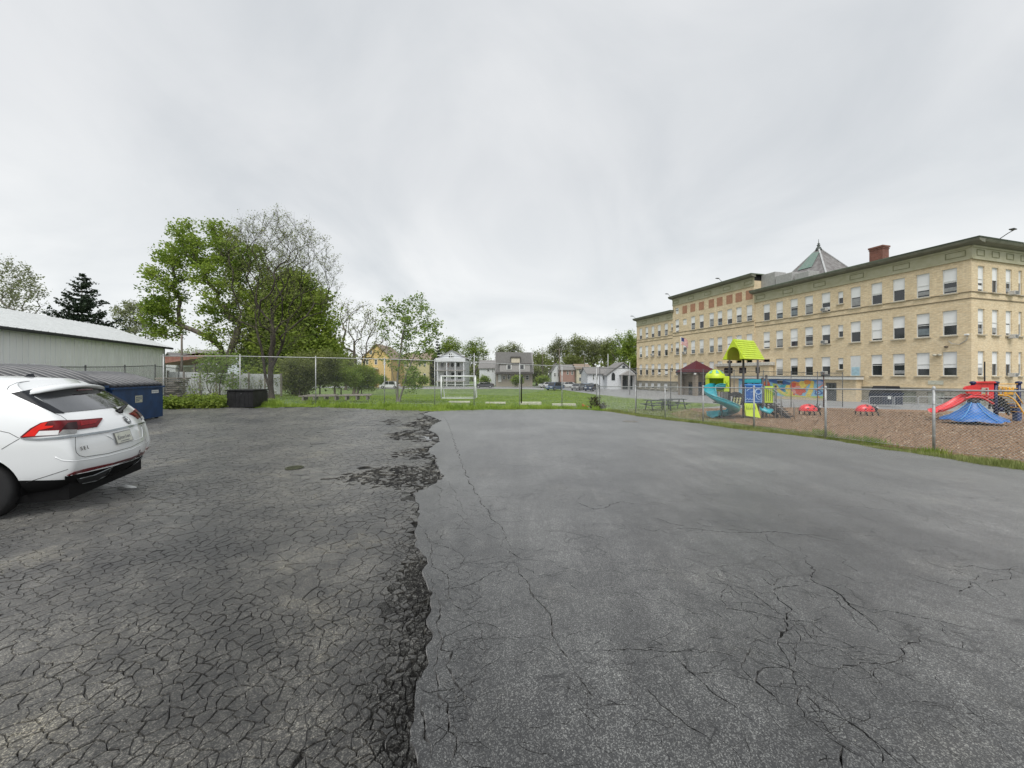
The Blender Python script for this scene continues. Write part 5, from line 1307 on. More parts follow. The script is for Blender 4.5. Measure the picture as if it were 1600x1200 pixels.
# air conditioners
ACm = M('air_conditioner_white', (.48,.48,.46), .6); 
for (pl, a, z, lb) in (('x',lY(50.4),11.25,'window air conditioner in the top floor below the chimney'),('x',lY(50.4),7.0,'window air conditioner on the middle floor below the chimney'),('x',lY(50.4),2.95,'window air conditioner on the ground floor above the mural roof'),('y',6.05,11.0,'window air conditioner on the top floor of the side wall'),('y',6.05,6.6,'window air conditioner on the middle floor of the side wall'),('y',6.05,2.7,'window air conditioner on the ground floor of the side wall'),('x',lY(75.4),7.0,'window air conditioner beside the flagpole'),('x',lY(80.9)+4.3,7.1,'window air conditioner on the far left wing of the school')):
    wx, wy_ = inS(-.28, a) if pl == 'x' else inS(a, -.28)
    t = thing('air_conditioner', lb, 'air conditioner', (wx, wy_, SO[2]+z+.05), TH+(0 if pl == 'x' else math.pi/2), 'window air conditioners of the school')
    m = MB(); m.box((0,0,.2),(.5,.62,.4),0,.02); m.build('case', ACm, t)
    for k in range(4): m = MB(); m.b2((-.262,-.25,.07+k*.08),(-.251,.25,.11+k*.08)); m.build('grille_slat', GALVD, t)

# ---- annexes
AZ = -.25
t = thing('annex_building', 'low flat-roofed annex with a white roof edge and a painted mural wall', 'building', (*inS(0,0), SO[2]), TH)
ya, yb = lY(46.4), lY(66.5); XP = -1.0
m = MB(); wall_open(m, 'x', XP, ya, yb, AZ-.8, 2.35, [(lY(48.5), lY(49.75), AZ-.1, 1.95)], .2, 1); m.quad((XP,ya,AZ-.8),(-.1,ya,AZ-.8),(-.1,ya,2.35),(XP,ya,2.35)); m.quad((XP,yb,AZ-.8),(-.1,yb,AZ-.8),(-.1,yb,2.35),(XP,yb,2.35)); m.build('wall', TAN, t)
m = MB(); m.b2((XP-.45,ya-.25,2.352),(-.11,yb,2.72), .03); m.build('roof', M('white_roof_edge', (.66,.66,.62), .6, var=.06), t)
m = MB(); m.b2((XP-.50,ya-.30,2.722),(-.11,yb,2.77)); m.build('roof_lip', GALVD, t)
m = MB(); m.b2((XP+.05,lY(48.5)+.02,AZ-.1),(XP+.11,lY(49.75)-.02,1.9)); d_ = m.build('door', M('dark_grey_door', (.065,.07,.075), .5), t)
for q in range(2): m = MB(); m.b2((XP+.02,lY(48.5)+.28+q*.38,.9),(XP+.048,lY(48.5)+.50+q*.38,1.75)); m.build('pane', GLASS, d_)
m = MB(); m.b2((XP+.0,lY(48.5)+.62,.5),(XP+.048,lY(48.5)+.67,.62)); m.build('handle', GALV, d_)
# mural panel: painted shapes on the wall
mcols = {'sky':(.10,.28,.60),'teal':(.05,.36,.42),'lblue':(.25,.52,.70),'lilac':(.42,.45,.68),'orange':(.75,.27,.05),'red':(.65,.09,.05),'yellow':(.78,.62,.12),'lime':(.42,.58,.12),'pink':(.70,.33,.28),'green':(.08,.30,.12),'white':(.72,.75,.75),'purple':(.22,.10,.35),'deep':(.03,.12,.35)}
mm_ = {k: M('mural_'+k, v, .7, var=.12, scale=3) for k, v in mcols.items()}; mk = list(mm_)
y0m, y1m = lY(49.95), lY(62.5); z0m, z1m = AZ+.15, 2.32; Wm = y1m-y0m
mr = MB(); mr.mi = mk.index('lblue'); mr.b2((XP-.012,y0m,z0m),(XP-.001,y1m,z1m)); lay = [0]
def mx_(p): return y1m-p[0]*Wm          # 0 = left end in the photo
def shape(col, pts):
    lay[0] += 1; mr.mi = mk.index(col); d = XP-.012-.0015*lay[0]
    mr._add([(d, y1m-a*Wm, z0m+b_*(z1m-z0m)) for a, b_ in pts], [tuple(range(len(pts)))])
def ell(col, cx, cy, rx, ry, n=14, a0=0, wob_=0, rot=0):
    pts = []
    for k in range(n):
        t_ = 2*math.pi*k/n+a0; q = 1+wob_*math.sin(3*t_+cx*9)+wob_*.6*math.sin(5*t_+cy*7); X_, Y_ = math.cos(t_)*rx*q, math.sin(t_)*ry*q
        pts.append((cx+X_*math.cos(rot)-Y_*math.sin(rot)*.25, cy+X_*math.sin(rot)*4+Y_*math.cos(rot)))
    shape(col, pts)
shape('sky', [(0,1),(1,1),(1,.86),(.8,.8),(.62,.9),(.45,.78),(.3,.92),(.12,.8),(0,.88)])
shape('deep', [(.38,.95),(.5,.99),(.6,.9),(.72,.7),(.6,.62),(.48,.72)]); shape('teal', [(.18,0),(.18,.55),(.25,.85),(.33,.6),(.42,.35),(.5,0)])
shape('green', [(.30,0),(.34,.45),(.42,.62),(.50,.45),(.52,.2),(.48,0)]); shape('lilac', [(.02,.55),(.1,.9),(.17,.6),(.12,.3),(.03,.25)])
ell('red',.375,.72,.05,.16,12,.2,.15); ell('orange',.375,.78,.03,.10,10,0,.2); shape('yellow', [(.36,.92),(.385,1.0),(.41,.9),(.385,.86)])
shape('lime', [(.45,.75),(.50,.72),(.55,.4),(.65,.15),(.8,.06),(1,.12),(1,0),(.6,0),(.5,.25),(.46,.5)])
shape('yellow', [(.47,.7),(.5,.66),(.56,.32),(.68,.1),(.9,.05),(.9,.015),(.62,.03),(.51,.3)])
ell('teal',.585,.48,.05,.22,12,0,.15); ell('deep',.57,.42,.03,.12,10,0,.2); ell('yellow',.66,.42,.055,.3,14,0,.12,.05); ell('orange',.74,.55,.09,.36,16,0,.14,.04); ell('pink',.72,.42,.06,.24,14,.4,.16); ell('red',.765,.33,.055,.2,14,.1,.2)
ell('yellow',.80,.72,.05,.2,12,0,.2); ell('orange',.85,.85,.05,.12,12,0,.15); ell('red',.695,.68,.03,.14,10,0,.15); shape('yellow', [(.82,.1),(.86,.5),(.88,.95),(.91,.9),(.9,.4),(.87,.05)])
ell('deep',.95,.30,.04,.15,12,0,.12); ell('lblue',.95,.30,.022,.09,12); ell('purple',.95,.30,.010,.04,10); shape('pink', [(.91,.45),(.99,.75),(1,.7),(.94,.4)]); ell('lilac',.96,.85,.035,.1,10,0,.1); ell('lime',.62,.2,.02,.06,8); ell('red',.70,.14,.014,.045,8)
for q in range(5): a = .30+q*.035; shape('white', [(a,.05),(a-.012,.26),(a+.006,.2),(a+.015,.30),(a+.018,.06)])
shape('orange', [(.93,.02),(.95,.14),(.97,.02)]); shape('red',[(.055,.35),(.08,.5),(.11,.42),(.09,.3)])
o = mr.build('mural', [mm_[k] for k in mk], t)
for a, z0_, z1_, w_ in ((.10,.62,.98,.055),(.26,.30,.92,.05),(.20,.62,.85,.02),(.545,.72,.90,.06)):
    yy = y1m-a*Wm; m = MB(); m.b2((XP-.10,yy-w_*Wm/2,z0m+z0_*(z1m-z0m)),(XP-.085,yy+w_*Wm/2,z0m+z1_*(z1m-z0m))); wn = m.build('window', GLASS, t)
    m = MB(); m.b2((XP-.115,yy-w_*Wm/2-.06,z0m+z0_*(z1m-z0m)-.06),(XP-.101,yy+w_*Wm/2+.06,z0m+z0_*(z1m-z0m))); m.b2((XP-.115,yy-w_*Wm/2-.06,z0m+z1_*(z1m-z0m)),(XP-.101,yy+w_*Wm/2+.06,z0m+z1_*(z1m-z0m)+.06)); m.build('frame', WFR, wn)
t2 = thing('entrance_annex', 'two-storey tan brick entrance annex with white roof edge behind the green-roofed playset', 'building', (*inS(0,0), SO[2]), TH)
yc_, yd_ = lY(57.4), lY(66.9); m = MB(); m.b2((-.95,yc_,2.78),(-.13,yd_,4.35)); m.build('wall', TAN, t2)
m = MB(); m.b2((-1.25,yc_-.25,4.352),(-.13,yd_+.2,4.85), .03); m.build('roof', M('grey_white_roof_edge', (.52,.50,.44), .6), t2)
for yy, w_ in ((yc_+1.9,.7),(yc_+4.6,1.3),(yc_+7.4,1.7)): m = MB(); m.b2((-.99,yy-w_/2,3.2),(-.955,yy+w_/2,4.1)); m.build('window', GLASS, t2)
for yy in (yc_+1.2, yc_+1.9): m = MB(); m.tube([(-.5,yy,4.86),(-.5,yy,5.0)], .1, 8); m.build('vent', REDB, t2)
# low wall / kerb in front of the school
m = MB()
for a, b_ in ((lY(37.5)+.2, ya-1.2),): m.b2((-2.2,a,-.5),(-1.8,b_,.02), .02)
o = m.build('kerb_wall', CONC); o.location = SO; o.rotation_euler = (0,0,TH); tag(o, 'low concrete kerb along the foot of the school wall', 'kerb')
# entrance pavilion
Yp = 66; Xp = PX(1088, Yp); zp = zg(Xp, Yp)-.05; t = thing('entrance_pavilion', 'small entrance pavilion with maroon pyramid roof and brick piers', 'pavilion', (Xp, Yp, zp), TH)
MAR = M('maroon_metal_roof', (.085,.014,.022), .5, var=.15); GB = brickmat('grey_brown_brick', (.24,.20,.16), (.31,.27,.22), (.2,.18,.16)); ze = PZ(581,Yp)-zp; za = PZ(563.5,Yp)-zp; hr = 2.35
m = MB(); m._add([(-hr,-hr,ze),(hr,-hr,ze),(hr,hr,ze),(-hr,hr,ze),(0,0,za)], [(0,1,4),(1,2,4),(2,3,4),(3,0,4),(3,2,1,0)]); rf = m.build('roof', MAR, t)
for s_ in range(4):
    for k in range(-5, 6):
        f_ = 1-abs(k)/5.8; a = Vector((k*hr/5.8,-hr,ze)); b_ = Vector((k*hr/5.8,-hr+hr*f_,ze+(za-ze)*f_)); R_ = Matrix.Rotation(s_*math.pi/2, 3, 'Z'); m = MB(); m.beam(R_@a, R_@b_, .05, .08); m.build('seam', MAR, rf)
m = MB(); m.b2((-hr,-hr,ze-.22),(hr,hr,ze-.01)); m.build('fascia', M('dark_fascia', (.05,.03,.035), .6), t)
for sx_, sy_ in ((-1,-1),(-1,1),(1,-1),(1,1)): m = MB(); m.box((sx_*1.75, sy_*1.75, ze/2-.1),(.62,.62,ze-.2)); m.build('pier', GB, t)
m = MB(); m.b2((-1.2,-1.0,0),(1.9,1.9,ze-.25)); m.build('inner_wall', GB, t)
for a, b_, pl in ((-.9,.2,'y'),(.4,1.5,'y'),(-.7,.4,'x')):
    m = MB()
    if pl == 'y': m.b2((a,-1.06,.1),(b_,-1.002,2.3))
    else: m.b2((-1.26,a,.1),(-1.202,b_,2.3))
    m.build('door', GLASS, t)
m = MB(); m.box((-hr+.1,-hr+.1,ze-.35),(.3,.3,.25),0,.04); m.build('lamp', WFR, t)
# flagpole
Y = 60; X = PX(1064,Y); g = zg(X,Y); t = thing('flagpole', 'white flagpole with a flag in front of the school', 'flagpole', (X,Y,g)); Hf_ = PZ(525,Y)-g
m = MB(); m.tube([(0,0,0),(0,0,Hf_)],[.06,.035],8); m.build('pole', WFR, t, True); m = MB(); m.lathe([(0,Hf_-.02),(.08,Hf_+.06),(0,Hf_+.14)], n=8); m.build('ball', M('gold_ball',(.4,.28,.08),.3,metal=.8), t, True)
m = MB(); REDF = M('flag_red',(.42,.05,.05),.8); BLF = M('flag_blue',(.03,.04,.14),.8); nst = 7
for i in range(13):
    for j in range(nst):
        z1_ = Hf_-.2-i*.085; f0, f1 = j/nst, (j+1)/nst
        P_ = lambda f, z: (f*1.15, math.sin(f*7)*.12, z-f*f*.75)
        m.mi = 2 if (i < 7 and j < 3) else (0 if i % 2 == 0 else 1); m._add([P_(f0,z1_-.085),P_(f1,z1_-.085),P_(f1,z1_),P_(f0,z1_)], [(0,1,2,3)])
m.build('flag', [REDF, M('flag_white',(.6,.58,.55),.8), BLF], t)
# dark blue dumpster in the school yard
x, y = GP(1411, 634.5); y = 34.6; x = PX(1411, y)
t = thing('dumpster', 'dark navy dumpster with peaked lid beside the school wall', 'dumpster', (PX(1379,y), y, zg(x,y)), .0); W2 = PX(1411,y)-PX(1379,y); H2 = PZ(603.5,y)-zg(x,y)
m = MB(); m.prism([(0,.12),(W2,.12),(W2,H2*.62),(0,H2*.62)], (0,0,0), (1,0,0), (0,0,1), (0,1,0), 1.35); m.build('body', NAVY2, t)
m = MB(); m.prism([(0,H2*.62),(W2,H2*.62),(W2*.84,H2),(W2*.22,H2)], (0,.02,0), (1,0,0), (0,0,1), (0,1,0), 1.31); m.build('lid', LID, t)
m = MB(); m.b2((-.05,-.05,H2*.58),(W2+.05,-.001,H2*.66)); m.build('rim', NAVY2, t)
for k in range(5): m = MB(); m.b2((.2+k*W2/5.2,-.04,.14),(.28+k*W2/5.2,-.001,H2*.57)); m.build('stiffener', NAVY2, t)
m = MB(); m.b2((W2*.22,-.055,H2*.36),(W2*.38,-.045,H2*.52)); m.build('sticker', STK, t)
# steel barricades
for i in range(7):
    a = along((PX(1358,31.6),31.6), (.985,.10), i*2.3); t = thing('barricade', ['grey steel barricade in front of the navy dumpster, left half','grey steel barricade covering the right half of the navy dumpster','grey steel barricade just right of the navy dumpster','grey steel barricade left of the red slide','grey steel barricade behind the red slide','grey steel barricade behind the navy playset posts','grey steel barricade at the right edge of the photo'][i], 'barricade', (a[0],a[1],zg(*a)-.02), .1, 'steel barricades in the school yard')
    m = MB(); m.tube([(.03,0,.05),(.03,0,.85),(.1,0,.95),(2.1,0,.95),(2.17,0,.85),(2.17,0,.05)], .024, 6, False); m.tube([(.03,0,.25),(2.17,0,.25)], .022, 6); m.build('frame', GALV, t, True)
    for k in range(13): m = MB(); m.tube([(.18+k*.153,0,.25),(.18+k*.153,0,.95)], .008, 4); m.build('bar', GALV, t)
    for xx in (.25,1.95): m = MB(); m.tube([(xx,-.3,.02),(xx,-.25,.06),(xx,0,.25),(xx,.25,.06),(xx,.3,.02)], .018, 5); m.build('foot', GALV, t)
# post with lamp at the end of the tall fence
Y = 33; pole('rusty pole with a dark floodlight in front of the mural', 1287, Y, 583, .05, mat=M('rusty_pole',(.12,.06,.05),.8), name='light_pole')
X = PX(1290,Y); o = MB().box((0,0,0),(.7,.3,.16),.3,.03).build('flood_light', GALVD); o.location = (X,Y,PZ(586,Y)); tag(o, 'dark floodlight head on top of the rusty pole by the mural', 'flood light')

# ================================================================== PLAYGROUND
LIME = M('lime_plastic', (.48,.62,.03), .38, var=.08, spec=.5); TEAL = M('teal_plastic', (.02,.30,.36), .3, var=.1, spec=.55); PBLUE = M('blue_plastic', (.012,.10,.36), .35, var=.1)
PLBR = M('playset_post_brown', (.055,.05,.052), .5); BLK = M('black_coated_steel', (.014,.015,.017), .55); WPL = M('pale_blue_inlay', (.45,.62,.78), .5); GRAYP = M('playset_grey_panel', (.27,.265,.25), .6)
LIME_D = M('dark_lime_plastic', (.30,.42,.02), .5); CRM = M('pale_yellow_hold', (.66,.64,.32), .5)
YP = 20.6
def pw(px, py, dy=0): return (PX(px, YP+dy), YP+dy, PZ(py, YP+dy))
zp = zg(PX(1163,YP), YP)
t = thing('playset', 'playset with lime roof, teal spiral slide, blue panels and stairs', 'playset', (PX(1163,YP), YP, zp))
o0 = Vector(t.location)
def q_(px, py, dy=0): return Vector(pw(px, py, dy))-o0
dk = 1.55     # deck depth
posts = [(1161.5,0),(1195,0),(1140.5,1.2),(1183,1.9),(1162,1.9)]
for px, dy in ((1161.5,0),(1184,1.5),(1140,.9)):
    a = q_(px, 562, dy); m = MB(); m.tube([(a.x,a.y,-.1),(a.x,a.y,a.z+.15)], .055, 10); m.build('post', PLBR, t, True)
for px, dy, top in ((1191.5,0,592),(1197.5,.9,588),(1212,.2,604)):
    a = q_(px, top, dy); m = MB(); m.tube([(a.x,a.y,-.1),(a.x,a.y,a.z)], .055, 10); m.lathe([(.06,a.z),(.06,a.z+.05),(0,a.z+.09)], (a.x,a.y,0), 10); m.build('post', PLBR, t, True)
# roof: gable tent whose open arched gable faces left; long side shingled
ze = q_(1160,561.5).z; zr = q_(1160,531.5,.5).z
rA = Vector((12.08,19.92,0))-Vector((o0.x,o0.y,0)); rr2 = Vector((.85,.53,0)).normalized(); gg2 = Vector((-.53,.85,0)).normalized(); RL_, GW_ = 2.02, 1.14
up3 = lambda p, z: Vector((p.x, p.y, z))
fA, fC = up3(rA, ze), up3(rA+rr2*RL_, ze); bA, bC = up3(rA+gg2*GW_, ze), up3(rA+gg2*GW_+rr2*RL_, ze); tA, tC = up3(rA+gg2*GW_/2, zr), up3(rA+gg2*GW_/2+rr2*RL_, zr)
def slab(m, pts, th=.04):
    P_ = [Vector(p) for p in pts]; N_ = (P_[1]-P_[0]).cross(P_[2]-P_[0]).normalized()*th; k = len(P_)
    m._add([*P_, *[p+N_ for p in P_]], [tuple(range(k)), tuple(range(2*k-1,k-1,-1))]+[(i,(i+1)%k,k+(i+1)%k,k+i) for i in range(k)])
m = MB(); slab(m, [fA,fC,tC,tA], -.04); slab(m, [bC,bA,tA,tC], -.04); roof = m.build('roof', LIME, t)
m = MB(); slab(m, [fC, bC, tC], -.04); m.build('end_gable', LIME, roof)
nn = (fC-fA).cross(tA-fA).normalized()
if nn.z < 0: nn = -nn
for r in range(9):
    f0, f1 = r/9, (r+1)/9; p0, p1 = fA.lerp(tA, f0), fC.lerp(tC, f0); p2, p3 = fC.lerp(tC, f1), fA.lerp(tA, f1); k_ = 12
    for s_ in range(k_):
        o_ = (r % 2)*.5/k_; u0 = min(1, s_/k_+.006+o_); u1 = min(1, (s_+1)/k_-.006+o_)
        if u1-u0 < .01: continue
        A4 = [p0.lerp(p1,u0)+nn*.035, p0.lerp(p1,u1)+nn*.035, p3.lerp(p2,u1)+nn*.010, p3.lerp(p2,u0)+nn*.010]
        m = MB(); m._add([*A4, *[q-nn*.03 for q in A4]], [(0,1,2,3),(0,1,5,4),(1,2,6,5),(3,0,4,7)]); m.build('shingle', LIME, roof)
def G(u, v): return fA.lerp(bA, u)+Vector((0,0,(zr-ze)*v))
arcs = [(.5+.30*math.cos(a_), .60*max(0, math.sin(a_))**.7) for a_ in [math.pi*k/14 for k in range(15)]]
outr = [(1-.5*k/7, k/7) for k in range(8)]+[(.5-.5*k/7, 1-k/7) for k in range(1,8)]
n_ = len(arcs); V_ = [G(*p) for p in arcs]+[G(*p) for p in outr]; off = -rr2*.06; V_ += [p+off for p in V_]; K = 2*n_
m = MB(); m._add(V_, [(i,i+1,n_+i+1,n_+i) for i in range(n_-1)]+[(K+i,K+i+1,K+n_+i+1,K+n_+i) for i in range(n_-1)]+[(i,i+1,K+i+1,K+i) for i in range(n_-1)]+[(n_+i,n_+i+1,K+n_+i+1,K+n_+i) for i in range(n_-1)]); m.build('gable', LIME, t)
# deck and blue panels
za_, zb_ = q_(1160,631).z, q_(1160,595).z
m = MB(); m.b2((q_(1140,631).x,.1,za_-.06),(q_(1194,631).x,1.7,za_)); m.build('deck', BLK, t)
xl, xr = q_(1161.5,0).x+.06, q_(1191.5,0).x-.05
m = MB(); m.b2((xl,-.03,za_+.03),(xr,.03,q_(0,600).z),.03); bp = m.build('panel', PBLUE, t)
m = MB(); m.b2((xl-.03,.02,q_(0,599).z),(xr+.03,.12,q_(0,593).z),.03); m.build('top_panel', TEAL, t)
m = MB(); m.b2((xl-.02,-.05,q_(0,602.5).z),(xr+.02,.0,q_(0,600.5).z),.01); m.build('trim', M('bright_blue_trim',(.08,.28,.62),.4), bp)
def curve(pts, r=.016): m = MB(); m.tube([q_(*p)+Vector((0,-.045,0)) for p in pts], r, 5); m.build('inlay', WPL, bp, True)
curve([(1184+4.6*math.cos(a_), 612+4.2*math.sin(a_)) for a_ in [k*math.pi/8 for k in range(17)]], .022)
curve([(1166,611),(1167.5,609),(1171,607.5),(1172.5,605.5),(1175,606)]); curve([(1181,617),(1181,621),(1184,624),(1187.5,625)]); curve([(1184,619),(1186,621),(1188,624)])
curve([(1164.5,624.5),(1167,622.5),(1169,625),(1171,622.8),(1174,625),(1176,623),(1178,625.5)]); curve([(1172,612.5),(1176,612),(1178,613.5)], .01); curve([(1163.5,627.5),(1189,627.5)], .01)
for s_ in (xl+.02, xr-.02): m = MB(); m.tube([(s_,-.045,za_+.06),(s_,-.045,q_(0,603).z)], .014, 5); m.build('inlay', WPL, bp)
m = MB(); a_, b4 = q_(1162,630), q_(1180,630); m._add([(a_.x,-.06,a_.z),(b4.x,-.06,a_.z),(b4.x+.10,-.30,q_(0,652).z),(a_.x,-.22,q_(0,649).z)],[(0,1,2,3)])
m._add([(a_.x,.02,a_.z),(b4.x,.02,a_.z),(b4.x+.10,-.22,q_(0,652).z),(a_.x,-.14,q_(0,649).z)],[(0,1,2,3)]); cl = m.build('climber_panel', LIME, t)
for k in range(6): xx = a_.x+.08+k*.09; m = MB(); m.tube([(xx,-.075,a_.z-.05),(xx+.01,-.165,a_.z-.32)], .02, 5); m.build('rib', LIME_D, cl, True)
# grey arch panel and black climbing net
m = MB(); pts_ = [(q_(1144,632).x,q_(0,632).z)]+[(q_(1150.5+6.5*math.cos(math.pi-a_),0).x, q_(0,590-7*math.sin(a_)).z) for a_ in [math.pi*k/8 for k in range(9)]]+[(q_(1157,632).x,q_(0,632).z)]
m.prism(pts_, (0,1.0,0), (1,0,0), (0,0,1), (0,1,0), .05); gp_ = m.build('arch_panel', GRAYP, t)
for xx in (1147,1150.5,1154): m = MB(); m.b2((q_(xx,0).x-.015,.985,q_(0,628).z),(q_(xx,0).x+.015,.999,q_(0,590).z)); m.build('groove', GALVD, gp_)
m = MB(); A0 = q_(1136,0).x; m.prism([(A0,q_(0,615.5).z),(A0+.35,q_(0,612).z),(A0+.62,q_(0,613).z),(A0+.85,q_(0,618).z),(A0+.72,q_(0,633).z),(A0+.2,q_(0,630).z),(A0+.28,q_(0,620).z)], (0,-.10,0), (1,0,0), (0,0,1), (0,1,0), .06); cw = m.build('climbing_wall', BLK, t)
for i in range(3):
    for j in range(4):
        xx = A0+.32+i*.16-j*.02; z_ = q_(0,622).z-j*.10-i*.0; m = MB(); m.box((xx,-.13,z_),(.09,.05,.05),0,.012); m.build('hold', CRM, cw)
# spiral slide
hx, hz = q_(1123,0).x, 0
ze1, zt1, zm1 = q_(0,612).z, q_(0,579).z, q_(0,590).z
rh = .48
m = MB(); m.lathe([(rh,ze1-.02),(rh*1.02,zm1),(rh*.9,zm1+.18),(rh*.55,zt1-.04),(0,zt1+.02)], (hx,.35,0), 18, math.radians(-55), math.radians(205)); m.lathe([(rh-.04,ze1-.02),(rh*1.02-.04,zm1),(rh*.9-.04,zm1+.16),(rh*.5,zt1-.08),(0,zt1-.03)], (hx,.35,0), 18, math.radians(-55), math.radians(205))
hd = m.build('slide_hood', LIME, t, True)
m = MB(); m.lathe([(rh*1.02+.02,zm1-.03),(rh*1.05,zm1+.05),(rh*.92,zm1+.2),(rh*.56,zt1-.02),(.12,zt1+.05),(0,zt1+.05)], (hx,.35,0), 18); m.build('hood_cap', LIME, hd, True)
for k in range(7):
    a_ = k*2*math.pi/7; m = MB(); m._add([(hx+math.cos(a_+d_)*r_, .35+math.sin(a_+d_)*r_, z_) for d_, r_, z_ in ((-.2,rh*.90,zm1+.235),(.2,rh*.90,zm1+.235),(.1,rh*.5,zt1+.025),(-.1,rh*.5,zt1+.025))], [(0,1,2,3)]); m.build('cap_segment', M('pale_teal_segment',(.12,.42,.38),.4), hd)
m = MB(); m.b2((q_(1129,0).x,-.12,q_(0,612).z),(q_(1138,0).x,-.06,q_(0,588).z),.02); hs_ = m.build('hood_side_panel', LIME, t)
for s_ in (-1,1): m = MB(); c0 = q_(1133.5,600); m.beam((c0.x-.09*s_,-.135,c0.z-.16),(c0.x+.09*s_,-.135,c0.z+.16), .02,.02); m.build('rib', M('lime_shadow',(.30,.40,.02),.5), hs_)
# trough: centre line of the spiral in local coordinates (px, py, depth)
path_ = [(1126,606,.05),(1116,606,-.25),(1109,610,-.45),(1110,617,-.75),(1117,624,-1.0),(1127,629.5,-1.1),(1138,635,-1.0),(1146,640,-.6),(1146,644,.0),(1138,647,.4),(1128,648.5,.35),(1119,649,-.15),(1113,650,-.6)]
C_ = [q_(*p) for p in path_]
def catmull(P, n=5):
    o = []
    for i in range(len(P)-1):
        p0, p1, p2, p3 = P[max(0,i-1)], P[i], P[i+1], P[min(len(P)-1,i+2)]
        for k in range(n):
            t_ = k/n; o.append(.5*((2*p1)+(p2-p0)*t_+(2*p0-5*p1+4*p2-p3)*t_*t_+(3*p1-p0-3*p2+p3)*t_**3))
    o.append(P[-1]); return o
def trough(m, C, w, h, th=.03, lipr=.028):
    pr = [(-w/2,h),(-w/2*.96,h*.45),(-w/2*.6,.06),(0,0),(w/2*.6,.06),(w/2*.96,h*.45),(w/2,h)]
    full = pr+[(a*(1-2*th/w) if abs(a) > .01 else 0, b_+(th if b_ < h*.3 else 0)) for a, b_ in pr[::-1]]
    vs = []
    for i, p in enumerate(C):
        d = (C[min(i+1,len(C)-1)]-C[max(i-1,0)]); d.z *= .6; s_ = d.cross(Vector((0,0,1))).normalized(); up_ = Vector((0,0,1))
        vs += [p+s_*a+up_*b_ for a, b_ in full]
    k = len(full); m._add(vs, [(i*k+j, i*k+(j+1)%k, (i+1)*k+(j+1)%k, (i+1)*k+j) for i in range(len(C)-1) for j in range(k)]+[tuple(range(k)), tuple((len(C)-1)*k+j for j in range(k))])
    for e_ in (0, len(pr)-1): m.tube([vs[i*k+e_] for i in range(len(C))], lipr, 6)
m = MB(); trough(m, [p-Vector((0,0,.10)) for p in catmull(C_)], .56, .30); m.build('spiral_slide', TEAL, t, True)
m = MB(); a_ = q_(1127,640,-.35); m.tube([(a_.x,a_.y,-.1),(a_.x,a_.y,q_(0,612).z)], .06, 8); m.build('slide_post', PLBR, t, True)
# lime panel, stairs and rails on the right
a_, b5 = q_(1198,0), q_(1211.5,0); m = MB(); m.b2((a_.x,.15,q_(0,630).z),(b5.x,.20,q_(0,604).z),.02); lp_ = m.build('bar_panel', LIME, t)
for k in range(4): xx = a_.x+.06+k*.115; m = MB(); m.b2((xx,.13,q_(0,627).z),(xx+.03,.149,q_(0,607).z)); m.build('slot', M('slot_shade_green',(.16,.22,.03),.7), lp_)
m = MB(); m.tube([q_(1188,633,.3),q_(1193,640,.0),q_(1200,643,-.1),q_(1207,640,0)], [.12,.2,.2,.08], 10, True, .5); m.build('teal_seat', TEAL, t, True)
for k in range(6):
    m = MB(); p0 = q_(1206+k*6, 630+k*4, .6-k*.1); m.box((p0.x, .55, p0.z-.02), (.28,.85,.05)); m.build('step', BLK, t)
for yy in (.08, 1.0):
    m = MB(); m.beam(q_(1204,633)+Vector((0,yy,0)), q_(1236,655)+Vector((0,yy,0)), .04, .16); m.build('stringer', BLK, t)
    for pa in ([(1210,608),(1222,617),(1222,654)], [(1212,628),(1234,650)], [(1222,626),(1236,626),(1242,630),(1242,655)], [(1200,607),(1213,614),(1213,655)]):
        m = MB(); m.tube([q_(*p)+Vector((0,yy-.02,0)) for p in pa], .020, 6); m.build('handrail', GALV, t, True)
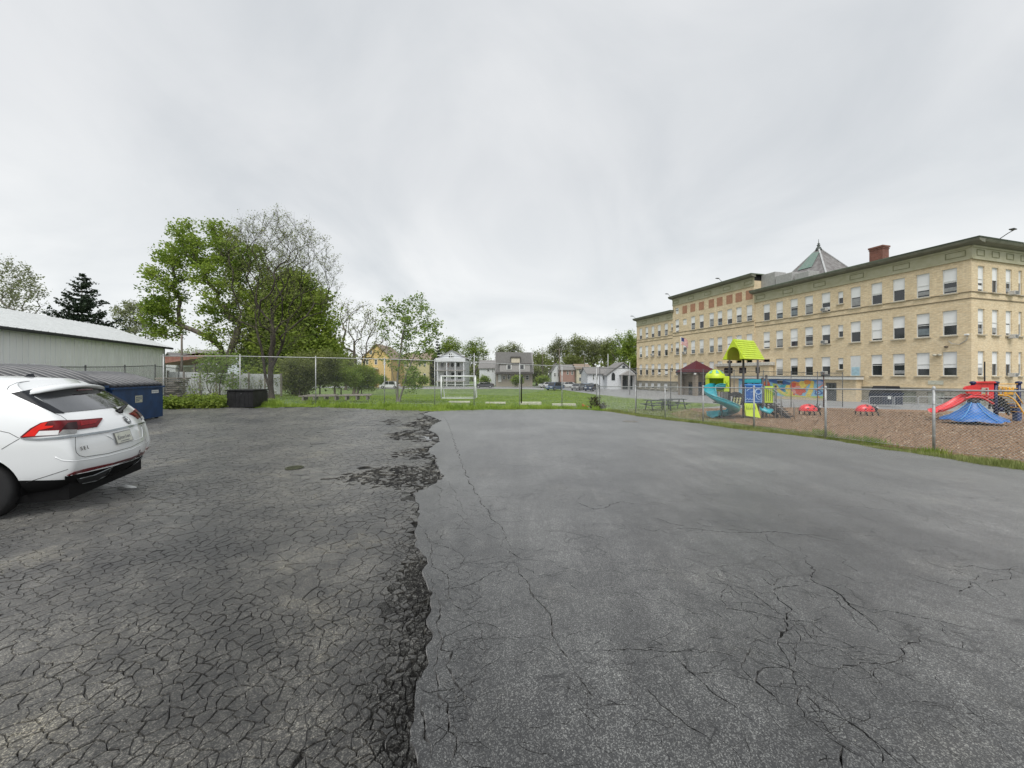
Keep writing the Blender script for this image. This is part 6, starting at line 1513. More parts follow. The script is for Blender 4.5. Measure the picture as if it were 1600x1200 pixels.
# ladybugs
RED = M('red_plastic', (.62,.03,.035), .28, var=.15, spec=.6); 
def ladybug(px, label):
    Yb = 23.2; X = PX(px, Yb); g = zg(X,Yb); t = thing('ladybug_climber', label, 'ladybug climber', (X,Yb,g), 0, 'ladybug climbers on the mulch')
    m = MB(); n1_, n2_ = 14, 10; vs = []
    for i in range(n2_+1):
        ph = math.pi/2*i/n2_
        for k in range(n1_): th = 2*math.pi*k/n1_; vs.append((-.05+.52*math.cos(th)*math.cos(ph), .36*math.sin(th)*math.cos(ph), .24+.40*math.sin(ph)**.9))
    m._add(vs, [(i*n1_+k, i*n1_+(k+1)%n1_, (i+1)*n1_+(k+1)%n1_, (i+1)*n1_+k) for i in range(n2_) for k in range(n1_)]); m._add([(v_[0], v_[1], .24) for v_ in vs[:n1_]], [tuple(range(n1_))]); sh = m.build('shell', RED, t, True)
    m = MB(); m.tube([(-.55,0,.26),(-.3,0,.535),(0,0,.645),(.3,0,.53),(.42,0,.40)], .018, 5); m.build('shell_seam', BLK, sh)
    for sx_, sy_, sz_ in ((-.28,-.26,.42),(.05,-.31,.40),(.22,-.22,.52),(-.1,-.2,.57),(-.42,-.12,.42)):
        m = MB(); m.lathe([(0,.02),(.06,.012),(.075,0)], (0,0,0), 10); s_ = m.build('spot', BLK, sh); s_.location = (sx_,sy_,sz_); s_.rotation_euler = Vector((sx_*.8,sy_*2.0,sz_*1.0)).to_track_quat('Z','Y').to_euler()
    m = MB(); m.lathe([(0,-.17),(.12,-.13),(.18,0),(.13,.12),(0,.17)], (.50,0,.36), 12); h_ = m.build('head', BLK, t, True)
    for s_ in (-1,1):
        m = MB(); m.lathe([(0,-.06),(.055,-.03),(.06,.02),(0,.06)], (.58,.10*s_,.46), 8); m.build('eye', WFR, h_, True)
        m = MB(); m.tube([(.5,.08*s_,.5),(.55,.12*s_,.62),(.62,.14*s_,.66)], .012, 5); m.build('antenna', BLK, h_)
    for sx_ in (-.32,0,.34):
        for s_ in (-1,1): m = MB(); m.tube([(sx_,.25*s_,.27),(sx_+.02,.38*s_,.18),(sx_+.05,.40*s_,0)], .035, 6); m.build('leg', BLK, t, True)
ladybug(1264, 'red ladybug climber on the mulch, nearer the stairs of the playset'); ladybug(1353, 'red ladybug climber on the mulch in front of the navy dumpster')
# blue cone spinner
YS = 18.2; X = PX(1521,YS); g = zg(X,YS); t = thing('spinner', 'blue tent-shaped spinner on a short pole in the mulch', 'spinner', (X,YS,g))
BLT = M('blue_tarp', (.016,.115,.36), .42, var=.25, scale=3, bump=.3, bscale=6); za_, zb_ = PZ(628,YS)-g, PZ(656,YS)-g; R_ = 38*YS/F
m = MB(); n_ = 48; rings = [(0.14,0),(.22,.18),(.42,.50),(.72,.80),(1.0,.97),(1.02,1.05)]; vs = []
for r, d_ in rings:
    for k in range(n_):
        a_ = 2*math.pi*k/n_; s_ = abs(math.sin(a_*3+.4)); rr_ = R_*r*(1-.16*(1-s_)*min(1, r*1.3)) if r > .2 else R_*r
        vs.append((rr_*math.cos(a_), rr_*math.sin(a_)*.9, za_+(zb_-za_)*d_+.05*(1-s_)*r*(1 if d_ > .1 else 0)))
m._add(vs, [(i*n_+k, i*n_+(k+1)%n_, (i+1)*n_+(k+1)%n_, (i+1)*n_+k) for i in range(len(rings)-1) for k in range(n_)]); m.build('canopy', BLT, t, True)
for k in range(6):
    a_ = (k*math.pi/3)-.4/3+math.pi/6; m = MB(); m.tube([(R_*r*math.cos(a_)*1.0, R_*r*math.sin(a_)*.9, za_+(zb_-za_)*d_+.03) for r, d_ in rings[:5]], .018, 5); m.build('seam', M('light_blue_seam',(.10,.32,.62),.5), t, True)
m = MB(); m.tube([(0,0,-.1),(0,0,za_+.12)], .07, 10); m.lathe([(0,za_+.14),(.2,za_+.1),(.2,za_-.02)], n=12); m.build('pole', BLK, t, True)
m = MB(); m.lathe([(.25,zb_-.10),(.25,zb_-.16),(.05,zb_-.16)], n=12); m.build('base_plate', BLK, t)
# red playset with slides
YR = 20.0; X = PX(1530,YR); g = zg(X,YR); t = thing('playset', 'red playset with double slide and navy posts behind the blue spinner', 'playset', (X,YR,g)); o0 = Vector(t.location)
def qr(px, py, dy=0): return Vector((PX(px,YR+dy),YR+dy,PZ(py,YR+dy)))-o0
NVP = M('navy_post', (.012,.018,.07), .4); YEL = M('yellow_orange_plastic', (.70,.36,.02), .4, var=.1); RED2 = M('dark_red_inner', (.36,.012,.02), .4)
for px, dy in ((1520,0),(1555.5,0),(1522,1.5),(1557,1.5),(1592,.2),(1591,1.6)):
    a_ = qr(px, 598, dy); m = MB(); m.tube([(a_.x,a_.y,-.1),(a_.x,a_.y,a_.z)], .075, 10); m.lathe([(.11,a_.z-.06),(.13,a_.z),(.10,a_.z+.06),(0,a_.z+.09)], (a_.x,a_.y,0), 10); m.build('post', NVP, t, True)
m = MB(); a_, b_ = qr(1523,0).x, qr(1552,0).x; zt_, zb_ = qr(0,598.5).z, qr(0,623).z
w0, w1, h0, h1 = a_+(b_-a_)*.33, a_+(b_-a_)*.62, zb_+.20, zt_-.28
for lo_, hi_ in (((a_,-.04,zb_),(w0,.04,zt_)),((w1,-.04,zb_),(b_,.04,zt_)),((w0,-.04,zb_),(w1,.04,h0)),((w0,-.04,h1),(w1,.04,zt_))): m.b2(lo_, hi_, .012)
rp_ = m.build('hood_panel', RED, t)
m = MB()
for lo_, hi_ in (((w0-.04,-.07,h0-.04),(w0,-.042,h1+.04)),((w1,-.07,h0-.04),(w1+.04,-.042,h1+.04)),((w0,-.07,h0-.04),(w1,-.042,h0)),((w0,-.07,h1),(w1,-.042,h1+.04))): m.b2(lo_, hi_)
m.build('window_frame', M('pale_grey_plastic',(.45,.43,.40),.5), rp_)
m = MB(); m.prism([(a_-.05,zt_),(b_+.05,zt_),(b_-.05,zt_+.10),(a_+.1,zt_+.08)], (0,-.1,0),(1,0,0),(0,0,1),(0,1,0),.35); m.build('hood_top', RED, t)
m = MB(); c_ = qr(1504,0).x; m.prism([(c_,qr(0,607).z),(c_+.12,qr(0,603.5).z),(a_,qr(0,601).z),(a_,qr(0,616).z),(c_+.2,qr(0,615).z)], (0,-.1,0),(1,0,0),(0,0,1),(0,1,0),.1); m.build('side_scoop', RED, t)
m = MB(); m.b2((a_-.1,0,qr(0,626).z),(b_+.1,1.6,qr(0,624.5).z)); m.build('deck', BLK, t)
for k, dy in enumerate((0,.62)):
    P_ = [qr(1536,622,dy),qr(1524,621.5,dy),qr(1512,621,dy),qr(1500,627,dy),qr(1488,634,dy),qr(1478,639,dy),qr(1468,643,dy),qr(1458,644.5,dy)]
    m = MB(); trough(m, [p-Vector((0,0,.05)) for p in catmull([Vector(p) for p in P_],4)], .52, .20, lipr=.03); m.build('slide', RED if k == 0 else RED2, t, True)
m = MB(); P_ = [qr(1508,622.5,-.35),qr(1520,620.5,-.4),(qr(1534,621.5,-.4)),(qr(1545,627,-.35)),(qr(1552,631,-.3))]; m.tube(catmull([Vector(p) for p in P_],4), .055, 7); m.build('slide_lip', RED, t, True)
# yellow climber on the right
P_ = [qr(1557,617,0),qr(1568,617.5,0),qr(1578,620,-.1),(qr(1587,627,-.3)),(qr(1594,637,-.5)),(qr(1602,650,-.6))]
for dy in (0,.7):
    m = MB(); m.tube([p+Vector((0,dy,0)) for p in catmull([Vector(p) for p in P_],4)], .035, 7); m.build('arch_rail', YEL, t, True)
    m = MB(); m.tube([p+Vector((0,dy,.42)) for p in catmull([Vector(p) for p in P_],4)[::3]], .022, 6); m.build('hand_rail', YEL, t, True)
for k in range(9):
    c = catmull([Vector(p) for p in P_],4); p = c[2+k*2]; m = MB(); m.tube([p, p+Vector((0,.7,0))], .02, 6); m.build('rung', YEL, t)
for k in range(5):
    p = qr(1561+k*5.5, 616, .05); m = MB(); m.tube([p, p+Vector((0,0,.38))], .022, 6); m.build('baluster', YEL, t, True)
for z_ in (600,607): m = MB(); m.tube([qr(1557,z_,.05),qr(1590,z_,.05)], .022, 6); m.build('guard_rail', YEL, t, True)
m = MB(); m.b2((qr(1570,0).x,.0,qr(0,617).z),(qr(1584,0).x,.06,qr(0,609).z),.02); m.build('play_panel', YEL, t)
NET = BLK; C2 = catmull([Vector(p) for p in P_],4); m = MB()
for i in range(2, len(C2)-3, 2):
    p = C2[i]; z1_ = max(.45, p.z-.75); m.tube([p+Vector((0,.35,-.03)), (p.x-.1,p.y+.35,z1_)], .045, 5)
for f_ in (.25,.5,.8): m.tube([p+Vector((0,.35,-.03-f_*.7)) for p in C2[1:-6]], .045, 5)
m.build('climbing_net', NET, t)
for px, py, r in ((1578,634,.16),(1586,642,.17),(1564,640,.12)): a_ = qr(px,py,.2); m = MB(); m.tube([(a_.x,a_.y-.1,a_.z),(a_.x,a_.y+.1,a_.z)], r, 12); m.build('drum', NVP, t, True)
m = MB(); a_ = qr(1590,0,.1).x; m.b2((a_-.12,0,-.05),(a_+.12,.25,qr(0,637).z),.03); m.build('drum_panel', M('faded_navy_panel',(.03,.06,.16),.5), t)
m = MB(); a_ = qr(1538.5,598); m.tube([a_,a_+Vector((0,0,1.1))], .03, 6); m.build('mast', BLK, t)
# ================================================================== WHITE SUV
CARX, CARY, YAW, CS = -5.94, 6.062, .3668, 1.03
car = thing('parked_car', 'white parked SUV seen from behind at the left edge of the lot', 'car', (CARX, CARY, zg(CARX, CARY)), YAW); car.scale = (CS,)*3
# local: +x rearwards (0 = rear bumper), -y = driver's side (towards the lot's near end), z up
def carpaint():
    m = M('white_car_paint', (.74,.76,.77), .28, var=.015, scale=1, coat=.9, spec=.5); return m
PAINT = carpaint(); CLAD = M('black_cladding', (.006,.006,.0065), .8, var=.2, scale=20, spec=.2); CGLASS = M('car_glass', (.012,.014,.018), .05, var=.2, spec=.9, coat=.6)
LIV = [0,1,2,3,4,5,6,7]
lz = [.26,.40,.60,.80,1.0,1.21,1.51,1.70]
xr = [-.34,-.08,.02,-.01,-.06,-.20,-.56,-.86]
xf = [-4.80,-4.93,-4.97,-4.95,-4.86,-3.95,-3.15,-2.62]
wd_ = [.84,.975,1.0,1.0,.995,.955,.81,.70]
fr_ = [0,.035,.09,.2,.35,.5,.65,.8,.92,.98,1.0]
wfac_lo = [.84,.955,.99,1,1,1,1,1,.97,.90,.72]
js = [-1,-.62,-.22,.22,.62,1]
idxm = {}; V = []
def cv(i, j, k):
    key = (i, j, k)
    if key in idxm: return idxm[key]
    s = fr_[i]; x = xr[k]+(xf[k]-xr[k])*s; wf = wfac_lo[i]
    if k >= 6: wf = 1-(1-wf)*.45
    if i == 10 and k <= 4: wf = .74
    yy = js[j]*wd_[k]*wf
    aj = abs(js[j])
    if i == 0: x -= (.23 if k <= 4 else .15)*aj**2.2*(1.0 if k > 0 else .6)
    if i == 10: x += .18*aj**2.5
    z = lz[k]
    if k == 7: z += .055*(1-aj**2)+ (.045*math.sin(math.pi*min(1, max(0, s*1.15))))
    if k == 4 and s > .65: z -= .05*(s-.65)/.35
    if k in (4,5) and s > .98 : z -= .06
    idxm[key] = len(V); V.append((x, yy, z)); return idxm[key]
NI, NJ, NK = len(fr_), len(js), len(lz); Fc = []
for j in range(NJ-1):
    for k in range(NK-1):
        Fc.append((cv(0,j,k),cv(0,j+1,k),cv(0,j+1,k+1),cv(0,j,k+1))); Fc.append((cv(NI-1,j,k),cv(NI-1,j,k+1),cv(NI-1,j+1,k+1),cv(NI-1,j+1,k)))
for i in range(NI-1):
    for k in range(NK-1):
        Fc.append((cv(i,0,k),cv(i,0,k+1),cv(i+1,0,k+1),cv(i+1,0,k))); Fc.append((cv(i,NJ-1,k),cv(i+1,NJ-1,k),cv(i+1,NJ-1,k+1),cv(i,NJ-1,k+1)))
    for j in range(NJ-1):
        Fc.append((cv(i,j,0),cv(i+1,j,0),cv(i+1,j+1,0),cv(i,j+1,0))); Fc.append((cv(i,j,NK-1),cv(i,j+1,NK-1),cv(i+1,j+1,NK-1),cv(i+1,j,NK-1)))
me = bpy.data.meshes.new('cage'); me.from_pydata(V, [], Fc)
bm = bmesh.new(); bm.from_mesh(me); bmesh.ops.recalc_face_normals(bm, faces=bm.faces); bm.to_mesh(me); bm.free()
tmp = bpy.data.objects.new('tmp', me); COL.objects.link(tmp); sub = tmp.modifiers.new('s', 'SUBSURF'); sub.levels = 3; sub.render_levels = 3
WX1, WX2, WZ, WR = -1.13, -4.02, .375, .375
cut_m = MB()
for wx_ in (WX1, WX2):
    for s_ in (-1, 1): cut_m.tube([(wx_, s_*.62, WZ+.03), (wx_, s_*1.3, WZ+.03)], .445, 40)
cut = cut_m.build('cut', CLAD); bo = tmp.modifiers.new('b', 'BOOLEAN'); bo.operation = 'DIFFERENCE'; bo.object = cut; bo.solver = 'EXACT'
dg = bpy.context.evaluated_depsgraph_get(); dg.update(); me2 = bpy.data.meshes.new_from_object(tmp.evaluated_get(dg))
tmp.modifiers.remove(bo); dg.update(); solid = bpy.data.meshes.new_from_object(tmp.evaluated_get(bpy.context.evaluated_depsgraph_get()))
bm = bmesh.new(); bm.from_mesh(me2)
# cladding line low down
bmesh.ops.bisect_plane(bm, geom=bm.verts[:]+bm.edges[:]+bm.faces[:], plane_co=(0,0,.435), plane_no=(.10,0,1))
me2.materials.clear(); me2.materials.append(PAINT); me2.materials.append(CLAD)
for f in bm.faces:
    c = f.calc_center_median(); f.material_index = 1 if (c.z+.10*c.x < .435 and c.x > -1.0) or c.z < .42 or (abs(c.y) < .9 and f.calc_center_median().z < 1.0 and any(abs(math.hypot(v.co.x-w, v.co.z-WZ-.03)-.445) < .004 for v in f.verts for w in (WX1, WX2)) and abs(c.y) < .93) else 0
    f.smooth = True
bm.to_mesh(me2); bm.free(); me2.name = 'body'
try: me2.set_sharp_from_angle(angle=math.radians(38))
except Exception: pass
body = link('body', me2, car)
bpy.data.objects.remove(tmp); bpy.data.objects.remove(cut)
bvh = BVHTree.FromPolygons([v.co for v in solid.vertices], [tuple(p.vertices) for p in solid.polygons])
CM = Matrix.Translation(car.location) @ Matrix.Rotation(YAW, 4, 'Z') @ Matrix.Scale(CS, 4); CMi = CM.inverted()
def ray_px(px, py):
    o = CMi @ Vector((0,0,EYE)); d = (CMi.to_3x3() @ Vector(((px-800)/F, 1, (HZ-py)/F))).normalized()
    h = bvh.ray_cast(o, d); 
    if h[0] is None: h = bvh.find_nearest(o+d*((Vector((0,0,0))-o).length))
    return h[0], h[1]
def dense2(poly, st):
    o = []
    for i in range(len(poly)):
        a, b = poly[i], poly[(i+1) % len(poly)]; n = max(1, int(math.hypot(b[0]-a[0], b[1]-a[1])/st)); o += lerp_pts(a, b, n)
    return o
def patch(poly, name, mat, off=.004, th=.006, st=2.5, parent=None, fn=None, mirror=False, smooth=True):
    """a thin plate lying on the body skin; poly in the source 2D domain, fn maps it to (point, normal)"""
    fn = fn or ray_px
    if sum(poly[i][0]*poly[(i+1) % len(poly)][1]-poly[(i+1) % len(poly)][0]*poly[i][1] for i in range(len(poly))) < 0: poly = list(poly)[::-1]
    P = dense2(poly, st); xs = [p[0] for p in P]; ys = [p[1] for p in P]; g = []
    y = min(ys)+st/2
    while y < max(ys):
        x = min(xs)+st/2
        while x < max(xs): g.append((x, y)); x += st
        y += st
    if g: g = np.array(g); g = [tuple(q) for q in g[inpoly(g, P)]]
    v, e, f, _, _, of = delaunay_2d_cdt([Vector(p) for p in P+list(g)], [], [list(range(len(P)))], 0, 1e-6)
    F_ = [tuple(t) for t, o in zip(f, of) if 0 in o]; top, bot = [], []
    for p in v:
        q, n = fn(p.x, p.y); top.append(q+n*(off+th)); bot.append(q+n*(off-.012))
    n_ = len(top); used = {}
    for t in F_:
        for q in range(3): used[(t[q], t[(q+1) % 3])] = 1
    FF = list(F_)+[(a, b, n_+b, n_+a) for (a, b) in used if (b, a) not in used]
    vs = top+bot
    if mirror: vs = [Vector((q.x, -q.y, q.z)) for q in vs]
    m = MB(); m._add(vs, FF); o = m.build(name, mat, parent or car, smooth)
    try: o.data.set_sharp_from_angle(angle=math.radians(40))
    except Exception: pass
    return o
def both(*a, **k): patch(*a, **k); return patch(*a, **{**k, 'mirror': True})
# rear glass with dark corner pillars (traced where it lies on the sloping tail)
RG = M('rear_window_glass', (.03,.034,.04), .04, var=.3, spec=.8, coat=1)
def rz_(s, z): # point on the tail at lateral s, height z
    o = Vector((2.0, s, z)); h = bvh.ray_cast(o, Vector((-1,0,0))); return (h[0], h[1]) if h[0] is not None else bvh.find_nearest(o)[:2]
rear = [(-.86,1.50),(-.80,1.53),(.80,1.53),(.86,1.50),(.70,1.185),(.55,1.17),(-.55,1.17),(-.70,1.185)]
def to_side(poly): return [tuple(ray_px(*p)[0][1:]) for p in poly]
patch([(44,613),(50,609),(158,603),(204,631.5),(180,636.5),(140,641),(98,645)], 'rear_window', RG, .003, .004, 2.5)
trim = M('gloss_black_trim', (.010,.012,.016), .5, spec=.25)
both([(18,615),(50,609),(52,621),(100,646),(84.5,645.6)], 'pillar_trim', trim, .009, .003, 2.5)
# spoiler
m = MB(); P = []
for a in [k/12*2-1 for k in range(13)]:
    y_ = a*.74; q = abs(a)**3; P.append((y_, -.60-.16*q, 1.645-.06*a*a-.03*q))
vs = []
for y_, x_, z_ in P: e_ = 1-.75*abs(y_/.74)**4; vs += [(x_-.42,y_*1.0,z_+.05*e_),(x_-.08,y_,z_+.035*e_),(x_+.035,y_,z_+.012*e_),(x_+.02,y_,z_-.022*e_),(x_-.22,y_,z_-.03*e_)]
m._add(vs, [(i*5+k,i*5+(k+1)%5,(i+1)*5+(k+1)%5,(i+1)*5+k) for i in range(12) for k in range(5)]+[tuple(range(5)),tuple(60+k for k in range(5))])
m.build('spoiler', PAINT, car, True)
m = MB(); m.tube([(-.585,-.16,1.583),(-.575,0,1.585),(-.585,.16,1.583)], .010, 6); m.build('brake_light', M('dark_red_lens',(.10,.008,.01),.2), car)
# wiper
q0 = rz_(.10,1.24); q1 = rz_(.52,1.30)
m = MB(); m.beam(q0[0]+Vector((.03,0,0)), q1[0]+Vector((.035,0,.0)), .03, .022); m.tube([q0[0]+Vector((-.02,0,0)), q0[0]+Vector((.06,0,0))], .028, 8); m.beam(rz_(.06,1.255)[0]+Vector((.02,0,0)), rz_(.60,1.30)[0]+Vector((.02,0,0)), .012, .03); m.build('wiper', BLACKP, car)
# antenna fin
m = MB(); m.prism([(-.10,0),(.12,0),(.10,.02),(.075,.085),(.04,.08),(-.03,.02)], (-1.22,-.018,1.735), (1,0,0), (0,0,1), (0,1,0), .036); m.box((-1.20,0,1.735),(.26,.07,.03),0,.01); m.build('antenna', trim, car)
# tail lights traced in the photo
RL = M('bright_red_lens', (.62,.015,.008), .25, var=.12, scale=9, spec=.25); DRL = M('deep_red_lens', (.11,.003,.006), .25, var=.35, scale=12, spec=.25); WL = M('clear_lens', (.66,.66,.66), .12, coat=1, var=.1, scale=10); GLN = M('smoked_lens', (.24,.24,.235), .2, coat=.5, var=.25, scale=12)
def cr(*p): return [(x/4.139, 540+y/4.138) for x, y in p]
both(cr((131,592),(200,535),(265,500),(330,486),(495,483),(655,469),(661,474),(625,527),(500,545),(380,578),(250,588),(150,597)), 'tail_light', DRL, .002, .008, 2.2)
both(cr((150,590),(215,538),(275,502),(312,494),(292,520),(350,520),(340,530),(255,548),(232,585)), 'tail_light_lens', RL, .011, .003, 1.8)
both(cr((232,584),(258,553),(385,549),(378,577)), 'tail_light_lens', WL, .011, .003, 1.8); both(cr((374,577),(405,546),(492,545),(490,567)), 'tail_light_lens', GLN, .011, .003, 1.8)
both(cr((395,545),(430,503),(490,495),(497,540)), 'tail_light_lens', M('black_red_lens',(.022,.002,.003),.25,spec=.25), .011, .003, 1.8)
both(cr((515,492),(640,478),(612,505),(520,520)), 'tail_light_lens', M('mid_red_lens',(.19,.006,.009),.25,var=.3,scale=16,spec=.25), .011, .003, 1.8)
CHR = M('chrome_trim', (.30,.32,.33), .15, metal=1, var=.1)
patch(cr((131,596),(250,600),(380,590),(490,578),(700,548),(840,517),(935,492),(938,500),(840,529),(700,561),(490,592),(380,603),(240,611),(160,606)), 'chrome_strip', CHR, .004, .010, 2.0)
patch([(800+(800-0)*0+0,0)]*0 or cr((905,428),(912,412),(930,420),(938,460),(925,470)), 'tail_light', DRL, .003, .006, 1.5) if False else None
# panel gaps as fine dark grooves
GAPM = M('panel_gap_shadow', (.03,.03,.03), .8)
def line_px(pts, name='panel_gap', r=.0035, mat=GAPM, par=None, off=.0):
    P = [ray_px(*p) for p in pts]; m = MB(); m.tube([q+n*off for q, n in P], r, 5); return m.build(name, mat, par or car, True)
def d2(pts, n=6): 
    o = []
    for i in range(len(pts)-1): o += lerp_pts(pts[i], pts[i+1], n)
    return o+[pts[-1]]
line_px(d2(cr((350,438),(395,455),(430,480)))); line_px(d2(cr((487,590),(487,660),(492,690),(515,712),(550,720),(700,697),(850,655),(940,608)), 5))
line_px(d2(cr((0,552),(60,565),(110,592),(120,596)))); line_px(d2(cr((128,600),(60,640),(10,670)))); line_px(d2(cr((170,885),(300,845),(440,800)),4))
line_px(d2(cr((45,285),(60,262),(110,240),(190,230)),4)); line_px(d2(cr((45,285),(80,308),(350,437)),4), r=.003)
# plate recess, plate, emblem, badge
def rear_frame(s, z, tiltz=None):
    q, n = rz_(s, z); n = n.normalized(); u = Vector((0,1,0)); u = (u-n*u.dot(n)).normalized(); v = n.cross(u)*-1
    if v.z < 0: v = -v
    return q, u, v, n
patch([(-.46,.955),(.46,.955),(.30,.80),(-.30,.80)], 'plate_recess', PAINT, -.004, .008, .05, fn=rz_)
for a, b in (((-.46,.955),(-.30,.80)),((.46,.955),(.30,.80)),((-.30,.80),(.30,.80))): m = MB(); m.tube([rz_(*p)[0]+rz_(*p)[1]*.004 for p in lerp_pts(a, b, 8)+[b]], .006, 6); m.build('recess_edge', PAINT, car, True)
hz_ = ray_px(192,682.5)[0]; q, u, v, n = rear_frame(hz_.y, hz_.z)
def plate_box(m, cu, cv_, w, h, d0, d1): m.prism([(cu-w/2,cv_-h/2),(cu+w/2,cv_-h/2),(cu+w/2,cv_+h/2),(cu-w/2,cv_+h/2)], q+n*d0, u, v, n, d1-d0)
m = MB(); plate_box(m, 0, 0, .33, .175, .004, .012); m.build('plate_frame', M('dark_chrome',(.2,.2,.2),.3,metal=1), car)
m = MB(); plate_box(m, 0, 0, .305, .152, .0125, .016); pl = m.build('licence_plate', M('pale_plate',(.56,.57,.50),.5,var=.08,scale=12), car)
m = MB()
def glyph(m, cx_, bars, sc=1.0):
    for a in bars: plate_box(m, cx_+a[0]*sc, a[1]*sc, a[2]*sc, a[3]*sc, .0163, .018)
gl = {'K':[(-.012,0,.006,.06),(.0,.012,.016,.008),(.01,.024,.007,.018),(.006,-.012,.012,.008),(.012,-.024,.007,.016)],'n':[(-.01,-.006,.005,.032),(.01,-.006,.005,.032),(0,.008,.02,.005)],'l':[(0,0,.005,.05)],'o':[(-.01,-.006,.005,.028),(.01,-.006,.005,.028),(0,.008,.02,.005),(0,-.020,.02,.005)]}
for i, g_ in enumerate('Knonlon'): glyph(m, -.108+i*.036, gl[g_])
plate_box(m, 0, -.055, .18, .008, .0163, .018); m.build('plate_lettering', M('plate_ink',(.06,.06,.09),.6), pl)
hz_ = ray_px(198,656.5)[0]; q, u, v, n = rear_frame(hz_.y, hz_.z)
def ringm(m, r0, r1, d, k=28):
    vs = [q+u*(r*math.cos(2*math.pi*i/k))+v*(r*math.sin(2*math.pi*i/k))+n*d for r in (r0, r1) for i in range(k)]
    m._add(vs, [(i,(i+1)%k,k+(i+1)%k,k+i) for i in range(k)])
m = MB(); m.prism([(.068*math.cos(2*math.pi*i/28),.068*math.sin(2*math.pi*i/28)) for i in range(28)], q, u, v, n, .012); em = m.build('emblem', M('emblem_black',(.015,.015,.018),.2,coat=1), car)
m = MB(); ringm(m, .058, .067, .0135); 
def stroke(a, b, w=.0085): A_, B_ = q+u*a[0]+v*a[1]+n*.0135, q+u*b[0]+v*b[1]+n*.0135; m.beam(A_, B_, w, .004, n)
for s_ in (-1,1): stroke((s_*.022,.052),(0,.006)); stroke((s_*.047,.030),(s_*.018,-.048)); stroke((s_*.018,-.048),(0,-.006))
m.build('emblem_mark', CHR, em)
cu = bpy.data.curves.new('badge', 'FONT'); cu.body = 'SEL'; cu.size = .065; cu.extrude = .002; cu.space_character = 1.5; to = bpy.data.objects.new('tmp_text', cu); COL.objects.link(to)
bt = bpy.data.meshes.new_from_object(to.evaluated_get(bpy.context.evaluated_depsgraph_get())); bpy.data.objects.remove(to); bt.materials.clear(); bt.materials.append(M('badge_dark_chrome',(.16,.16,.17),.25,metal=1))
hz_ = ray_px(125,704)[0]; q, u, v, n = rear_frame(hz_.y, hz_.z); bd = link('badge', bt, car); bd.matrix_local = Matrix((( u.x, v.x, n.x, q.x+n.x*.012),(u.y, v.y, n.y, q.y+n.y*.012),(u.z, v.z, n.z, q.z+n.z*.012),(0,0,0,1)))
# lower bumper: reflector strip, exhaust trims, black diffuser, body steps
both(cr((430,838),(480,815),(560,793),(730,757),(733,768),(560,812),(480,832),(440,842)), 'reflector', M('reflector_dark_red',(.16,.012,.018),.25,coat=1), .003, .006, 2.0)
patch(cr((733,757),(850,722),(970,672),(972,682),(850,733),(733,768)), 'reflector', M('reflector_brown',(.07,.012,.016),.3), .003, .006, 2.0)
patch(cr((420,845),(560,818),(725,778),(960,700),(958,735),(880,790),(735,830),(600,890),(500,892),(420,868)), 'diffuser', CLAD, .004, .006, 2.5)
both(cr((490,858),(600,832),(712,786),(675,835),(610,868),(510,885)), 'exhaust_trim', M('dark_exhaust_trim',(.035,.037,.04),.4), .012, .004, 2.0)
for mir in (1,-1):
    P = [ray_px(*p) for p in d2(cr((505,856),(600,834),(718,783),(680,835),(615,868),(505,890)),4)]; m = MB(); pts = [q_2+n_2*.018 for q_2, n_2 in P]; pts = [Vector((p.x, p.y*mir, p.z)) for p in pts]; m.tube(pts, .008, 6); m.build('chrome_outline', CHR, car, True)
line_px(d2(cr((430,842),(560,816),(728,777),(850,740),(965,690)),4), 'bumper_edge', .006, PAINT, off=.006)
line_px(d2(cr((355,722),(400,742),(470,748),(560,738),(700,712),(850,672),(960,622)),4), 'bumper_crease', .008, PAINT, off=-.002)
# wheel arches, wheels
for wx_ in (WX1, WX2):
    for s_ in (-1,1):
        yw = .80 if wx_ == WX1 else .80
        w = bpy.data.objects.new('wheel', None); COL.objects.link(w); w.parent = car; w.location = (wx_, s_*.86, WZ)
        m = MB(); pr = [(.26,-.11),(.345,-.115),(.372,-.09),(.378,0),(.372,.09),(.345,.115),(.26,.11)]
        m.T = Matrix.Rotation(math.pi/2, 4, 'X'); m.lathe(pr, n=40); m.build('tyre', RUBBER, w, True)
        m = MB(); m.T = Matrix.Rotation(math.pi/2*(1 if s_ < 0 else -1), 4, 'X'); m.lathe([(.262,.10),(.255,.085),(.24,.05),(.10,.02),(.0,.02)], n=32); m.lathe([(.05,.09),(.04,.10),(0,.10)], n=16)
        for k in range(5):
            a_ = 2*math.pi*k/5
            for d_ in (-.16,.16): m.beam((.045*math.cos(a_),.045*math.sin(a_),.075),(.25*math.cos(a_+d_),.25*math.sin(a_+d_),.085), .035,.03)
        m.build('rim', M('grey_alloy',(.25,.26,.27),.3,metal=.9), w)
        m = MB(); m.T = Matrix.Translation((wx_,0,WZ+.03)) @ Matrix.Rotation(math.pi/2, 4, 'X'); a0_, a1_ = math.radians(-14), math.radians(194)
        m.lathe([(.452,-s_*.55),(.447,-s_*.955)], n=30, a0=a0_, a1=a1_); m.build('arch_liner', CLAD, car, True)
